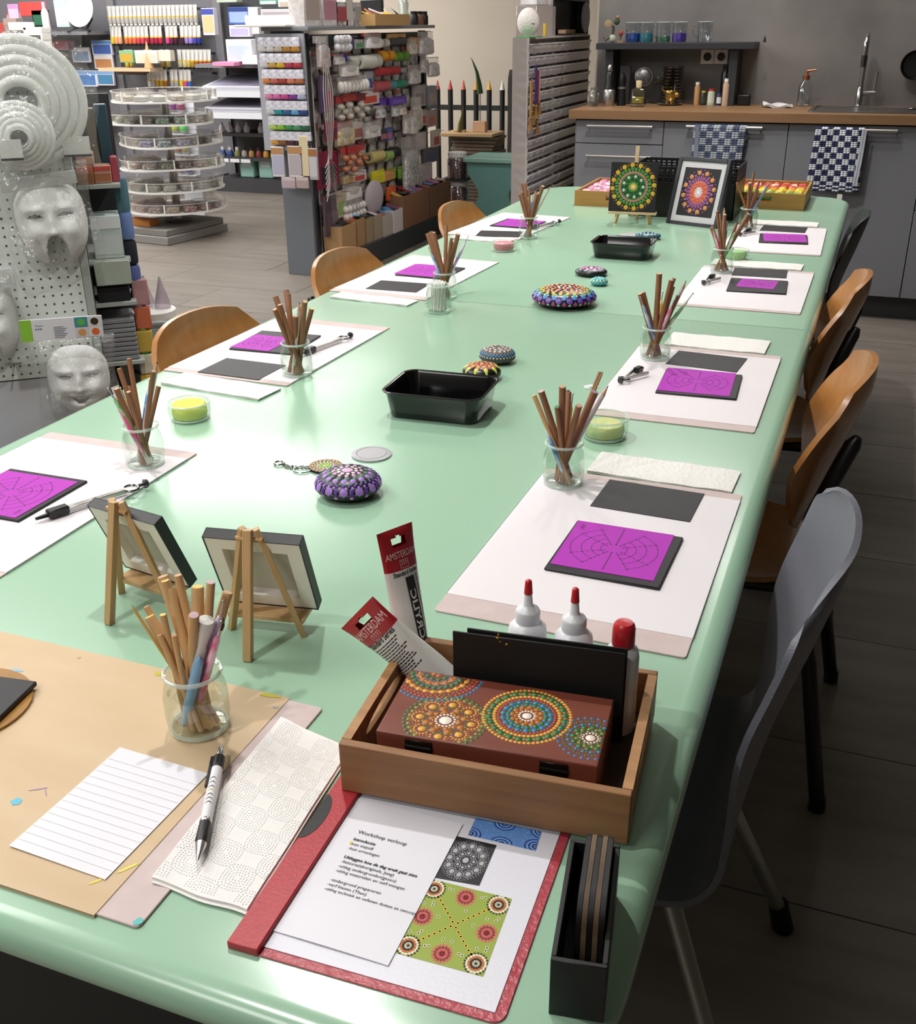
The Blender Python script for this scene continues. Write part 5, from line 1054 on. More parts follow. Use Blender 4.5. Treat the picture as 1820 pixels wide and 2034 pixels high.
cl=MB(); cl.grid(lambda u,v:(-.075+.15*u,-.045+.09*v,.012+.014*(1-u)*sin(pi*v)+.006*sin(9*u+4*v)),14,8,.012); o=cl.obj('dish_cloth',pm('cloth_white','#c6c4c6',.9,bump=.4,bscale=120),None,(-.545,6.08,WT),(0,0,.15)); tag(o,'crumpled white dish cloth on the worktop','cloth')
ds=thing('soap_dispenser','clear glass soap dispenser with copper pump','dispenser',(-0.457,6.5561,WT),0,BOT); ds.location.y=6.20; ds.location.x=-.425
MB().lathe([(0,.002),(.034,.002),(.036,.01),(.034,.10),(.018,.125),(.016,.135)],22).obj('glass_body',GREYGL,ds); COP=pm('copper','#b9785c',.3,.9); MB().lathe([(.018,.130),(.018,.150),(.008,.156),(.006,.175),(0,.176)],16).obj('pump_collar',COP,ds); MB().cyl((0,0,.172),(.045,0,.178),.006,.004,10).obj('pump_spout',COP,ds)
pn_=thing('hanging_pan','black round pan edge at the right frame border','pan',(.098,6.30,1.185),0); MB().lathe([(0,0),(.060,0),(.072,.03),(.068,.03),(.058,.005),(0,.004)],28).obj('pan_body',BLACKP,pn_,(0,-.01,0),(radians(90),0,0)); MB().cyl((0,-.01,.06),(0,.02,.17),.007,None,8).obj('handle',BLACKP,pn_)
# ================================================================ the shop: generic pieces
SHELF=pm('shop_grey','#77767b',.5); SHELFD=pm('shop_dark','#3a3a3e',.5); BACKP=pm('shop_back','#6e6d73',.6)
FILM2=clear('pouch_film','#fbfbfc',.14,.6,.15,bump=.8,bscale=30,veil='#e6e2e2',vamt=.22)
LP=[]
def boxy(name,label,cat,b,Y,d,hx,group=None,face=None,band=None,rz=0,rough=.45,tilt=0):
    """carton standing in plane y=Y facing the viewer; b = left, bottom, right, top"""
    xa,zb,xb,zt=b; w=(xb-xa)/2; h=zt-zb
    t=thing(name,label,cat,((xa+xb)/2,Y,zb),rz,group); t.rotation_euler=(tilt,0,rz)
    bev(MB().box(-w,0,0,w,d,h).obj('carton',cm(hx,rough),t),min(.003,w*.15),1)
    if face: MB().box(-w*.86,-.0012,h*.10,w*.86,-.0002,h*.72).obj('printed_face',cm(face,.5),t)
    if band: MB().box(-w*.98,-.0014,h*.76,w*.98,-.0004,h*.97).obj('printed_band',cm(band,.5),t)
    return t
# ---------------------------------------------------------------- wall shelving at the back left
YB=9.02
def bay(label,x0,x1,mat,z0=0,z1=1.9,foot=True):
    t=thing('shop_shelving',label,'shelving',((x0+x1)/2,YB,0),0,'shelving bays along the back wall'); w=(x1-x0)/2
    MB().box(-w+.02,.02,.12,w-.02,.04,z1).obj('back_panel',mat,t)
    for s in (-1,1): MB().box(s*w-.02,-.01,0,s*w+.02,.05,z1+.04).obj('upright',SHELF,t)
    MB().box(-w+.02,-.36,0,w-.02,.02,.12).obj('base_plinth',SHELFD if mat is SHELFD else SHELF,t)
    return t,w
def shelf(t,w,z,d,mat=SHELF,slope=0,x0=None,x1=None,lip=None):
    a=-w+.02 if x0 is None else x0; b=w-.02 if x1 is None else x1
    o=MB(); o.add([(a,-d,z-.03-slope),(b,-d,z-.03-slope),(b,.02,z-.03),(a,.02,z-.03),(a,-d,z-slope),(b,-d,z-slope),(b,.02,z),(a,.02,z)],[(0,3,2,1),(4,5,6,7),(0,1,5,4),(1,2,6,5),(2,3,7,6),(3,0,4,7)],0,False); o=o.obj('shelf',mat,t)
    if lip: MB().box(a,-d-.012,z-.04-slope,b,-d,z+.012-slope).obj('price_rail',lip,o)
    return o
bA,wA=bay('grey shelving bay at the far left behind the wreath rings',-8.45,-6.99,BACKP); shelf(bA,wA,1.37,.34); shelf(bA,wA,.62,.34); shelf(bA,wA,1.215,.78,SHELF,0,-.71,-.05)
bB,wB=bay('grey shelving bay with rails of paint tubes',-6.95,-5.83,BACKP)
bC,wC=bay('dark shelving bay with sloping pad shelves and bottles',-5.79,-4.95,SHELFD); 
PR=pm('price_rail_white','#cfd0d6',.4)
YA=8.74
GA='goods on the far left shelf'
for a in (
 ('gift_card','pink lilac mandala picture on the far left shelf','picture',(-7.9816,1.4642,-7.8548,1.6112),.006,'#c58fc4','#1f1a20',None,'#e2bfe0'),
 ('gift_card','red poster behind the pictures on the far left shelf','poster',(-7.84,1.5051,-7.5176,1.626),.006,'#cf4a48',None,None,None),
 ('gift_card','mint and pink boxed set beside the white plate','box',(-7.4296,1.407,-7.2782,1.6365),.05,'#b9d8cf','#e3c6d0',None,None),
 ('gift_card','dark green floral picture on the far left shelf','picture',(-7.7049,1.4135,-7.5094,1.5552),.02,'#141b18','#2f6a50',None,None)):
    boxy('gift_box' if a[2]=='box' else 'wall_poster' if a[2]=='poster' else 'small_picture',a[1],a[2],a[3],8.78,a[4],a[5],GA,a[6] and a[8] or a[6],a[7])
def disc_stand(label,px,Y,r,hx):
    t=thing('plate',label,'plate',(px[0],Y,px[1]),0); MB().lathe([(0,.012),(r*.62,.012),(r*.7,.006),(r*.97,0),(r,.002),(r*.7,.012),(r*.6,.02),(0,.02)],36).obj('plate_body',cm(hx,.25),t,(0,0,0),(radians(78),0,0)); return t
pl=disc_stand('large white plate upright on a black stand',(-7.0932,1.557),8.72,.155,'#e9e6e4')
st=thing('plate_stand','black display stand holding the large white plate','stand',(pl.location.x,8.70,1.372))
for s in (-1,1): MB().tube([(s*.13,-.04,0),(s*.07,0,.02),(s*.13,.02,.11)],.012,8).obj('stand_arm',BLACKP,st)
MB().tube([(-.08,0,.02),(0,0,.04),(.08,0,.02)],.010,8).obj('cross_piece',BLACKP,st)
o=MB().lathe([(0,0),(.085,0),(.09,.008),(0,.012)],28).obj('round_plaque',pm('plaque_red','#d8c4bc',.4,mix='#b0453f',scale=9,amt=.2),None,(-7.93,8.80,1.49),(radians(85),0,0)); tag(o,'round red and white painted plaque among the pictures','plaque')
lathe_thing('spray_bottle','slim white bottle beside the dark floral picture','bottle',-7.53,8.76,1.372,(('bottle_body',cm('#e3dde0',.3),[(0,0),(.035,0),(.037,.02),(.035,.16),(.016,.20)]),('cap',cm('#c9b4c4',.4),[(.018,.19),(.018,.25),(0,.25)])))
boxy('paint_tin','red tin at the far left frame edge','tin',(-7.9601,1.248,-7.8999,1.4471),8.6,.1,'#b5433f')
boxy('paint_box','tall grey and blue box at the far left','box',(-7.8028,1.2495,-7.6551,1.4877),8.5,.1,'#8e8680',None,None,'#a08a80') ; boxy('paint_box','blue box low at the far left behind the rings','box',(-7.7687,1.2332,-7.6213,1.361),8.45,.05,'#2b4a80')
for k,r in enumerate(((-7.5705,1.3854,-7.3747,1.452),(-7.4081,1.3602,-7.204,1.4096),(-7.4896,1.3024,-7.2047,1.3604),(-7.4824,1.2273,-7.2081,1.3024))): boxy('white_carton',ORD[k]+' white carton from the top in the stack at far left','carton',r,8.3,.12,'#e6e2dd','white cartons at the far left',None if k!=2 else '#3a3632')
# hanging packs on bay A, lower part
GH='packs on hooks below the far left shelf'
for nm,r,hx,fc,bd in (('orange',(-7.7848,1.2087,-7.651,1.298),'#e8d8c8','#d68a3a','#dd8a4a'),('crimson',(-7.651,1.2084,-7.4823,1.2973),'#e6ccd2','#d0567e','#b52f56'),('dark red',(-7.4828,1.2082,-7.411,1.2923),'#c9a4b0','#8a4a7a','#a3304e'),
  ('white framed',(-7.4468,1.0966,-7.2382,1.2301),'#dfe0e6','#8fa6c4',None),('blue hooked',(-7.2025,1.159,-6.9688,1.2906),'#d9dfee','#4a6ab8','#5f8fd0'),('white pencil',(-7.1974,1.0392,-6.98,1.159),'#e6e4e4','#c98a5a',None),('long blue',(-7.4479,0.8801,-7.1957,1.025),'#d9dcea','#3f7ac0','#7fa8dc'),('second long blue',(-7.1949,0.8911,-6.9938,1.0259),'#e0dce4','#4a86b0','#7fa8dc')):
    boxy('hanging_pack',nm+' pack on a hook left of the tube rails','pack',r,8.95,.025,hx,GH,fc,bd)
# ---------------------------------------------------------------- paint tubes on rails
CW={'#d9c23a':'yellow','#e0a83a':'deep yellow','#e8a27a':'peach','#d97a4a':'orange','#e06a4a':'vermilion','#d0485a':'rose red','#b52a48':'red','#a8204a':'crimson','#d9488a':'pink','#6a1f3f':'wine','#4a1a38':'plum','#9a86d0':'lilac','#4f4ab0':'violet','#2f3f9a':'blue','#c9b45a':'ochre','#b08a2a':'olive ochre','#9a5a2a':'brown','#b0563a':'sienna','#a84a3a':'brick','#d8cfa0':'cream','#e6e4e2':'white','#a8a6a4':'silver','#b5902f':'gold','#d8d6d4':'silver topped','#2f6ac0':'bright blue'}
def rail(row,z,xs,cols,zt,part):
    t=thing('tube_rail',ORD[row]+' rail of the paint tube display from the top','rail',(-6.39,YB,z),0,'rails of the tube display'); MB().box(-.53,-.105,-.012,.53,-.098,.012).obj('rail_bar',SHELFD,t)
    for s in (-1,1): MB().box(s*.5-.006,-.1,-.01,s*.5+.006,.02,.01).obj('bracket',SHELFD,t)
    for k,(x,c) in enumerate(zip(xs,cols)):
        key=('tube',c,row==0); h=.150
        if key not in PROTO:
            o=bpy.data.objects.new('paint_tube',None); COL.objects.link(o); o.empty_display_size=.02; r=.0205
            m=MB(); rg=[]
            for zz,w,th in ((0,r*.8,r*.8),(.004,r,r*.95),(.06,r,r*.8),(.118,r*1.06,r*.3),(.150,r*1.12,.0015)): rg.append([(w*cos(2*pi*i/12),th*sin(2*pi*i/12),zz) for i in range(12)])
            silver=pm('tube_foil','#cfcdca',.3,.35)
            MB().loft(rg[2:],None,True,True).obj('foil_top',silver,o)
            MB().loft([rg[0],rg[1],[(p[0],p[1],.050) for p in rg[1]]],None,True,False).obj('colour_body',cm(c,.35) if row else silver,o)
            MB().loft([[(p[0]*1.01,p[1]*.98,.050) for p in rg[1]],[(p[0]*1.01,p[1]*.97,.060) for p in rg[1]]],None,True,False).obj('yellow_band',cm('#dcb42f',.4),o)
            MB().lathe([(r*.72,-.016),(r*.72,0),(0,0)],12).obj('cap',BLACKP if row else cm('#e2dfda',.4),o)
            PROTO[key]=o
        else: o=dup(PROTO[key])
        o.location=(x,YB-.125,z-.115); tag(o,'%s paint tube, %s from left on the %s rail'%(CW[c],ORD[k] if k<25 else 'last',ORD[row]),'paint tube','paint tubes on the rails')
def xs_at(*pxs): return list(pxs)
Yt=8.9
R2='#d9c23a #e8a27a #e8a27a #d97a4a #e06a4a #e06a4a #d0485a #d0485a #b52a48 #b52a48 #a8204a #b52a48 #d9488a #6a1f3f #4a1a38 #4a1a38 #9a86d0 #9a86d0 #4f4ab0 #2f3f9a'.split()
rail(0,1.545,[-6.90+.047*i for i in range(21)],['#d8d6d4']*21,None,0)
rail(1,1.375,[-6.90,-6.857,-6.815]+[-6.745+.046*i for i in range(6)]+[-6.455,-6.41,-6.365]+[-6.285,-6.24,-6.195]+[-6.125,-6.08,-6.035,-5.99,-5.945],R2,None,0)
rail(2,1.175,[-6.77,-6.72,-6.55,-6.50,-6.37,-6.31,-6.18,-6.13,-6.085,-6.04,-5.995,-5.95,-5.905,-5.86],'#d9c23a #c9b45a #b08a2a #c9b45a #b08a2a #c9b45a #d8cfa0 #d8cfa0 #c9b45a #b08a2a #9a5a2a #b0563a #a84a3a #a84a3a'.split(),None,0)
rail(3,1.005,[-6.545,-6.50,-6.455,-6.41,-6.365,-6.29,-6.245,-6.19,-6.145,-6.10],'#e6e4e2 #a8a6a4 #b5902f #b5902f #9a5a2a #a8a6a4 #a8a6a4 #d9c23a #d9488a #2f6ac0'.split(),None,0)
ws=MB().box(-.29,-.20,0,.29,.0,.028).obj('wooden_shelf',pm('birch_shelf','#c9b190',.55),None,(-6.64,8.86,1.03)); tag(ws,'pale wooden display shelf before the tube rails','shelf')
boxy('green_sponge_pack','green and ochre sponge pack on the wooden display shelf','sponge',(-6.7186,1.1044,-6.5668,1.207),8.72,.08,'#7fae84',None,'#c09a3a')
boxy('craft_sheet','white packaged block lying on the wooden display shelf','pack',(-6.53,1.098,-6.2873,1.2078),8.70,.08,'#e2dccf',None,'#cfc6b4')
o=MB().lathe([(.045,0),(.004,.22),(0,.225)],10).obj('wooden_cone',cm('#c9a070',.6),None,(-6.40,8.72,1.06)); tag(o,'tall pale wooden cone on the display shelf','ornament')
boxy('roll_pack','white roll in film lying on the display shelf','roll',(-6.3243,1.1152,-6.1554,1.2075),8.72,.07,'#d8d0c0')
boxy('flat_box','brown flat box hanging beneath the wooden shelf','box',(-6.7965,1.0074,-6.5353,1.0508),8.8,.1,'#8a5f48')
boxy('boxed_bottle','white box with yellow label standing before the tubes','box',(-5.7547,1.329,-5.6304,1.5454),8.68,.06,'#dcdbe2',None,'#c9ba8a','#3f4aa0')
# bottles with orange caps on the strip right of the spinner
tw_=thing('bottle_strip','narrow white display strip of orange capped bottles','display',(-5.17,7.42,0)); bev(MB().box(-.09,0,.0,.09,.02,.93).obj('strip_panel',PR,tw_),.003,1)
sp0=None
for k,(z,hx,cc) in enumerate(((.80,'#8a3a5a','pink'),(.645,'#5fc060','green'),(.49,'#8a8450','olive'),(.335,'#3f4aa0','blue'))):
    for j in (0,1):
        t=lathe_thing('paint_bottle','orange capped bottle with %s label, %s column, %s from the top'%(('violet','lime','rust','pink','pink','green','olive','blue')[k+4*j],('left','right')[j],ORD[k]),'bottle',-5.245+.080*j,7.38,z,(('bottle_body',cm('#a09a90',.35),[(0,0),(.026,0),(.028,.01),(.028,.07),(.018,.085)]),('paint_label',cm(hx if j else ('#7a3f80','#9fb040','#a0563a','#d0708a')[k],.45),[(.0286,.012),(.0286,.05)]),('orange_cap',cm('#e0922a',.4),[(.021,.083),(.021,.115),(0,.117)])),'orange capped bottles on the strip')
for z in (.79,.635,.48,.325): MB().box(-.12,-.075,z-.008,.09,0,z-.002).obj('strip_shelf',PR,tw_)
# ---------------------------------------------------------------- bay C goods
for z,sl,mt in ((.93,.10,SHELF),(.755,.10,SHELF)): shelf(bC,wC,z+.05,.62,mt,sl,None,None,PR)
shelf(bC,wC,1.10,.50); shelf(bC,wC,.52,.36,SHELFD); shelf(bC,wC,.31,.36,SHELFD)
for k,(z,hx) in enumerate(((.935,'#c9c8d8'),(.76,'#b5b3c0'))):
    t=thing('paper_pad',('upper','lower')[k]+' large paper pad stacked on the sloping shelves','pad',(-5.36,YB-.58,z-.045)); t.rotation_euler=(radians(9.2),0,0)
    for q in range(3): bev(MB().box(-.30,0,.012*q,.30,.52,.012*q+.011).obj('pad_block',cm(['#d8d6e0',hx,'#dcdbe4'][q],.5),t),.001,1)
    MB().box(-.27,.03,.0362,.27,.46,.0368).obj('printed_cover',pm('pad_cover%d'%k,'#a9a6b8',.5,mix='#8c8aa4',scale=6),t)
boxy('boxed_set','blue boxed tool set on top of the dark bay','box',(-5.4709,1.4148,-5.2588,1.5489),8.66,.1,'#3f62a8',None,'#8fa4c8','#23397a'); boxy('tall_box','tall white box beside the blue boxed set','box',(-5.2439,1.3344,-5.1492,1.5462),8.62,.08,'#dcd8d6')
boxy('boxed_set','white and lilac box below the blue boxed set','box',(-5.4223,1.316,-5.2212,1.4068),8.58,.1,'#d9d3e0',None,'#a8a0cc')
boxy('display_box','open white box with blue flap on the middle shelf','box',(-5.3874,1.123,-5.1372,1.2973),8.45,.16,'#e0e2ea',None,'#b8c4de'); boxy('flat_pack','small white pack before the open white box','pack',(-5.1983,1.1029,-4.9671,1.1736),8.38,.12,'#e6e6ee')
boxy('pink_pad','bright pink pad lying left of the open white box','pad',(-5.4832,1.0902,-5.2667,1.1221),8.36,.2,'#e08ab0')
for k in range(7): 
    lathe_thing('white_bottle',ORD[k]+' small white bottle from left on the upper dark shelf','bottle',-5.70+.088*k+(.06 if k>3 else 0),8.74,.521,(('bottle_body',cm('#d8d2d8',.35),[(0,0),(.026,0),(.028,.03),(.016,.06)]),('cap',BLACKP if k>4 else cm('#b8b4c0',.4),[(.012,.058),(.010,.085),(0,.087)])),'bottles on the upper dark shelf')
for k in range(9):
    hx=['#2f4a8a','#2f4a8a','#8a8a50','#a8a098','#b58a4a','#8a3a3a','#c9953a','#b8a23a','#8a8a4a'][k]
    lathe_thing('craft_bottle',ORD[k]+' coloured bottle from left on the lower dark shelf','bottle',-5.71+.076*k,8.74,.311,(('bottle_body',cm(hx,.35),[(0,0),(.026,0),(.028,.03),(.016,.055)]),('cap',cm('#dcd9d6' if k<3 else '#2a2624',.4),[(.017,.053),(.017,.08),(0,.082)])),'bottles on the lower dark shelf')
for k,x in enumerate((-5.475,-5.275)):
    t=thing('jerry_can',('left','right')[k]+' mint green canister with red cap on the bottom shelf','canister',(x,8.80,.121),0,'mint canisters'); bev(MB().box(-.075,-.06,0,.075,.06,.19).obj('can_body',cm('#8fb8ae',.4),t),.014); MB().lathe([(.026,.19),(.026,.222),(0,.224)],14).obj('red_cap',cm('#c0302f',.4),t,(-.02,0,0)); bev(MB().box(-.05,-.0615,.10,.05,-.0602,.16).obj('paper_label',cm('#c9d6d2',.5),t),.0004,1)
for k in range(3): boxy('price_card',ORD[k]+' white price card on the lower dark shelf edge','card',(-5.70+.115*k,.265,-5.60+.115*k,.297),8.645,.003,'#dddde2','price cards on the dark bay')
boxy('stacked_goods','row of green and white packs on the top of the back bays','pack',(-5.7286,1.5905,-5.5211,1.6106),8.9,.1,'#b9c4b4'); boxy('stacked_goods','row of teal and white packs at the top edge, right of centre','pack',(-5.1136,1.5627,-4.9432,1.5971),8.6,.1,'#5fa08a',None,'#e0ddd8')
# ---------------------------------------------------------------- bead carousel
CX,CY=-4.77,6.62
ca=thing('bead_carousel','tall white carousel with six wavy trays of clear bead boxes','carousel',(CX,CY,0))
WT_=pm('carousel_white','#e0dedb',.4)
MB().cyl((0,0,.10),(0,0,1.0),.030,None,14).obj('centre_pole',STEEL,ca); MB().cyl((0,0,.10),(0,0,.12),.10,None,24).obj('foot_plate',SHELFD,ca)
PLX=clear('acrylic_clear','#eef1f2',.12,.7,.06)
BEADS=[('#cfc9c0','#b8a48a','#d8d4cc'),('#3f8a58','#4f9a68','#8a7a6a','#5a4a44'),('#6a6468','#4f5aa8','#3f6a78','#6a5ab0'),('#7a4a3a','#a06a3a','#8a5a5a','#6a8a3a'),('#a8a498','#b5b0a0','#9a9a8a'),('#a83a44','#b54a3a','#8a3a4a','#c0603a','#b58a4a')]
bx_proto={}
for k,z in enumerate((.930,.785,.640,.490,.340,.195)):
    ph=[0,.9,1.7,.3,.0,.1][k]; R0=.355+(.01 if k==0 else 0)
    def rad(a): return R0*(1+.10*sin(3*(a+ph)) if k in (1,2,3) else 1+.02*sin(3*a))
    n=48; tr_=MB(); out=[(rad(2*pi*i/n)*cos(2*pi*i/n),rad(2*pi*i/n)*sin(2*pi*i/n)) for i in range(n)]
    tr_.prism(out,z,z+.012,None,True); lab(tr_.obj('tray_ring',WT_,ca),ORD[k]+' white tray from the top')
    w=MB(); w.loft([[(x*.985,y*.985,z+.012) for x,y in out],[(x*.985,y*.985,z+.070) for x,y in out]],None,True,False); w.obj('clear_wall',PLX,ca)
    li=MB(); li.loft([[(x*1.0,y*1.0,z+.068) for x,y in out],[(x*1.0,y*1.0,z+.074) for x,y in out]],None,True,False); li.obj('lip_ring',clear('lip_clear','#ffffff',.35,.8,.1,veil='#ffffff',vamt=.3),ca)
    nb=15
    for i in range(nb):
        a=2*pi*(i+.5)/nb
        if sin(a)>.55: continue                          # the far side of each tray is out of sight
        hx=BEADS[k][(i*7+k)%len(BEADS[k])]; r0=rad(a)*.80
        key=hx
        if key not in bx_proto:
            t=bpy.data.objects.new('bead_box',None); COL.objects.link(t); t.empty_display_size=.02
            m=MB(); m.loft([[(x,y,zz) for x,y in rrect(-.044*s,-.040*s,.044*s,.040*s,.012,3)] for zz,s in ((.002,.9),(.006,1),(.030,1),(.038,.7))],None,True,True); m.obj('beads',pm('beads_'+hx.strip('#'),hx,.3,mix='#d8d0c8',scale=90,amt=.25,bump=.8,bscale=160),t)
            m=MB(); m.loft([[(x,y,zz) for x,y in rrect(-.048,-.044,.048,.044,.012,3)] for zz in (.001,.052,.056)],None,True,True); m.obj('clear_case',FILM,t); bx_proto[key]=t; o=t
        else: o=dup(bx_proto[key])
        o.location=(CX+r0*cos(a),CY+r0*sin(a),z+.0125); o.rotation_euler=(0,0,a+pi/2)
        tag(o,'clear box of beads, position %s on the %s carousel tray'%(ORD[i],ORD[k]),'bead box','bead boxes on the carousel')
    for i in range(9):                                   # inner circle of boxes
        a=2*pi*(i+.3)/9
        if sin(a)>.6: continue
        o=dup(bx_proto[BEADS[k][(i*5+k+1)%len(BEADS[k])]]); r0=.175
        o.location=(CX+r0*cos(a),CY+r0*sin(a),z+.0125); o.rotation_euler=(0,0,a+pi/2); o['label']='clear box of beads, inner position %s on the %s carousel tray'%(ORD[i],ORD[k])
    for i in range(7):
        a=2*pi*i/7+.3*k; r0=rad(a)*.992
        MB().box(-.004,-.005,z+.012,.004,.005,z+.074).obj('divider',WT_,ca,(r0*cos(a),r0*sin(a),0),(0,0,a))
for k,(r,hx,z0,z1,nm) in enumerate((((-.34,-.30,.20,.36),'#86837f',0,.055,'grey base slab under the bead carousel, lower one'),((-.33,-.28,.18,.34),'#7b7874',.056,.10,'grey base slab under the bead carousel, upper one'))):
    o=bev(MB().box(r[0],r[1],0,r[2],r[3],z1-z0).obj('base_slab',pm('slab_'+hx.strip('#'),hx,.7),None,(CX,CY-.06,z0),(0,0,-.12)),.004,1); tag(o,nm,'slab')
o=bev(MB().box(-.11,-.05,0,.11,.05,.045).obj('orange_box',cm('#b5722f',.5),None,(-4.93,6.41,.101),(0,0,-.1)),.002,1); tag(o,'flat orange brown box on the slab under the carousel','box')
# ---------------------------------------------------------------- gondola with hanging craft goods
GX=-3.14; gd=thing('gondola','grey double sided gondola full of hanging craft supplies','gondola',(-3.23,6.72,0))
GG=pm('gondola_grey','#6f747b',.5); GDK=pm('gondola_dark','#33363a',.5)
bev(MB().box(-.105,-1.02,0,.092,-.985,1.372).obj('end_panel',GG,gd),.002,1); MB().box(-.02,-.985,.1,.06,.77,1.35).obj('back_panel',pm('peg_back','#aaa49e',.7),gd)
for y in (-.975,.75): bev(MB().box(.06,y-.02,.0,.105,y+.02,1.36).obj('upright',GDK,gd),.002,1)
bev(MB().box(.06,-.985,1.290,.12,.77,1.352).obj('header_rail',GDK,gd),.002,1); bev(MB().box(-.14,-1.06,1.374,.16,.81,1.394).obj('top_shelf',pm('top_shelf','#8a8c90',.45),gd),.002,1)
MB().box(-.1,-.98,.0,.28,.90,.135).obj('base_deck',GDK,gd); bev(MB().box(.085,-.96,.10,.100,-.93,1.27).obj('white_edge_strip',WHITE,gd),.002,1)
GP='craft goods hanging on the gondola'
def hang(kind,label,b,hx,hx2='#c8352c',X=-3.09,d=.05):
    y0,zb,y1,zt=b; w=abs(y1-y0)/2*1.1; h=max(.02,zt-zb)*1.04; X+=rnd.uniform(-.015,.03); t=thing('hanging_pack' if kind!='spool' else 'thread_spool',label,'pack' if kind!='spool' else 'spool',(X,(y0+y1)/2,zb),0,GP)
    if kind=='card': bev(MB().box(-d*.4,-w,0,0,w,h).obj('backing_card',cm(hx,.5),t),.002,1); MB().box(0,-w*.7,h*.12,.001,w*.7,h*.6).obj('printed_face',cm(hx2,.5),t)
    elif kind in('pouch','balls','eggs'):
        m=MB(); m.grid(lambda u,v:(.020+d*.6*sin(pi*u)*sin(pi*min(1,v*1.1)),-w+2*w*u,h*(1-v)),8,8); m.obj('film_front',FILM2,t)
        if hx2: bev(MB().box(.0,-w,h*.78,.006,w,h).obj('header_card',cm(hx2,.5),t),.001,1)
        if kind=='pouch': MB().loft([[(x+.02,y,zz*h) for x,y in rrect(-.014*s,-w*.85*s,.02*s,w*.85*s,.012*s,3)] for zz,s in ((.02,.7),(.08,1),(.60,.95),(.74,.5))],None,True,True).obj('contents',pm('fill_'+hx.strip('#'),hx,.6,mix='#e8e4e0',scale=45,amt=.3,bump=.5,bscale=60),t)
        else:
            n=max(2,int(2*w/.045)); r=min(.034,w/n*.98)
            for i in range(n):
                for j in range(2 if kind=='balls' else 1): MB().ell((.03,-w+r+(2*w-2*r)*i/max(1,n-1),r*(1.0+1.8*j)+.004),(r*.9,r*.95,r*(1 if kind=='balls' else 1.4)),10,8).obj('ball',cm(hx,.5),t)
    elif kind=='spool':
        r=min(h/2,.05); n=max(1,int(2*w/.075))
        for i in range(n):
            y=-w+(i+.5)*2*w/n; L=.04
            s=MB(); s.cyl((0,y-L,h/2),(0,y+L,h/2),r,None,16); o=s.obj('thread',pm('thread_'+hx.strip('#'),hx,.6,bump=.5,bscale=200),t); 
            MB().cyl((0,y-L-.004,h/2),(0,y-L,h/2),r*.7,None,14).obj('spool_end',cm(hx2 if hx2!='#c8352c' else '#d8d4cc',.5),o)
    elif kind=='roll': MB().cyl((.0,-w,h/2),(.0,w,h/2),h*.46,None,18).obj('roll_body',cm(hx,.7),t); MB().cyl((.0,-w-.001,h/2),(.0,-w+.004,h/2),h*.24,None,14).obj('roll_core',cm('#5a5f58',.7),t)
    elif kind=='beads':
        bev(MB().box(.0,-w,h*.70,.006,w,h).obj('header_card',cm(hx2,.5),t),.001,1); n=3
        for i in range(n): MB().ell((.025,-w*.5+w*(i%2),h*(.12+.22*i)),(.024,min(w*.62,.03),h*.13),10,8).obj('bead',pm('bead_'+hx.strip('#'),hx,.25,coat=.3),t)
    MB().cyl((-.02,0,h*.97),(.06,0,h*1.0),.0022,None,6).obj('hook',STEEL,t); return t
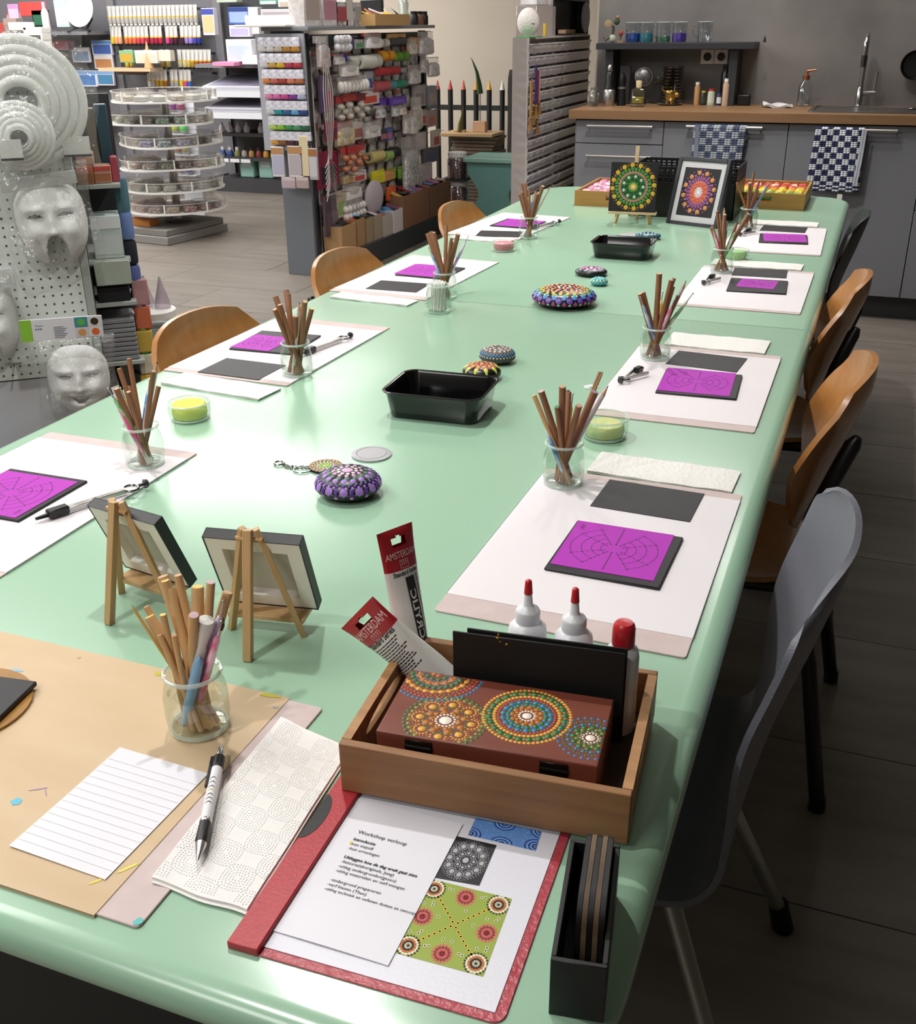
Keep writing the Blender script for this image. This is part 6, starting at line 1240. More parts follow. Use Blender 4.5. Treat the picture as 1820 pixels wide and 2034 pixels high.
for k,l,b,h1,h2 in (
 ('pouch','clear pouch with coral tags hanging at top left',(5.738,1.1726,5.8789,1.3394),'#c9b4b4','#d8d2d4'),('balls','large white cotton ball pack on the top row',(5.9363,1.2543,6.1122,1.3343),'#e4e2e8',None),('card','dark violet card pack on the top row',(6.1081,1.2687,6.2413,1.3358),'#3c3568','#5a5490'),
 ('card','green labelled small card pack on the top row',(6.2689,1.2676,6.3846,1.3185),'#b8b4b4','#4f9a62'),('pouch','bag of white pompoms with red header on the top row',(6.3748,1.264,6.6039,1.3513),'#e6e6ee','#cc3a3a'),('spool','black and white cord spools on the top row',(6.5903,1.2669,6.7742,1.3178),'#d8d4cc','#1c1c1e'),
 ('spool','dark grey cord spools on the top row',(6.775,1.2724,7.0019,1.3221),'#4a4a52','#2f2f36'),('card','tan card pack above the grey spools',(6.7559,1.3147,7.0092,1.3444),'#c79a5c','#b08448'),('pouch','pouch of beige shells on the top row',(7.0131,1.212,7.1606,1.3091),'#cdbb98',None),('card','tan card pack at the right of the top row',(7.1217,1.2507,7.2579,1.3179),'#d3a04e','#c08f40'),
 ('pouch','silvery clear pouch at the right end of the top row',(7.2414,1.2043,7.4964,1.3494),'#c9c2cc',None),
 ('pouch','small white pack with red header on the second row',(5.9469,1.1874,6.0642,1.2456),'#dcd6d2','#c8352c'),('card','bright purple felt strips on the second row',(6.045,1.1973,6.1882,1.2381),'#4a2f9a','#5a3fb0'),('roll','white paper roll, first of three on the second row',(6.1914,1.1559,6.2941,1.23),'#cfd0c4','#5a5f58'),('roll','white paper roll, middle of three on the second row',(6.3,1.1481,6.478,1.2307),'#d2d3c7','#5a5f58'),('roll','white paper roll, last of three on the second row',(6.4782,1.1424,6.5954,1.2315),'#c6c8bc','#5a5f58'),
 ('spool','orange ribbon spools on the second row',(6.6077,1.1853,6.8065,1.2466),'#e09a2a','#d8842a'),('spool','green ribbon spools on the second row',(6.8062,1.1793,6.9878,1.2346),'#5a8a2a','#8ab040'),('spool','red ribbon spools on the third row',(6.5427,1.1019,6.8314,1.1488),'#b02a34','#d04a48'),('spool','sky blue ribbon spool on the third row',(6.8316,1.0983,6.9464,1.1414),'#3f8fc0','#5aa8d4'),
 ('spool','rose ribbon spools on the fourth row',(6.5276,1.0071,6.7441,1.0691),'#c05a60','#d8868a'),('spool','pale teal ribbon spool on the fourth row',(6.7384,1.0139,6.8376,1.0645),'#4f9aa0','#8fc0c4'),('spool','emerald ribbon spool on the fourth row',(6.8382,1.0158,6.9605,1.0644),'#2f8a68','#4fa884'),
 ('pouch','long white clear pouch right of the ribbons',(7.0485,1.0245,7.2354,1.1452),'#c4bec0',None),('pouch','grey translucent pouch right of the ribbons',(7.2269,1.0896,7.3527,1.2062),'#9a9290',None),('pouch','white tuft pouch near the right gondola edge',(7.3351,1.0593,7.527,1.1836),'#c9c5cc',None),
 ('pouch','big clear bag of white wool on the third row',(5.984,1.1177,6.2208,1.2021),'#dcd8d2',None),('eggs','row of white foam eggs on the fourth row',(5.9597,1.0372,6.3182,1.1181),'#e8e5e0',None),('card','purple scissors pack on the left',(5.8124,0.9329,5.89,1.13),'#6a5a78','#55307a'),('card','magenta scissors pack on the left',(5.8706,0.9332,5.955,1.1184),'#8a7a86','#a82a5c'),
 ('card','beige wire card on the fourth row',(6.2389,1.0352,6.3612,1.1345),'#a89a94','#8a7c74'),('card','blue labelled clear pack on the fourth row',(6.409,1.0238,6.5246,1.1326),'#a6aab4','#3f5a98'),
 ('beads','bead ball pack with red header, first on the fifth row',(5.9884,0.8798,6.0761,1.0073),'#d4cdbb','#b5343a'),('beads','bead ball pack with red header, second on the fifth row',(6.069,0.8804,6.2335,1.0169),'#d9d2c0','#b8302f'),('beads','bead ball pack with dark header, third on the fifth row',(6.2599,0.8716,6.3965,1.0066),'#d6d0c2','#7a2430'),
 ('card','red and amber small pack on the fifth row',(6.3476,0.9375,6.5997,1.0182),'#d8ccc8','#d24a3a'),('card','violet dotted pack, left of two on the fifth row',(6.6125,0.9188,6.742,0.9641),'#5a34a0','#6a44b0'),('card','violet dotted pack, right of two on the fifth row',(6.7274,0.9155,6.9712,0.9618),'#5f3aa8','#7a56c0'),
 ('pouch','dark vial pack under the violet packs',(6.518,0.847,6.6449,0.9222),'#6a7686','#b4b4bc'),('pouch','pale blue vial pack under the violet packs',(6.77,0.8395,6.8642,0.9118),'#8fb0c0',None),('pouch','peach vial pack under the violet packs',(6.8647,0.8423,6.9751,0.9051),'#c8b49a',None),
 ('pouch','tall olive moss pouch on the right half',(7.0796,0.7237,7.2483,0.9373),'#b0a878',None),('pouch','tall white pouch on the right half',(6.9037,0.716,7.0375,0.8462),'#cfc9bd',None),('pouch','white crystal pouch with red tag on the right half',(6.9937,0.7061,7.1162,0.8563),'#ddd8d4','#b04a44'),
 ('card','taupe pack near the right gondola edge',(7.2041,0.8696,7.3998,1.008),'#a49a9a','#8a8084'),('card','speckled pack at the right gondola edge',(7.4241,0.8674,7.5735,0.9953),'#8a8a98','#a89488'),('card','red pack near the right gondola edge',(7.2927,0.7374,7.4232,0.843),'#b0a4a4','#b84a44'),('card','mottled pink pack at the right gondola edge',(7.4465,0.7176,7.6142,0.831),'#a08a8a','#b06a60'),
 ('card','crimson pliers pack at the far left, upper one',(5.8108,0.7779,5.9375,0.8791),'#8f2148','#6a1a3a'),('pouch','gold foil pack with red header',(5.9236,0.7314,6.1687,0.8636),'#c9ad3a','#c03a38'),('card','off-white header pack beside the gold foil',(6.194,0.7468,6.3231,0.8513),'#d0c6be','#a86a60'),('pouch','clear tray pack in the middle of the sixth row',(6.303,0.7397,6.5362,0.839),'#b9b5b0',None),
 ('card','dusty rose pack on the sixth row',(6.5416,0.7101,6.6508,0.7739),'#2f3038','#a86a70'),('card','blue and pink pack on the sixth row',(6.6906,0.6963,6.7972,0.7717),'#4a5ab0','#c06a9a'),
 ('card','crimson pack with dark pliers on the left',(5.7469,0.5084,5.988,0.7088),'#8f1f44','#2f2440'),('beads','copper bead pack, left of three',(5.9845,0.5799,6.0739,0.7214),'#c07a5c','#c4423f'),('beads','copper bead pack, middle of three',(6.0602,0.5712,6.1924,0.717),'#c27e60','#b8302f'),('beads','copper bead pack, right of three',(6.2032,0.5863,6.3402,0.7101),'#bd7455','#c4423f'),
 ('roll','pale yellow ribbon roll',(6.4317,0.5784,6.61,0.6527),'#cdbf7a','#5a5f58'),('roll','light green ribbon roll beside the yellow',(6.632,0.5713,6.7179,0.6367),'#8fb060','#5a5f58'),('roll','black ribbon roll',(6.6911,0.5771,6.8538,0.6484),'#202426','#5a5f58'),('pouch','large clear framed pouch on the right half',(6.8712,0.3243,7.174,0.6879),'#98a09a',None),
 ('card','bright yellow foam pack',(6.4164,0.45,6.5893,0.5278),'#e0d52a','#d4ca2a'),('card','apricot foam pack beside the yellow',(6.6119,0.448,6.7523,0.509),'#dca062','#d0945a'),('card','lime green foam pack',(6.7463,0.4388,6.8495,0.5088),'#9bd03c','#8cc034'),('card','leaf green foam pack',(6.8659,0.4335,6.9863,0.5101),'#8ac24a','#7ab040'),
 ('card','tan straw pack on the lower left',(6.0092,0.5062,6.152,0.5527),'#cdb489','#b89c70'),('card','white pack with red print on the lower left',(6.1536,0.492,6.3508,0.5521),'#dcd4d2','#c94a44'),('pouch','bag of large white foam balls',(6.0088,0.4002,6.2476,0.4995),'#d4d1cb',None),('balls','bag of white foam balls with red band',(5.9708,0.2844,6.2394,0.4072),'#e0dad6',None),
 ('card','slim steel blue pen pack near the bottom',(6.5278,0.3261,6.6063,0.3976),'#3f6a80','#4f7a90'),('card','coral orange felt pack near the bottom',(6.621,0.3207,6.7421,0.404),'#e0683a','#d05c30'),('card','dark red felt pack near the bottom',(6.7499,0.3243,6.8329,0.3924),'#a83a44','#983040'),('card','raspberry felt pack near the bottom',(6.8402,0.3161,6.9394,0.3823),'#9c2a50','#8c2448'),
 ('card','dark brown tall pack, left of two at the bottom',(5.7256,0.2351,5.7998,0.4581),'#4f4048','#5f4c56'),('card','mauve tall pack, right of two at the bottom',(5.7827,0.2417,5.9021,0.4548),'#6a5a60','#7a6a72'),('card','pale pack with green top at the bottom left',(5.8852,0.3191,6.0018,0.4705),'#b8ac94','#8aa860'),
 ('card','tall white board pack at the lower right',(7.1588,0.2704,7.4544,0.4723),'#cfc6c6','#d8cfcf'),('card','narrow white pack on the right edge',(7.2214,0.5833,7.3589,0.6953),'#c5bcbc','#d0c8c8'),('card','white pack with red dot on the right edge',(7.4703,0.5784,7.6075,0.6907),'#c9bcb4','#b05a54'),('card','slate pack on the right edge',(7.3614,0.4697,7.6182,0.5741),'#6a6a74','#5a5f80')):
    hang(k,l+' of the gondola' if len(l.split())<10 else l,b,h1,h2)
PAL2=['#cfc9c8','#b9aeb0','#c8b8a4','#a89aa4','#d4cccc','#b8a090','#9aa0a8','#c4a8a8','#d8d0c4','#8f8790']; BKL=[]
for r_ in range(8):
    for c_ in range(11):
        hx=PAL2[(r_*7+c_*3)%10]; y=5.80+.148*c_+.03*(r_%2); z=.20+.135*r_; key=(hx,(r_+c_)%3)
        if y>7.42: continue
        if ('bk',)+key not in PROTO:
            o=bpy.data.objects.new('hanging_pouch',None); COL.objects.link(o); o.empty_display_size=.02; w=.052
            bev(MB().box(-.004,-w,.092,.003,w,.120).obj('header_card',cm(['#c8c2c0','#a8645c','#d2cecc'][key[1]],.5),o),.001,1)
            MB().loft([[(x,yy,zz) for x,yy in rrect(-.012*q,-w*.9*q,.014*q,w*.9*q,.010*q,3)] for zz,q in ((.002,.7),(.012,1),(.060,.95),(.078,.5))],None,True,True).obj('contents',pm('fill_'+hx.strip('#'),hx,.6,mix='#e8e4e0',scale=45,amt=.3,bump=.5,bscale=60),o)
            m=MB(); m.grid(lambda u,v:(.010+.014*sin(pi*u)*sin(pi*v),-w+2*w*u,.094*(1-v)),6,6); m.obj('film_front',FILM2,o); PROTO[('bk',)+key]=o
        else: o=dup(PROTO[('bk',)+key])
        o.location=(-3.150+.004*(c_%2),y,z); tag(o,'pouch in the back layer of the gondola, row %s from below, %s from left'%(ORD[r_],ORD[c_]),'pouch','back layer of pouches on the gondola')
b=(6.2439,0.2763,6.5058,0.488); o=MB().ell((0,0,0),(.03,abs(b[2]-b[0])/2,abs(b[3]-b[1])/2),18,12).obj('foam_shape',pm('foam_grey','#b4abb2',.6),None,(-3.05,(b[0]+b[2])/2,(b[1]+b[3])/2)); tag(o,'large oval grey foam shape hanging low on the gondola','foam shape',GP)
# white feather garland
fe_=thing('feather_garland','bundle of long white feathers hanging at the gondola end','feathers',(-3.06,5.78,.60)); FEA=pm('feather_white','#cfc3bf',.8)
for k in range(5):
    o_=.022*(k-2); MB().tube([(.01*(k%3)+.02,o_*.3,.60),(.03,o_*1.3,.46),(.03,o_*1.1,.30),(.02,o_*.4,.08)],[.003,.006,.005,.003],6,flat=.4).obj('long_feather',FEA,fe_)
for k in range(14):
    s=1 if k%2 else -1; z=.06-.012*k; MB().tube([(.01,0,z+.05),(.02,s*.03,z+.01),(.02,s*.075,z-.02-.004*k)],[.003,.005,.002],5,flat=.4).obj('curled_feather',FEA,fe_)
# jar rack on the gondola end
RKG='glitter sachets on the end rack'; rk=thing('sachet_rack','white wire rack of glitter sachets on the gondola end','rack',(-3.24,5.66,0)); MB().box(-.17,.0,.735,.14,.012,1.36).obj('rack_panel',pm('rack_grey','#a9abb4',.5),rk)
RC=[['#dcd8d8','#dcd8d8','#cfc0a8','#c08a3a','#c9943a'],['#dcd8dc','#d0a84a','#e0b82a','#c03a5a','#c83a4a'],['#e0864a','#d06a60','#b0403a','#dc8060','#c0704a'],['#e88ab8','#e070b0','#d04a9a','#8a3aa0','#b8c0e0'],['#d0d8dc','#1f9aa8','#2f6a9a','#6aa8d8','#2a4a8a'],['#b8d86a','#8ac83a','#3f9a5a','#4fa070','#2f6a50'],['#d8a04a','#8a5a3a','#5a2a34','#2f2f38','#3a3a40']]
s0={}
for j,row in enumerate(RC):
    for i,hx in enumerate(row):
        if hx not in s0:
            t=bpy.data.objects.new('glitter_sachet',None); COL.objects.link(t); t.empty_display_size=.02
            MB().loft([[(x,y-.012,zz) for x,y in rrect(-.026*s,-.012*s,.026*s,.012*s,.006,3)] for zz,s in ((0,.8),(.004,1),(.026,.9))],None,True,True).obj('glitter',pm('glit_'+hx.strip('#'),hx,.4,bump=.6,bscale=300),t)
            MB().loft([[(x,y-.012,zz) for x,y in rrect(-.027*s,-.012*q,.027*s,.012*q,.002,2)] for zz,s,q in ((.026,1,1),(.05,1,.8),(.074,1,.3))],None,True,True).obj('sachet_top',pm('sachet_silver','#dcdae2',.3,.15,mix='#b4b2c0',scale=40,amt=.2,bump=.5,bscale=50),t); s0[hx]=t; o=t
        else: o=dup(s0[hx])
        o.location=(-3.358+.053*i+.010*j*.6,5.655,1.268-.083*j); tag(o,'glitter sachet on rack row %s from the top, %s from left'%(ORD[j],ORD[i]),'sachet',RKG)
CG='packs of cards hanging below the sachet rack'
for nm,b,hx,fc,bd in (('white dotted pack with kraft header, leftmost',(-3.3516,0.5888,-3.2703,0.7588),'#dcd8de','#b4b4cc','#b98a5c'),('white circle pattern pack with kraft header',(-3.242,0.5899,-3.1453,0.7667),'#d8d2d6','#b8aeb4','#b98a5c'),('tall cream tube pack',(-3.1625,0.5997,-3.1028,0.8233),'#ddceaa',None,None),('narrow ribbon pack with brown header, rightmost',(-3.1043,0.5805,-3.0481,0.7569),'#b4b0b8','#c9c4cc','#a8703f'),('small pink pack low left',(-3.2962,0.5256,-3.2044,0.589),'#c9bcc0','#b8a4ac',None),('small pink pack low right',(-3.1977,0.5294,-3.1169,0.5924),'#c9b8b8','#b09a9a',None)):
    boxy('card_pack',nm+' on the gondola end panel','pack',b,5.63,.015,hx,CG,fc,bd)
# goods on top of the gondola
TG='goods on top of the gondola'
def topbox(nm,lb,cat,px0,px1,zh,hx,X,d=.12,**k): pass
for nm,lb,cat,b,hx,fc in (('clear_box','clear box of white flowers at the left of the gondola top','box',(5.6819,1.4013,5.8964,1.5089),'#cfc9c6','#b8a8a0'),('clear_box','clear box with pink bits on the gondola top','box',(5.8957,1.4003,6.098,1.5005),'#d6ccd0','#c48a98'),('stamp_set','dark and red stamp set on the gondola top','box',(6.0707,1.3995,6.229,1.4804),'#4a3a3e','#b05058'),('clear_box','pale tube box on the gondola top','box',(6.1965,1.3989,6.3052,1.4972),'#c4bcb4','#d8d2cc'),('stamp_set','black and white framed pack on the gondola top','box',(6.3055,1.3983,6.4174,1.5036),'#232326','#a8a8ac')):
    y0,z0,y1,z1=b; t=thing(nm,lb,cat,(-3.10,(y0+y1)/2,1.3945),0,TG); w=abs(y1-y0)/2*.94; h=.13 if nm=='stamp_set' else .17
    bev(MB().box(-.1,-w,0,0,w,h).obj('pack_body',pm('pack_'+hx.strip('#'),hx,.35,mix='#ece8e8',scale=30,amt=.3),t),.003,1); MB().box(0,-w*.8,h*.2,.0012,w*.8,h*.8).obj('printed_face',cm(fc,.5),t)
y0,z0,y1,z1=(6.3941,1.3968,6.9245,1.4602); t=thing('wooden_bin','pale wooden bin of coloured cards on the gondola top','bin',(-3.10,(y0+y1)/2,1.3945),0,TG); w=abs(y1-y0)/2
for n_,bb in (('front_wall',(.09,-w,0,.10,w,.065)),('rear_wall',(-.06,-w,0,-.05,w,.065)),('side_wall',(-.05,-w,0,.09,-w+.01,.065)),('side_wall',(-.05,w-.01,0,.09,w,.065)),('base',(-.05,-w+.01,0,.09,w-.01,.006))): MB().box(*bb).obj(n_,pm('birch_bin','#c9a068',.55),t)
for k in range(7):
    hx=['#e0c83a','#d87a5a','#e0d8e4','#c89ad0','#e8b03a','#e8e0d0','#3a3238'][k]; o=bev(MB().box(-.05,-.03,0,.05,.03,.008).obj('coloured_card',cm(hx,.5),None,(-3.08,y0+(y1-y0)*(k+.5)/7,1.448+.006*(k%3)),(rnd.uniform(-.6,.6),rnd.uniform(-.3,.9),rnd.uniform(-.5,.5))),.001,1); tag(o,ORD[k]+' coloured card from the left heaped in the wooden bin','card',TG)
for nm,lb,b,hx in (('dark_block','black jar at the right of the gondola top',(7.1837,1.4063,7.2709,1.4434),'#1d1a1a'),('dark_block','brown jar at the right of the gondola top',(7.2802,1.4059,7.3514,1.456),'#8a5a44'),('dark_block','dark jar at the right end of the gondola top',(7.3601,1.4025,7.4419,1.4499),'#241f1e')):
    lathe_thing('small_jar',lb,'jar',-3.10,(b[0]+b[2])/2,1.3945,(('jar_body',cm(hx,.4),[(0,0),(.028,0),(.03,.01),(.03,.055),(.022,.07)]),('lid',BLACKP,[(.024,.068),(.024,.085),(0,.086)])),TG)
t=thing('glass_figure','clear and white ornament standing on the gondola top','ornament',(-3.10,(y1+.13),1.3945),0,TG); MB().lathe([(0,0),(.04,.0),(.045,.04),(.03,.08),(.035,.13),(.02,.17),(0,.18)],14).obj('ornament_body',clear('orn_glass','#e6efe8',.2,.7,.1,veil='#dfe8e0',vamt=.3),t)
tt_=thing('white_tray','slanted white tray on the left end of the gondola top','tray',(-3.30,5.66,1.395),0,TG); bev(MB().box(-.20,-.07,0,.13,.09,.012).obj('tray_plate',WHITE,tt_),.003,1); bev(MB().box(-.20,.05,.012,.13,.06,.06).obj('tray_back',WHITE,tt_),.003,1)
boxy('flat_pack','white and grey flat pack leaning behind the slanted tray','pack',(-3.4748,1.435,-3.2533,1.4873),5.85,.05,'#d9d6da',TG,'#b8b0b4')
boxy('hanging_goods','teal and orange packs above the gondola at the top edge','pack',(-3.7754,1.5001,-3.6986,1.5553),7.0,.05,'#a8c8bc',None,'#c9603a'); boxy('hanging_goods','white pack row above the gondola at the top edge','pack',(-4.0164,1.5148,-3.7981,1.558),7.0,.05,'#ddd6d8',None,'#c9b8a8')
boxy('dark_screen','dark board standing on the far side of the gondola top','board',(-3.5834,1.4804,-3.4194,1.5568),7.4,.04,'#15161a')
# boxes on the gondola base
GB='boxes on the gondola base'
PK=iter(['first kraft carton','second kraft carton','tan file box','grey beige box','off-white bin','white parts bin','large brown carton','second large brown carton'])
for lb,y0,y1,h,hx,x in (('kraft carton, first from left on the gondola base',5.77,5.97,.155,'#b08a60',-2.99),('kraft carton, second from left on the gondola base',5.975,6.09,.165,'#a48058',-2.985),('tan file box, third from left on the gondola base',6.095,6.20,.150,'#9a8468',-2.98),('grey beige box, fourth from left on the gondola base',6.205,6.33,.150,'#a0907c',-2.98),('off-white bin, fifth from left on the gondola base',6.335,6.47,.135,'#b4aaa0',-2.97),('white bin with small parts on the gondola base',6.475,6.63,.145,'#cfc8c8',-2.96),('large brown carton of mixed packs on the gondola base',6.64,7.10,.215,'#8a6248',-2.96),('second large brown carton at the right of the base',7.11,7.52,.215,'#84604a',-2.96)):
    t=thing('storage_box',lb,'box',(x,(y0+y1)/2,.1355),0,GB); w=(y1-y0)/2-.003; mm=pm('box_'+hx.strip('#'),hx,.65)
    for n_,bb in (('front_wall',(-.005,-w,0,0,w,h)),('rear_wall',(-.125,-w,0,-.12,w,h)),('side_wall',(-.12,-w,0,-.005,-w+.005,h)),('side_wall',(-.12,w-.005,0,-.005,w,h)),('base',(-.12,-w+.005,0,-.005,w-.005,.005))): MB().box(*bb).obj(n_,mm,t)
    nn=max(2,int(w*2/.055)); pk=next(PK)
    for k in range(nn):
        hx2=['#2a2226','#4f8fc0','#c06a9a','#d8d0d8','#3a3a44','#b04a3a','#7a4a6a','#1f2a24','#c9a04a'][(k*5+len(lb))%9]
        o=bev(MB().box(-.045,-.024,0,.045,.024,.010).obj('craft_packet',cm(hx2,.35),None,(x-.062,y0+.04+(y1-y0-.08)*k/max(1,nn-1),.1355+h-.006+.012*(k%2)),(rnd.uniform(-.3,.3),rnd.uniform(-.1,.5),rnd.uniform(-.5,.5))),.001,1); tag(o,ORD[k]+' packet from left lying on the '+pk+' of the gondola base','packet','packets in the base boxes')
for k,z in enumerate((.36,.155)):
    lathe_thing('bead_jar',('upper','lower')[k]+' white lidded jar of dark beads at the gondola corner','jar',-2.93,7.58+.03*k,z,(('beads',pm('dark_beads','#3a3034',.35,mix='#9a6a70',scale=70,amt=.3,bump=.8,bscale=120),[(0,.002),(.068,.002),(.072,.02),(.072,.10),(.055,.125),(0,.13)]),('clear_wall',PLX,[(.075,.0),(.076,.13),(.06,.15)]),('white_lid',WHITE,[(.066,.145),(.070,.148),(.070,.178),(.064,.182),(0,.183)])))
o=MB().box(-.09,-.09,0,.09,.09,.02).obj('jar_shelf',GDK,None,(-2.94,7.60,.338)); o.scale=(1,1,1); tag(o,'small dark ledge under the upper bead jar','ledge')
# ---------------------------------------------------------------- fence, post, teal stool, stacks
fn=thing('pencil_fence','dark railing of pencil shaped bars with coloured tips','fence',(-3.2,8.72,0)); FK=pm('fence_black','#1d1e1c',.5)
for k,(px,c) in enumerate(((-3.5412,0.8155),(-3.4277,0.817),(-3.3106,0.8185),(-3.199,0.82),(-3.084,0.8215),(-2.97,0.823))):
    x=px+3.2; hx=['#b8434a','#c0484c','#c86a5a','#d89a3a','#e0b03a','#e6e2de'][k]
    bar=MB().cyl((x,0,.0),(x,0,.905),.022,None,10).obj('pencil_bar',FK,fn); tip=MB().lathe([(.022,.905),(.012,.94),(.004,.975),(0,.978)],10).obj('pencil_tip',cm(hx,.5),bar,(x,0,0)); lab(tip,'coloured pencil tip')
MB().box(-.48,-.012,.745,.40,.012,.785).obj('cross_rail',FK,fn)
ps=thing('wooden_post','thick black charred post beside the pencil railing','post',(-2.795,8.55,0))
m=MB(); m.loft([[(.068*s*cos(2*pi*i/12)+rnd.uniform(-.004,.004),.06*s*sin(2*pi*i/12),z) for i in range(12)] for z,s in [(0,1)]+[(.1*k,1+rnd.uniform(-.03,.05)) for k in range(1,11)]+[(1.04,.98),(1.065,.8)]],None,True,True); m.obj('post_body',pm('charred_wood','#171514',.8,mix='#2a2523',scale=12,stretch=(4,4,.4),bump=.5,bscale=30),ps)
TEAL=pm('teal_paint','#6fa09a',.45); tl=thing('teal_stool','teal painted stool with scooped sides before the railing','stool',(-2.60,7.62,0))
bev(MB().prism(rrect(-.235,-.20,.245,.22,.03,3),.488,.520).obj('stool_top',pm('teal_top','#93bfb2',.4),tl),.006)
pr=[]
for k in range(13):
    z=.488*k/12; w=.20-.085*sin(pi*min(1,max(0,(z-.10)/.33)))**2 if z>.10 else .20
    pr.append((w,z))
m=MB(); m.loft([[(-w,-.17,z),(w,-.17,z),(w,.17,z),(-w,.17,z)] for w,z in pr],None,False,True); m.obj('stool_body',TEAL,tl)
bk_=MB().ell((0,0,0),(.10,.09,.13),16,12).obj('wrapped_ball',pm('black_film','#0e0e10',.25,mix='#c4bcc0',scale=3,amt=.12),None,(-2.33,7.42,.22)); tag(bk_,'round object wrapped in black film beside the teal stool','bundle')
o=MB().box(-.06,-.05,0,.06,.05,.05).obj('black_tin',BLACKP,None,(-2.30,7.60,.40)); bev(o,.004); tag(o,'small black tin behind the display tower edge','tin')
st_=thing('cardboard_stack','tall stack of brown cardboard sheets beside the gondola','cardboard',(-2.93,7.98,0)); 
for k in range(24): bev(MB().box(-.16-.006*(k%3),-.10,.026*k,.17+.012*((k*5)%4),.12,.026*k+.021).obj('cardboard_sheet',pm('kraft_board','#8c7868',.75,mix='#7a6656',scale=30),st_),.001,1)
wb=thing('wooden_board','pale wooden board lying on the cardboard stack','board',(-2.93,7.92,.628),0); bev(MB().box(-.22,-.14,0,.20,.16,.022).obj('board_plank',pm('birch_board','#c9a579',.5),wb),.002,1); bev(MB().box(-.20,-.12,-.004,.10,.10,0).obj('dark_underside',SHELFD,wb),.0005,1)
t=thing('wooden_tree','felt and wood leaning tree ornament on the pale board','ornament',(-3.03,7.90,.651)); m=MB(); m.tube([(0,0,0),(.005,0,.06),(.018,0,.12),(.030,0,.175)],[.042,.03,.014,.002],10,flat=.5); m.obj('tree_cone',pm('moss_felt','#6a6a34',.9,bump=.4,bscale=80),t); bev(MB().box(-.045,-.02,-.0,.045,.02,.012).obj('tree_base',pm('birch_board','#c9a579',.5),t),.001,1)
t=thing('felt_tree','tall green curved felt tree on a thin rod','ornament',(-2.885,7.95,.651)); m=MB(); m.tube([(0,0,.27),(-.005,0,.33),(-.025,0,.42),(-.06,0,.50),(-.075,0,.52)],[.040,.032,.020,.007,.002],10,flat=.5); m.obj('felt_cone',pm('green_felt','#3a5a34',.9,bump=.4,bscale=80),t); MB().cyl((0,0,.05),(0,0,.28),.004,None,6).obj('rod',STEEL,t); bev(MB().box(-.05,-.03,0,.05,.03,.075).obj('wooden_block',pm('birch_block','#d0a888',.55),t),.002,1)
# ---------------------------------------------------------------- acrylic drawer tower
TX=-1.88; tower=thing('drawer_tower','tall clear acrylic display tower with sloping trays','display',(TX,6.62,0))
m=MB(); m.box(-.085,-.68,.02,-.081,.66,1.328).box(-.085,.656,.02,0,.66,1.328).box(-.085,-.68,1.320,.0,.66,1.328).box(-.085,-.68,0,0,.66,.02); m.obj('tower_case',pm('milky_acrylic','#cfc6c0',.35),tower)
MB().box(-.085,-.684,.02,0,-.680,1.328).obj('side_pane',clear('acrylic_pane','#f4f0ee',.12,.6,.08,veil='#e0d8d4',vamt=.3),tower); MB().box(-.002,-.683,.02,.003,-.655,1.328).obj('corner_strip',clear('acrylic_edge','#ffffff',.3,.8,.05,veil='#ffffff',vamt=.45),tower)
AC=clear('acrylic_tray','#f6f2f2',.16,.75,.06,bump=.3,bscale=8,veil='#e0d8da',vamt=.40)
for k in range(20):
    z=.06+.0625*k
    for h_ in (0,1):
        y0=-.675+.665*h_
        tr=MB(); tr.add([(-.08,y0,z+.03),(0,y0,z),(0,y0+.655,z),(-.08,y0+.655,z+.03)],[(0,1,2,3)],0,False); tr.add([(0,y0,z),(.014,y0,z+.045),(.014,y0+.655,z+.045),(0,y0+.655,z)],[(0,1,2,3)],0,False); tr.obj('clear_tray',AC,tower)
        MB().box(.012,y0,z+.043,.017,y0+.655,z+.050).obj('tray_lip',MATS['acrylic_edge'],tower)
        q=(k*3+h_*2)%5; cont=pm('tray_fill_%d'%q,['#d4c8b4','#d8d0dc','#ccc0b8','#e0d0cc','#d4d0d8'][q],.5,mix='#ece6e8',scale=26,amt=.4,bump=.6,bscale=50)
        m=MB(); m.grid(lambda u,v:(-.07+.066*u,y0+.02+.615*v,z+.030-.026*u+.018+.012*sin(31*v+k)*sin(5*u+1)+.006*sin(67*v)),4,24,.018); m.obj('craft_fill',cont,tower)
for k,(y,z0,z1,hx,nm) in enumerate(((5.965,.96,1.12,'#b8705a','coral'),(6.04,.985,1.19,'#4a2f8a','purple'),(6.075,.90,1.16,'#7a3a34','dark red'),(6.10,1.0,1.16,'#d8a0a4','pale pink'),(5.945,.93,1.10,'#a88a4a','tan'))):
    t=thing('tassel_ribbon',nm+' ribbon with tassel hanging on the acrylic tower','ribbon',(TX+.022,y,z0),0,'tassels on the acrylic tower'); MB().box(-.003,-.010,.0,.003,.010,z1-z0).obj('ribbon_band',cm(hx,.7),t); MB().lathe([(.003,.0),(.012,-.01),(.008,-.022),(.017,-.075),(0,-.076)],10).obj('tassel',cm('#8a6234' if k!=1 else '#9a7434',.7),t)
fl=thing('fluffy_toy','white fluffy round toy with sleepy face on the tower','toy',(-1.935,6.12,1.3285)); MB().ell((0,0,.075),(.062,.062,.075),16,12).obj('fluffy_body',pm('white_fluff','#e2dcd8',.95,bump=1,bscale=90),fl)
for s in (-1,1): MB().tube([(.045+.004*0,-.046+.022*s-.012,.070),(.051,-.040+.022*s,.064),(.052,-.030+.022*s,.070)],.0022,5).obj('closed_eye',INK,fl)
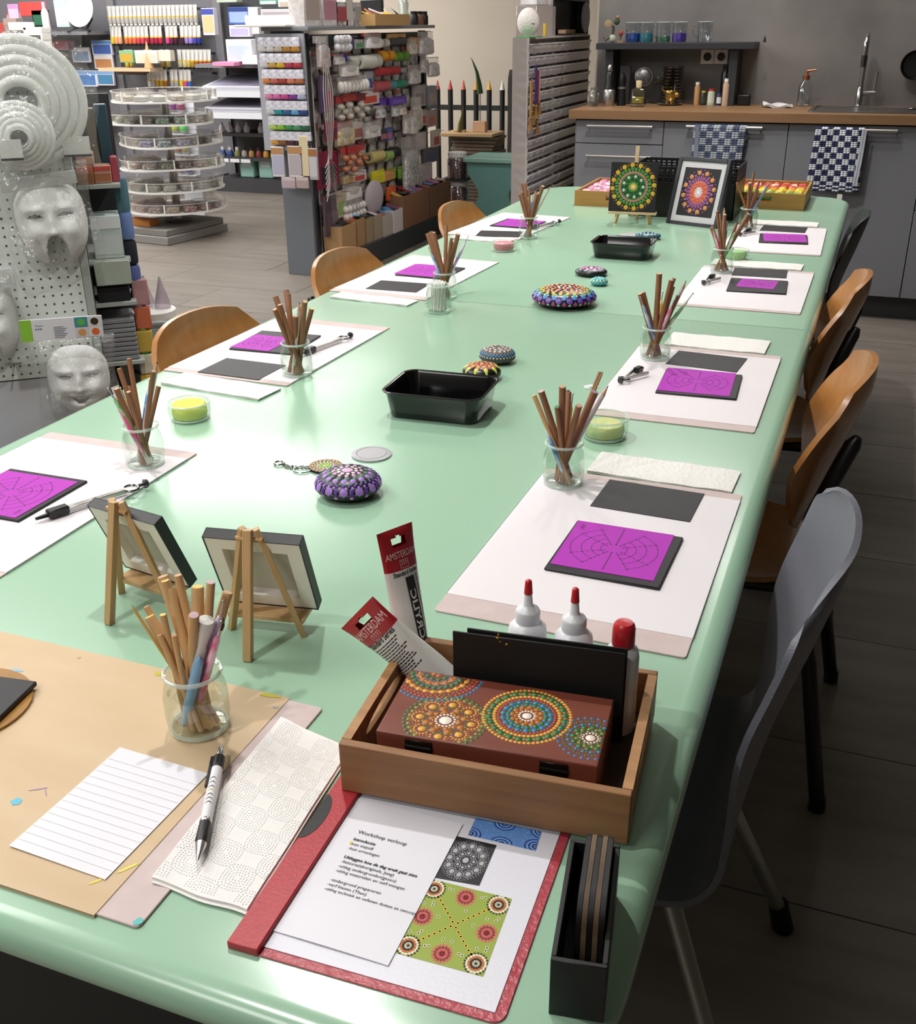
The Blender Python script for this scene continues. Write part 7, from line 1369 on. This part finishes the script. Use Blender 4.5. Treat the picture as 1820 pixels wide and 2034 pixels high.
boxy('yellow_stick','yellow upright stick at the left of the tower top','stick',(-1.8127,1.334,-1.7984,1.3961),6.0,.02,'#d8b53a'); o=bev(MB().box(-.06,-.06,0,.06,.06,.006).obj('green_mat',cm('#4a9a5a',.5),None,(-1.90,6.02,1.3285)),.001,1); tag(o,'green square mat under the yellow stick','mat')
dk=thing('black_display','black curved display box at the back of the tower top','box',(-1.885,6.85,1.3285)); 
m=MB(); m.box(-.09,-.12,.0,.0,.40,.008).box(-.09,.392,.008,.0,.40,.31).box(-.09,-.12,.008,-.08,.40,.31).box(-.09,.0,.19,.0,.392,.31); m.obj('box_shell',BLACKP,dk); MB().lathe([(0,0),(.085,0),(.09,.01),(0,.012)],24).obj('grey_disc',cm('#a8a4b4',.4),dk,(.01,.26,.10),(0,radians(90),0))
bev(MB().box(-.06,-.10,.009,-.01,.12,.032).obj('tan_block',cm('#a88a70',.6),dk),.002,1)
wr=thing('wrapped_packs','shiny film wrapped packs piled above the white toy','packs',(-1.96,6.36,1.50)); 
for k in range(4): bev(MB().box(-.05,-.16+.08*k,-.01,.05,-.09+.08*k,.13+.02*k).obj('film_pack',pm('film_pack_%d'%k,['#d8d4d6','#c8d4d4','#dcc0c0','#d8dce0'][k],.25,mix='#f0eef0',scale=12,amt=.3),wr),.006)
bev(MB().box(-.06,-.20,-.17,.06,.18,-.012).obj('clear_carton',clear('carton_clear','#f4f0f0',.15,.7,.08,veil='#e0d8d8',vamt=.25),wr),.004,1)
for k in range(4): o=bev(MB().box(-.004,-.07-.02*(k%2),0,.004,.09,.52-.05*k).obj('leaning_board',pm('dark_board_%d'%(k%2),['#4a3f38','#5a4c42'][k%2],.7),None,(-1.70+.03*k,6.06-.10*k+.12,0),(0,radians(-4-2*k),.12)),.001,1); tag(o,ORD[k]+' brown board from left leaning beside the kitchen end panel','board','brown boards leaning beside the cabinets')
# ================================================================ pegboard stand at the left with masks and rings
PA=radians(40); PE=Vector((cos(PA),sin(PA),0)); PN=Vector((sin(PA),-cos(PA),0)); PO=Vector((-2.188,2.409,0))
def onpeg(s,z,off=0): v=PO+PE*s+PN*off; return (v.x,v.y,z)
PEG=pm('pegboard_white','#dde3dc',.45); PEGE=pm('pegboard_edge','#a8aea8',.5)
pg_=thing('pegboard_stand','white pegboard display stand carrying the masks and rings','stand',onpeg(0,0),PA)
bev(MB().box(-.55,0,.455,.075,.012,1.30).obj('peg_panel',PEG,pg_),.001,1); bev(MB().box(.076,-.004,.02,.098,.05,1.32).obj('upright',PEGE,pg_),.002,1); bev(MB().box(-.55,.004,.02,.070,.03,.45).obj('kick_panel',pm('kick_white','#c3c3c6',.45),pg_),.001,1)
MB().box(-.55,.03,.0,.098,.34,.10).obj('base',PEGE,pg_); MB().box(-.55,.03,.10,.076,.05,1.28).obj('rear_frame',PEGE,pg_)
m=MB(); hd=pm('peg_hole','#3e423e',.8)
for j in range(33):
    for i in range(25):
        x=.062-.025*i; z=.470+.025*j
        if x>-.54: m.add([(x+.0034*cos(2*pi*k/6),-.0006,z+.0034*sin(2*pi*k/6)) for k in range(6)],[list(range(6))],0,False)
stuff(m.obj('peg_holes',hd,pg_))
MB().tube([(-.155,0,.50),(-.155,-.03,.50),(-.155,-.05,.507)],.003,6).obj('peg_hook',STEEL,pg_)
MB().tube([(-.178,-.002,.505),(-.132,-.002,.505)],.003,6).obj('hook_bar',STEEL,pg_)
SHW=clear('shrink_wrap','#fbfcfb',.04,.42,.08,bump=1.4,bscale=30,veil='#f4f5f4',vamt=.08)
FOAM=pm('white_foam','#f3f4f1',.65,bump=.15,bscale=200)
def wreath(label,s,z,off,R,r,n,tilt,squash=1):
    t=thing('foam_ring',label,'foam ring',onpeg(s,z,off),PA,'white foam rings hanging on the pegboard')
    m=MB()
    for k in range(n): m.torus((0,0,-.010*k),r+(R-r)*(k+.5)/n,(R-r)/n*.62,48,10)
    m.lathe([(r,.012),(r,-.016*n)],36); o=m.obj('ring_body',FOAM,t,(0,0,0),(radians(90)+tilt,0,0))
    b=MB(); b.grid(lambda u,v:((-1.12+2.24*u)*R*(1-.06*sin(9*v)),-.045-.010*sin(7*u+3*v)-.035*(1-(2*u-1)**2)*(1-(2*v-1)**2),(-1.10+2.3*v)*R*squash),14,14); b.obj('film_bag',SHW,t); return t
wreath('largest white foam ring in film at the upper left',-.005,1.222,.075,.165,.045,5,.06,.9)
wreath('smaller white foam ring in film before the largest ring',-.022,1.142,.135,.088,.022,5,.05)
for lb,b,off in (('white price card with black edge under the small ring',(-0.0748,1.1069,-0.0189,1.088),.15),('clear price card with black edge right of the rings',(0.0798,1.1163,0.1519,1.0803),.05)):
    (s0_,z0_),(s1_,z1_)=[(b[0],b[1]),(b[2],b[3])]
    t=thing('price_card',lb,'card',onpeg((s0_+s1_)/2,min(z0_,z1_),off),PA); w=abs(s1_-s0_)/2; bev(MB().box(-w,-.001,0,w,.001,.052).obj('card_face',pm('card_white','#dcdcd8',.4),t),.0004,1); MB().box(-w,-.0016,0,w,.0016,.006).obj('black_edge',BLACKP,t)
# masks
MASK=pm('mask_white','#f1f1ef',.5); MSH=pm('mask_slit','#8d9089',.7)
def mask(label,s,z,off,W_,H_,kind,card=None,tiltz=0):
    t=thing('paper_mask',label,'mask',onpeg(s,z,off),PA,'white masks in film on the pegboard'); t.rotation_euler=(0,tiltz,PA)
    def g(x,y,c,sx,sy,a): return a*math.exp(-((x-c[0])/sx)**2-((y-c[1])/sy)**2)
    def fz(x,y):
        r=min(1,(abs(x)/1.0)**2.4+(abs(y)/1.0)**2.6); d=.058*sqrt(max(0,1-r))
        d+=g(x,y,(0,.02),.13,.26,.020)+g(x,y,(0,-.17),.20,.10,.014)                               # nose
        for q in (-1,1): d+=g(x,y,(q*.42,.36),.26,.09,.010)-g(x,y,(q*.42,.17),.22,.13,.013)+g(x,y,(q*.52,-.18),.24,.18,.010)
        if kind=='smile': d+=g(x,y,(0,-.72),.3,.16,.012)-g(x,y,(0,-.46),.42,.10,.010)+g(x,y,(0,-.36),.5,.05,.006)
        return d
    nu,nv=44,56; P={}; m=MB(); vs=[];fs=[]
    for i in range(nu+1):
        for j in range(nv+1):
            u=-1+2*i/nu; y=-1+2*j/nv; wd=1-(.30*max(0,-y-.05)**1.6 if kind=='smile' else .22*max(0,-y)**1.5) - .10*max(0,y-.5); x=u*wd
            ex=u*sqrt(max(0,1-.0*y)); rr=(abs(u)**2.6+abs(y)**3.0)
            k=1/max(1,rr**.36); vs.append((x*k*W_/2,-fz(u*k,y*k)*(W_/.18),y*k*H_/2))
    def hole(u,y):
        for q in (-1,1):
            ey=(y-.17-.05*(1-((u-q*.42)/.24)**2))/ (.030 if kind=='smile' else .05); 
            if abs((u-q*.42)/.22)**2+ey**2<1: return True
        if kind=='smile':
            c=-.50+.16*(u/.42)**2
            if abs(u)<.42 and c-.115*(1-(u/.42)**2)<y<c+.005: return True
        if kind=='half' and (abs(u)<.40-.5*max(0,-.95-y) and y<-.22-.55*abs(u)**1.5*0 and ((u/.40)**2+((y+1.05)/.85)**2<1)): return True
        return False
    for i in range(nu):
        for j in range(nv):
            u=-1+2*(i+.5)/nu; y=-1+2*(j+.5)/nv
            if hole(u,y): continue
            a=i*(nv+1)+j; fs.append([a,a+nv+1,a+nv+2,a+1])
    m.add(vs,fs,0,True); o=m.obj('mask_face',MASK,t,fix=False); sd=o.modifiers.new('thickness','SOLIDIFY'); sd.thickness=.0025; sd.offset=-1
    b=MB(); b.grid(lambda u,v:((-1.25+2.5*u)*W_/2*(1+.05*sin(8*v)),-(.075+.02*sin(6*u+9*v)+.012*sin(15*u-7*v))*(1-.75*abs(2*u-1)**3)*(1-.6*abs(2*v-1)**4),(-1.12+2.45*v)*H_/2),22,26); b.obj('film_bag',SHW,t)
    if card:
        c0,c1,cz,ch=card
        hdc=bev(MB().box(c0,-.088,cz,c1,-.083,cz+ch).obj('header_card',pm('header_white','#dfe0e4',.45),t),.0006,1); w=c1-c0
        MB().box(c0,-.0886,cz,c0+w*.14,-.0882,cz+ch).obj('green_tab',cm('#8dc63f',.5),hdc)
        tx=MB(); put_text(tx,'Masker',lambda x,y:(c0+w*.18+x,-.0884,cz+ch*.66+y),.008); 
        for k in range(7): tx.box(c0+w*.40,-.0886,cz+ch*(.10+.08*k),c0+w*(.52+.02*(k%3)),-.0883,cz+ch*(.125+.08*k))
        for k in range(3): tx.box(c0+w*(.18+.03*k),-.0886,cz+ch*.52,c0+w*(.20+.03*k),-.0883,cz+ch*.58)
        tx.obj('printed_text',cm('#6a6a78',.6),hdc)
        for q,(hx,h2) in enumerate((('#3f8f9a','#5fb050'),('#d8d4d0','#2f2a1c'),('#d8c8d0','#d09a5a'),('#dcd8d8','#d86a2a'))):
            i_,j_=q%2,q//2; a0=c0+w*(.66+.165*i_); z0=cz+ch*(.50-.48*j_)+.001
            pic_=MB().box(a0,-.0888,z0,a0+w*.16,-.0884,z0+ch*.46).obj('picture',cm(hx,.5),hdc); m2=MB(); m2.add([(a0+w*.08+w*.05*cos(2*pi*k/12),-.0892,z0+ch*.23+ch*.17*sin(2*pi*k/12)) for k in range(12)],[list(range(12))],0,False); m2.obj('picture_motif',cm(h2,.5),hdc)
    return t
mask('white half face mask in crumpled film, upper one on the pegboard',.020,.905,.012,.190,.240,'half',None,-.06)
mask('white half face mask in film, cut by the left frame edge',-.205,.640,.012,.175,.235,'half',None,-.05)
mask('white laughing face mask in film with a printed header card',.020,.446,.02,.178,.205,'smile',(-.135,.088,.145,.062),.02)
o=MB().box(-.10,-.002,0,.10,.002,.035).obj('bag_header',pm('bag_header_clear','#d5d8d6',.35),None,onpeg(.005,1.003,.05),(0,radians(-5),PA)); tag(bev(o,.001,1),'pale folded header strip above the upper half mask','header card')
o=MB().box(-.06,-.002,0,.06,.002,.045).obj('bag_header',MATS['bag_header_clear'],None,onpeg(-.165,.745,.05),(0,radians(-3),PA)); tag(bev(o,.001,1),'silvery header strip above the left edge mask','header card')
# goods behind the pegboard edge: side shelf of the stand
sd_=thing('side_shelf','narrow grey side shelf unit behind the pegboard edge','shelf',onpeg(.10,0,-.06),PA)
for z in (.46,.645,.775,.99): bev(MB().box(.0,.0,z-.012,.12,.30,z).obj('shelf_board',PEGE,sd_),.001,1)
MB().box(-.004,.0,.0,.0,.30,1.22).obj('back_sheet',SHELFD,sd_); MB().box(.0,.28,.0,.13,.30,1.22).obj('end_sheet',SHELFD,sd_)
def sidebox(name,label,cat,s0,s1,z0,z1,off,d,hx,face=None,band=None):
    t=thing(name,label,cat,onpeg((s0+s1)/2,z0,off),PA,'goods on the side shelf behind the pegboard'); w=(s1-s0)/2
    bev(MB().box(-w,0,0,w,d,z1-z0).obj('goods_body',cm(hx,.5),t),.002,1)
    if face: MB().box(-w*.9,-.001,(z1-z0)*.1,w*.9,-.0002,(z1-z0)*.55).obj('printed_face',cm(face,.5),t)
    if band: MB().box(-w*.95,-.0012,(z1-z0)*.70,w*.95,-.0003,(z1-z0)*.97).obj('printed_band',cm(band,.5),t)
sidebox('clay_pack','orange and red clay pack in front on the top side shelf','clay pack',.103,.150,.991,1.045,-.07,.06,'#b8734a','#8a5a38','#d06a48'); sidebox('clay_pack','red and white clay pack beside it on the top side shelf','clay pack',.152,.200,.991,1.040,-.08,.06,'#d0a08c','#a8684a','#c8504a'); sidebox('clay_pack','pale red clay pack lying above the orange one','clay pack',.108,.158,1.046,1.078,-.07,.06,'#dccbb8','#c98a6a','#d8904a')
sidebox('tall_book','dark teal tall book standing on the top side shelf','book',.180,.214,.991,1.20,-.16,.05,'#2f4a58'); sidebox('tall_book','olive brown tall book beside the teal one','book',.150,.178,.991,1.19,-.16,.05,'#5f5644'); sidebox('flat_box','pinkish book lying on the right of the top side shelf','book',.202,.222,.991,1.06,-.10,.05,'#b04a5a')
sidebox('mint_box','white mint box upright on the second side shelf','box',.120,.205,.776,.900,-.07,.10,'#bccbc8','#c9d4d2','#dde2e2'); sidebox('mint_box','green grey box below the mint box','box',.112,.215,.70,.772,-.05,.08,'#aab4a6')
sidebox('black_pad','black pad lying on the third side shelf','pad',.110,.205,.646,.690,-.07,.12,'#1d1d22')
for k in range(9): sidebox('canvas_block',ORD[k]+' grey canvas from the bottom in the stack behind the pegboard','canvas',.100,.206,.462+.0145*k,.4745+.0145*k,-.07,.14,'#8c8c90')
for k,(z0,z1,hx,nm) in enumerate(((.90,1.0,'#4f7480','teal'),(.82,.905,'#6f86b8','sky blue'),(.745,.82,'#232430','black'),(.67,.745,'#5a66a0','indigo'),(.60,.67,'#a07a80','dusty rose'),(.53,.60,'#8aa04a','lime'),(.455,.53,'#4f8a3a','leaf green'))):
    s=.222+.001*k; t=thing('felt_roll',nm+' felt roll in the column hooked right of the side shelf','felt roll',onpeg(s,z0,-.12),PA,'felt rolls right of the side shelf'); MB().lathe([(0,0),(.018,.002),(.020,.012),(.020,z1-z0-.014),(.017,z1-z0-.003),(0,z1-z0)],14).obj('roll_body',pm('felt_'+hx.strip('#'),hx,.9),t)
for k,(z0,z1,hx,nm) in enumerate(((.62,.70,'#b88a8a','rosy'),(.545,.615,'#c86a4a','orange'),(.47,.54,'#c8a84a','mustard'),(.40,.465,'#d8d0b8','cream'),(.335,.398,'#d8b03a','yellow'),(.27,.333,'#b83a3a','red'))):
    t=thing('felt_sheet',nm+' felt sheet in the column above the stacked tubs','felt',onpeg(.236-.003*k,z0,-.10),PA,'felt sheets above the tubs'); bev(MB().box(-.024,0,0,.024,.02,z1-z0).obj('sheet',pm('felt_'+hx.strip('#'),hx,.9),t),.004)
tb_=thing('tub_stand','low pale stand carrying tubs right of the pegboard','stand',onpeg(.275,0,-.25),PA); 
for x in (-.12,.12): bev(MB().box(x-.012,-.01,0,x+.012,.012,.55).obj('stand_post',pm('stand_cream','#cfc6b8',.5),tb_),.002,1)
bev(MB().box(-.12,-.08,.455,.12,.10,.467).obj('stand_shelf',MATS['stand_cream'],tb_),.001,1); bev(MB().box(-.12,-.08,.0,.12,.10,.02).obj('stand_base',MATS['stand_cream'],tb_),.001,1); bev(MB().box(.085,-.085,.40,.125,-.080,.47).obj('price_flag',PR,tb_),.001,1)
tubs=onpeg(.265,0,-.25)
for k in range(7):
    t=thing('plastic_tub',ORD[k]+' grey plastic tub from the bottom right of the pegboard','tub',(tubs[0],tubs[1],.021+.060*k),0,'stacked grey tubs'); MB().lathe([(0,0),(.078,.0),(.084,.004),(.088,.044),(.092,.046),(.092,.056),(.080,.058),(0,.058)],26).obj('tub_body',pm('tub_clear_%d'%(k<2),'#8f9096' if k>1 else '#3a3a3e',.3),t)
t=thing('wooden_disc','pale round wooden disc lying on the tub stand','disc',(tubs[0],tubs[1],.4675)); MB().lathe([(0,0),(.080,0),(.083,.006),(.083,.016),(.078,.020),(0,.020)],30).obj('disc_body',cm('#cfc2ac',.6),t)
lathe_thing('lidded_jar','clear jar with flat white lid on the wooden disc','jar',tubs[0]+.01,tubs[1],.488,(('clear_wall',PLX,[(0,.002),(.066,.002),(.068,.07)]),('foam_fill',FOAM,[(0,.003),(.060,.004),(.060,.03),(0,.034)]),('white_lid',WHITE,[(.071,.062),(.072,.082),(.068,.085),(0,.085)])))
for k,dx in enumerate((-.028,.034)): lathe_thing('nozzle_tip',('left','right')[k]+' translucent cone nozzle standing on the white lid','nozzle',tubs[0]+dx,tubs[1]+.02,.574,(('cone',clear('nozzle_clear','#f0eaf0',.2,.7,.1,veil='#d8ccd8',vamt=.35),[(.026,0),(.024,.02),(.006,.085),(.003,.10)]),))
# small things low at the far left
for nm,lb,px,hx,sz in (('blue_carton','bright blue carton low behind the left table edge',(-0.224,0.2619),'#2f86b0',(.05,.06,.06)),('brown_carton','dark brown carton beside the blue carton',(-0.1865,0.265),'#4f4238',(.03,.05,.07))):
    v=onpeg(px[0],0,.12); o=bev(MB().box(-sz[0],-sz[1],0,sz[0],sz[1],max(.12,px[1]+.01)).obj(nm,cm(hx,.5),None,(v[0],v[1],0),(0,0,PA)),.003,1); tag(o,lb,'carton')
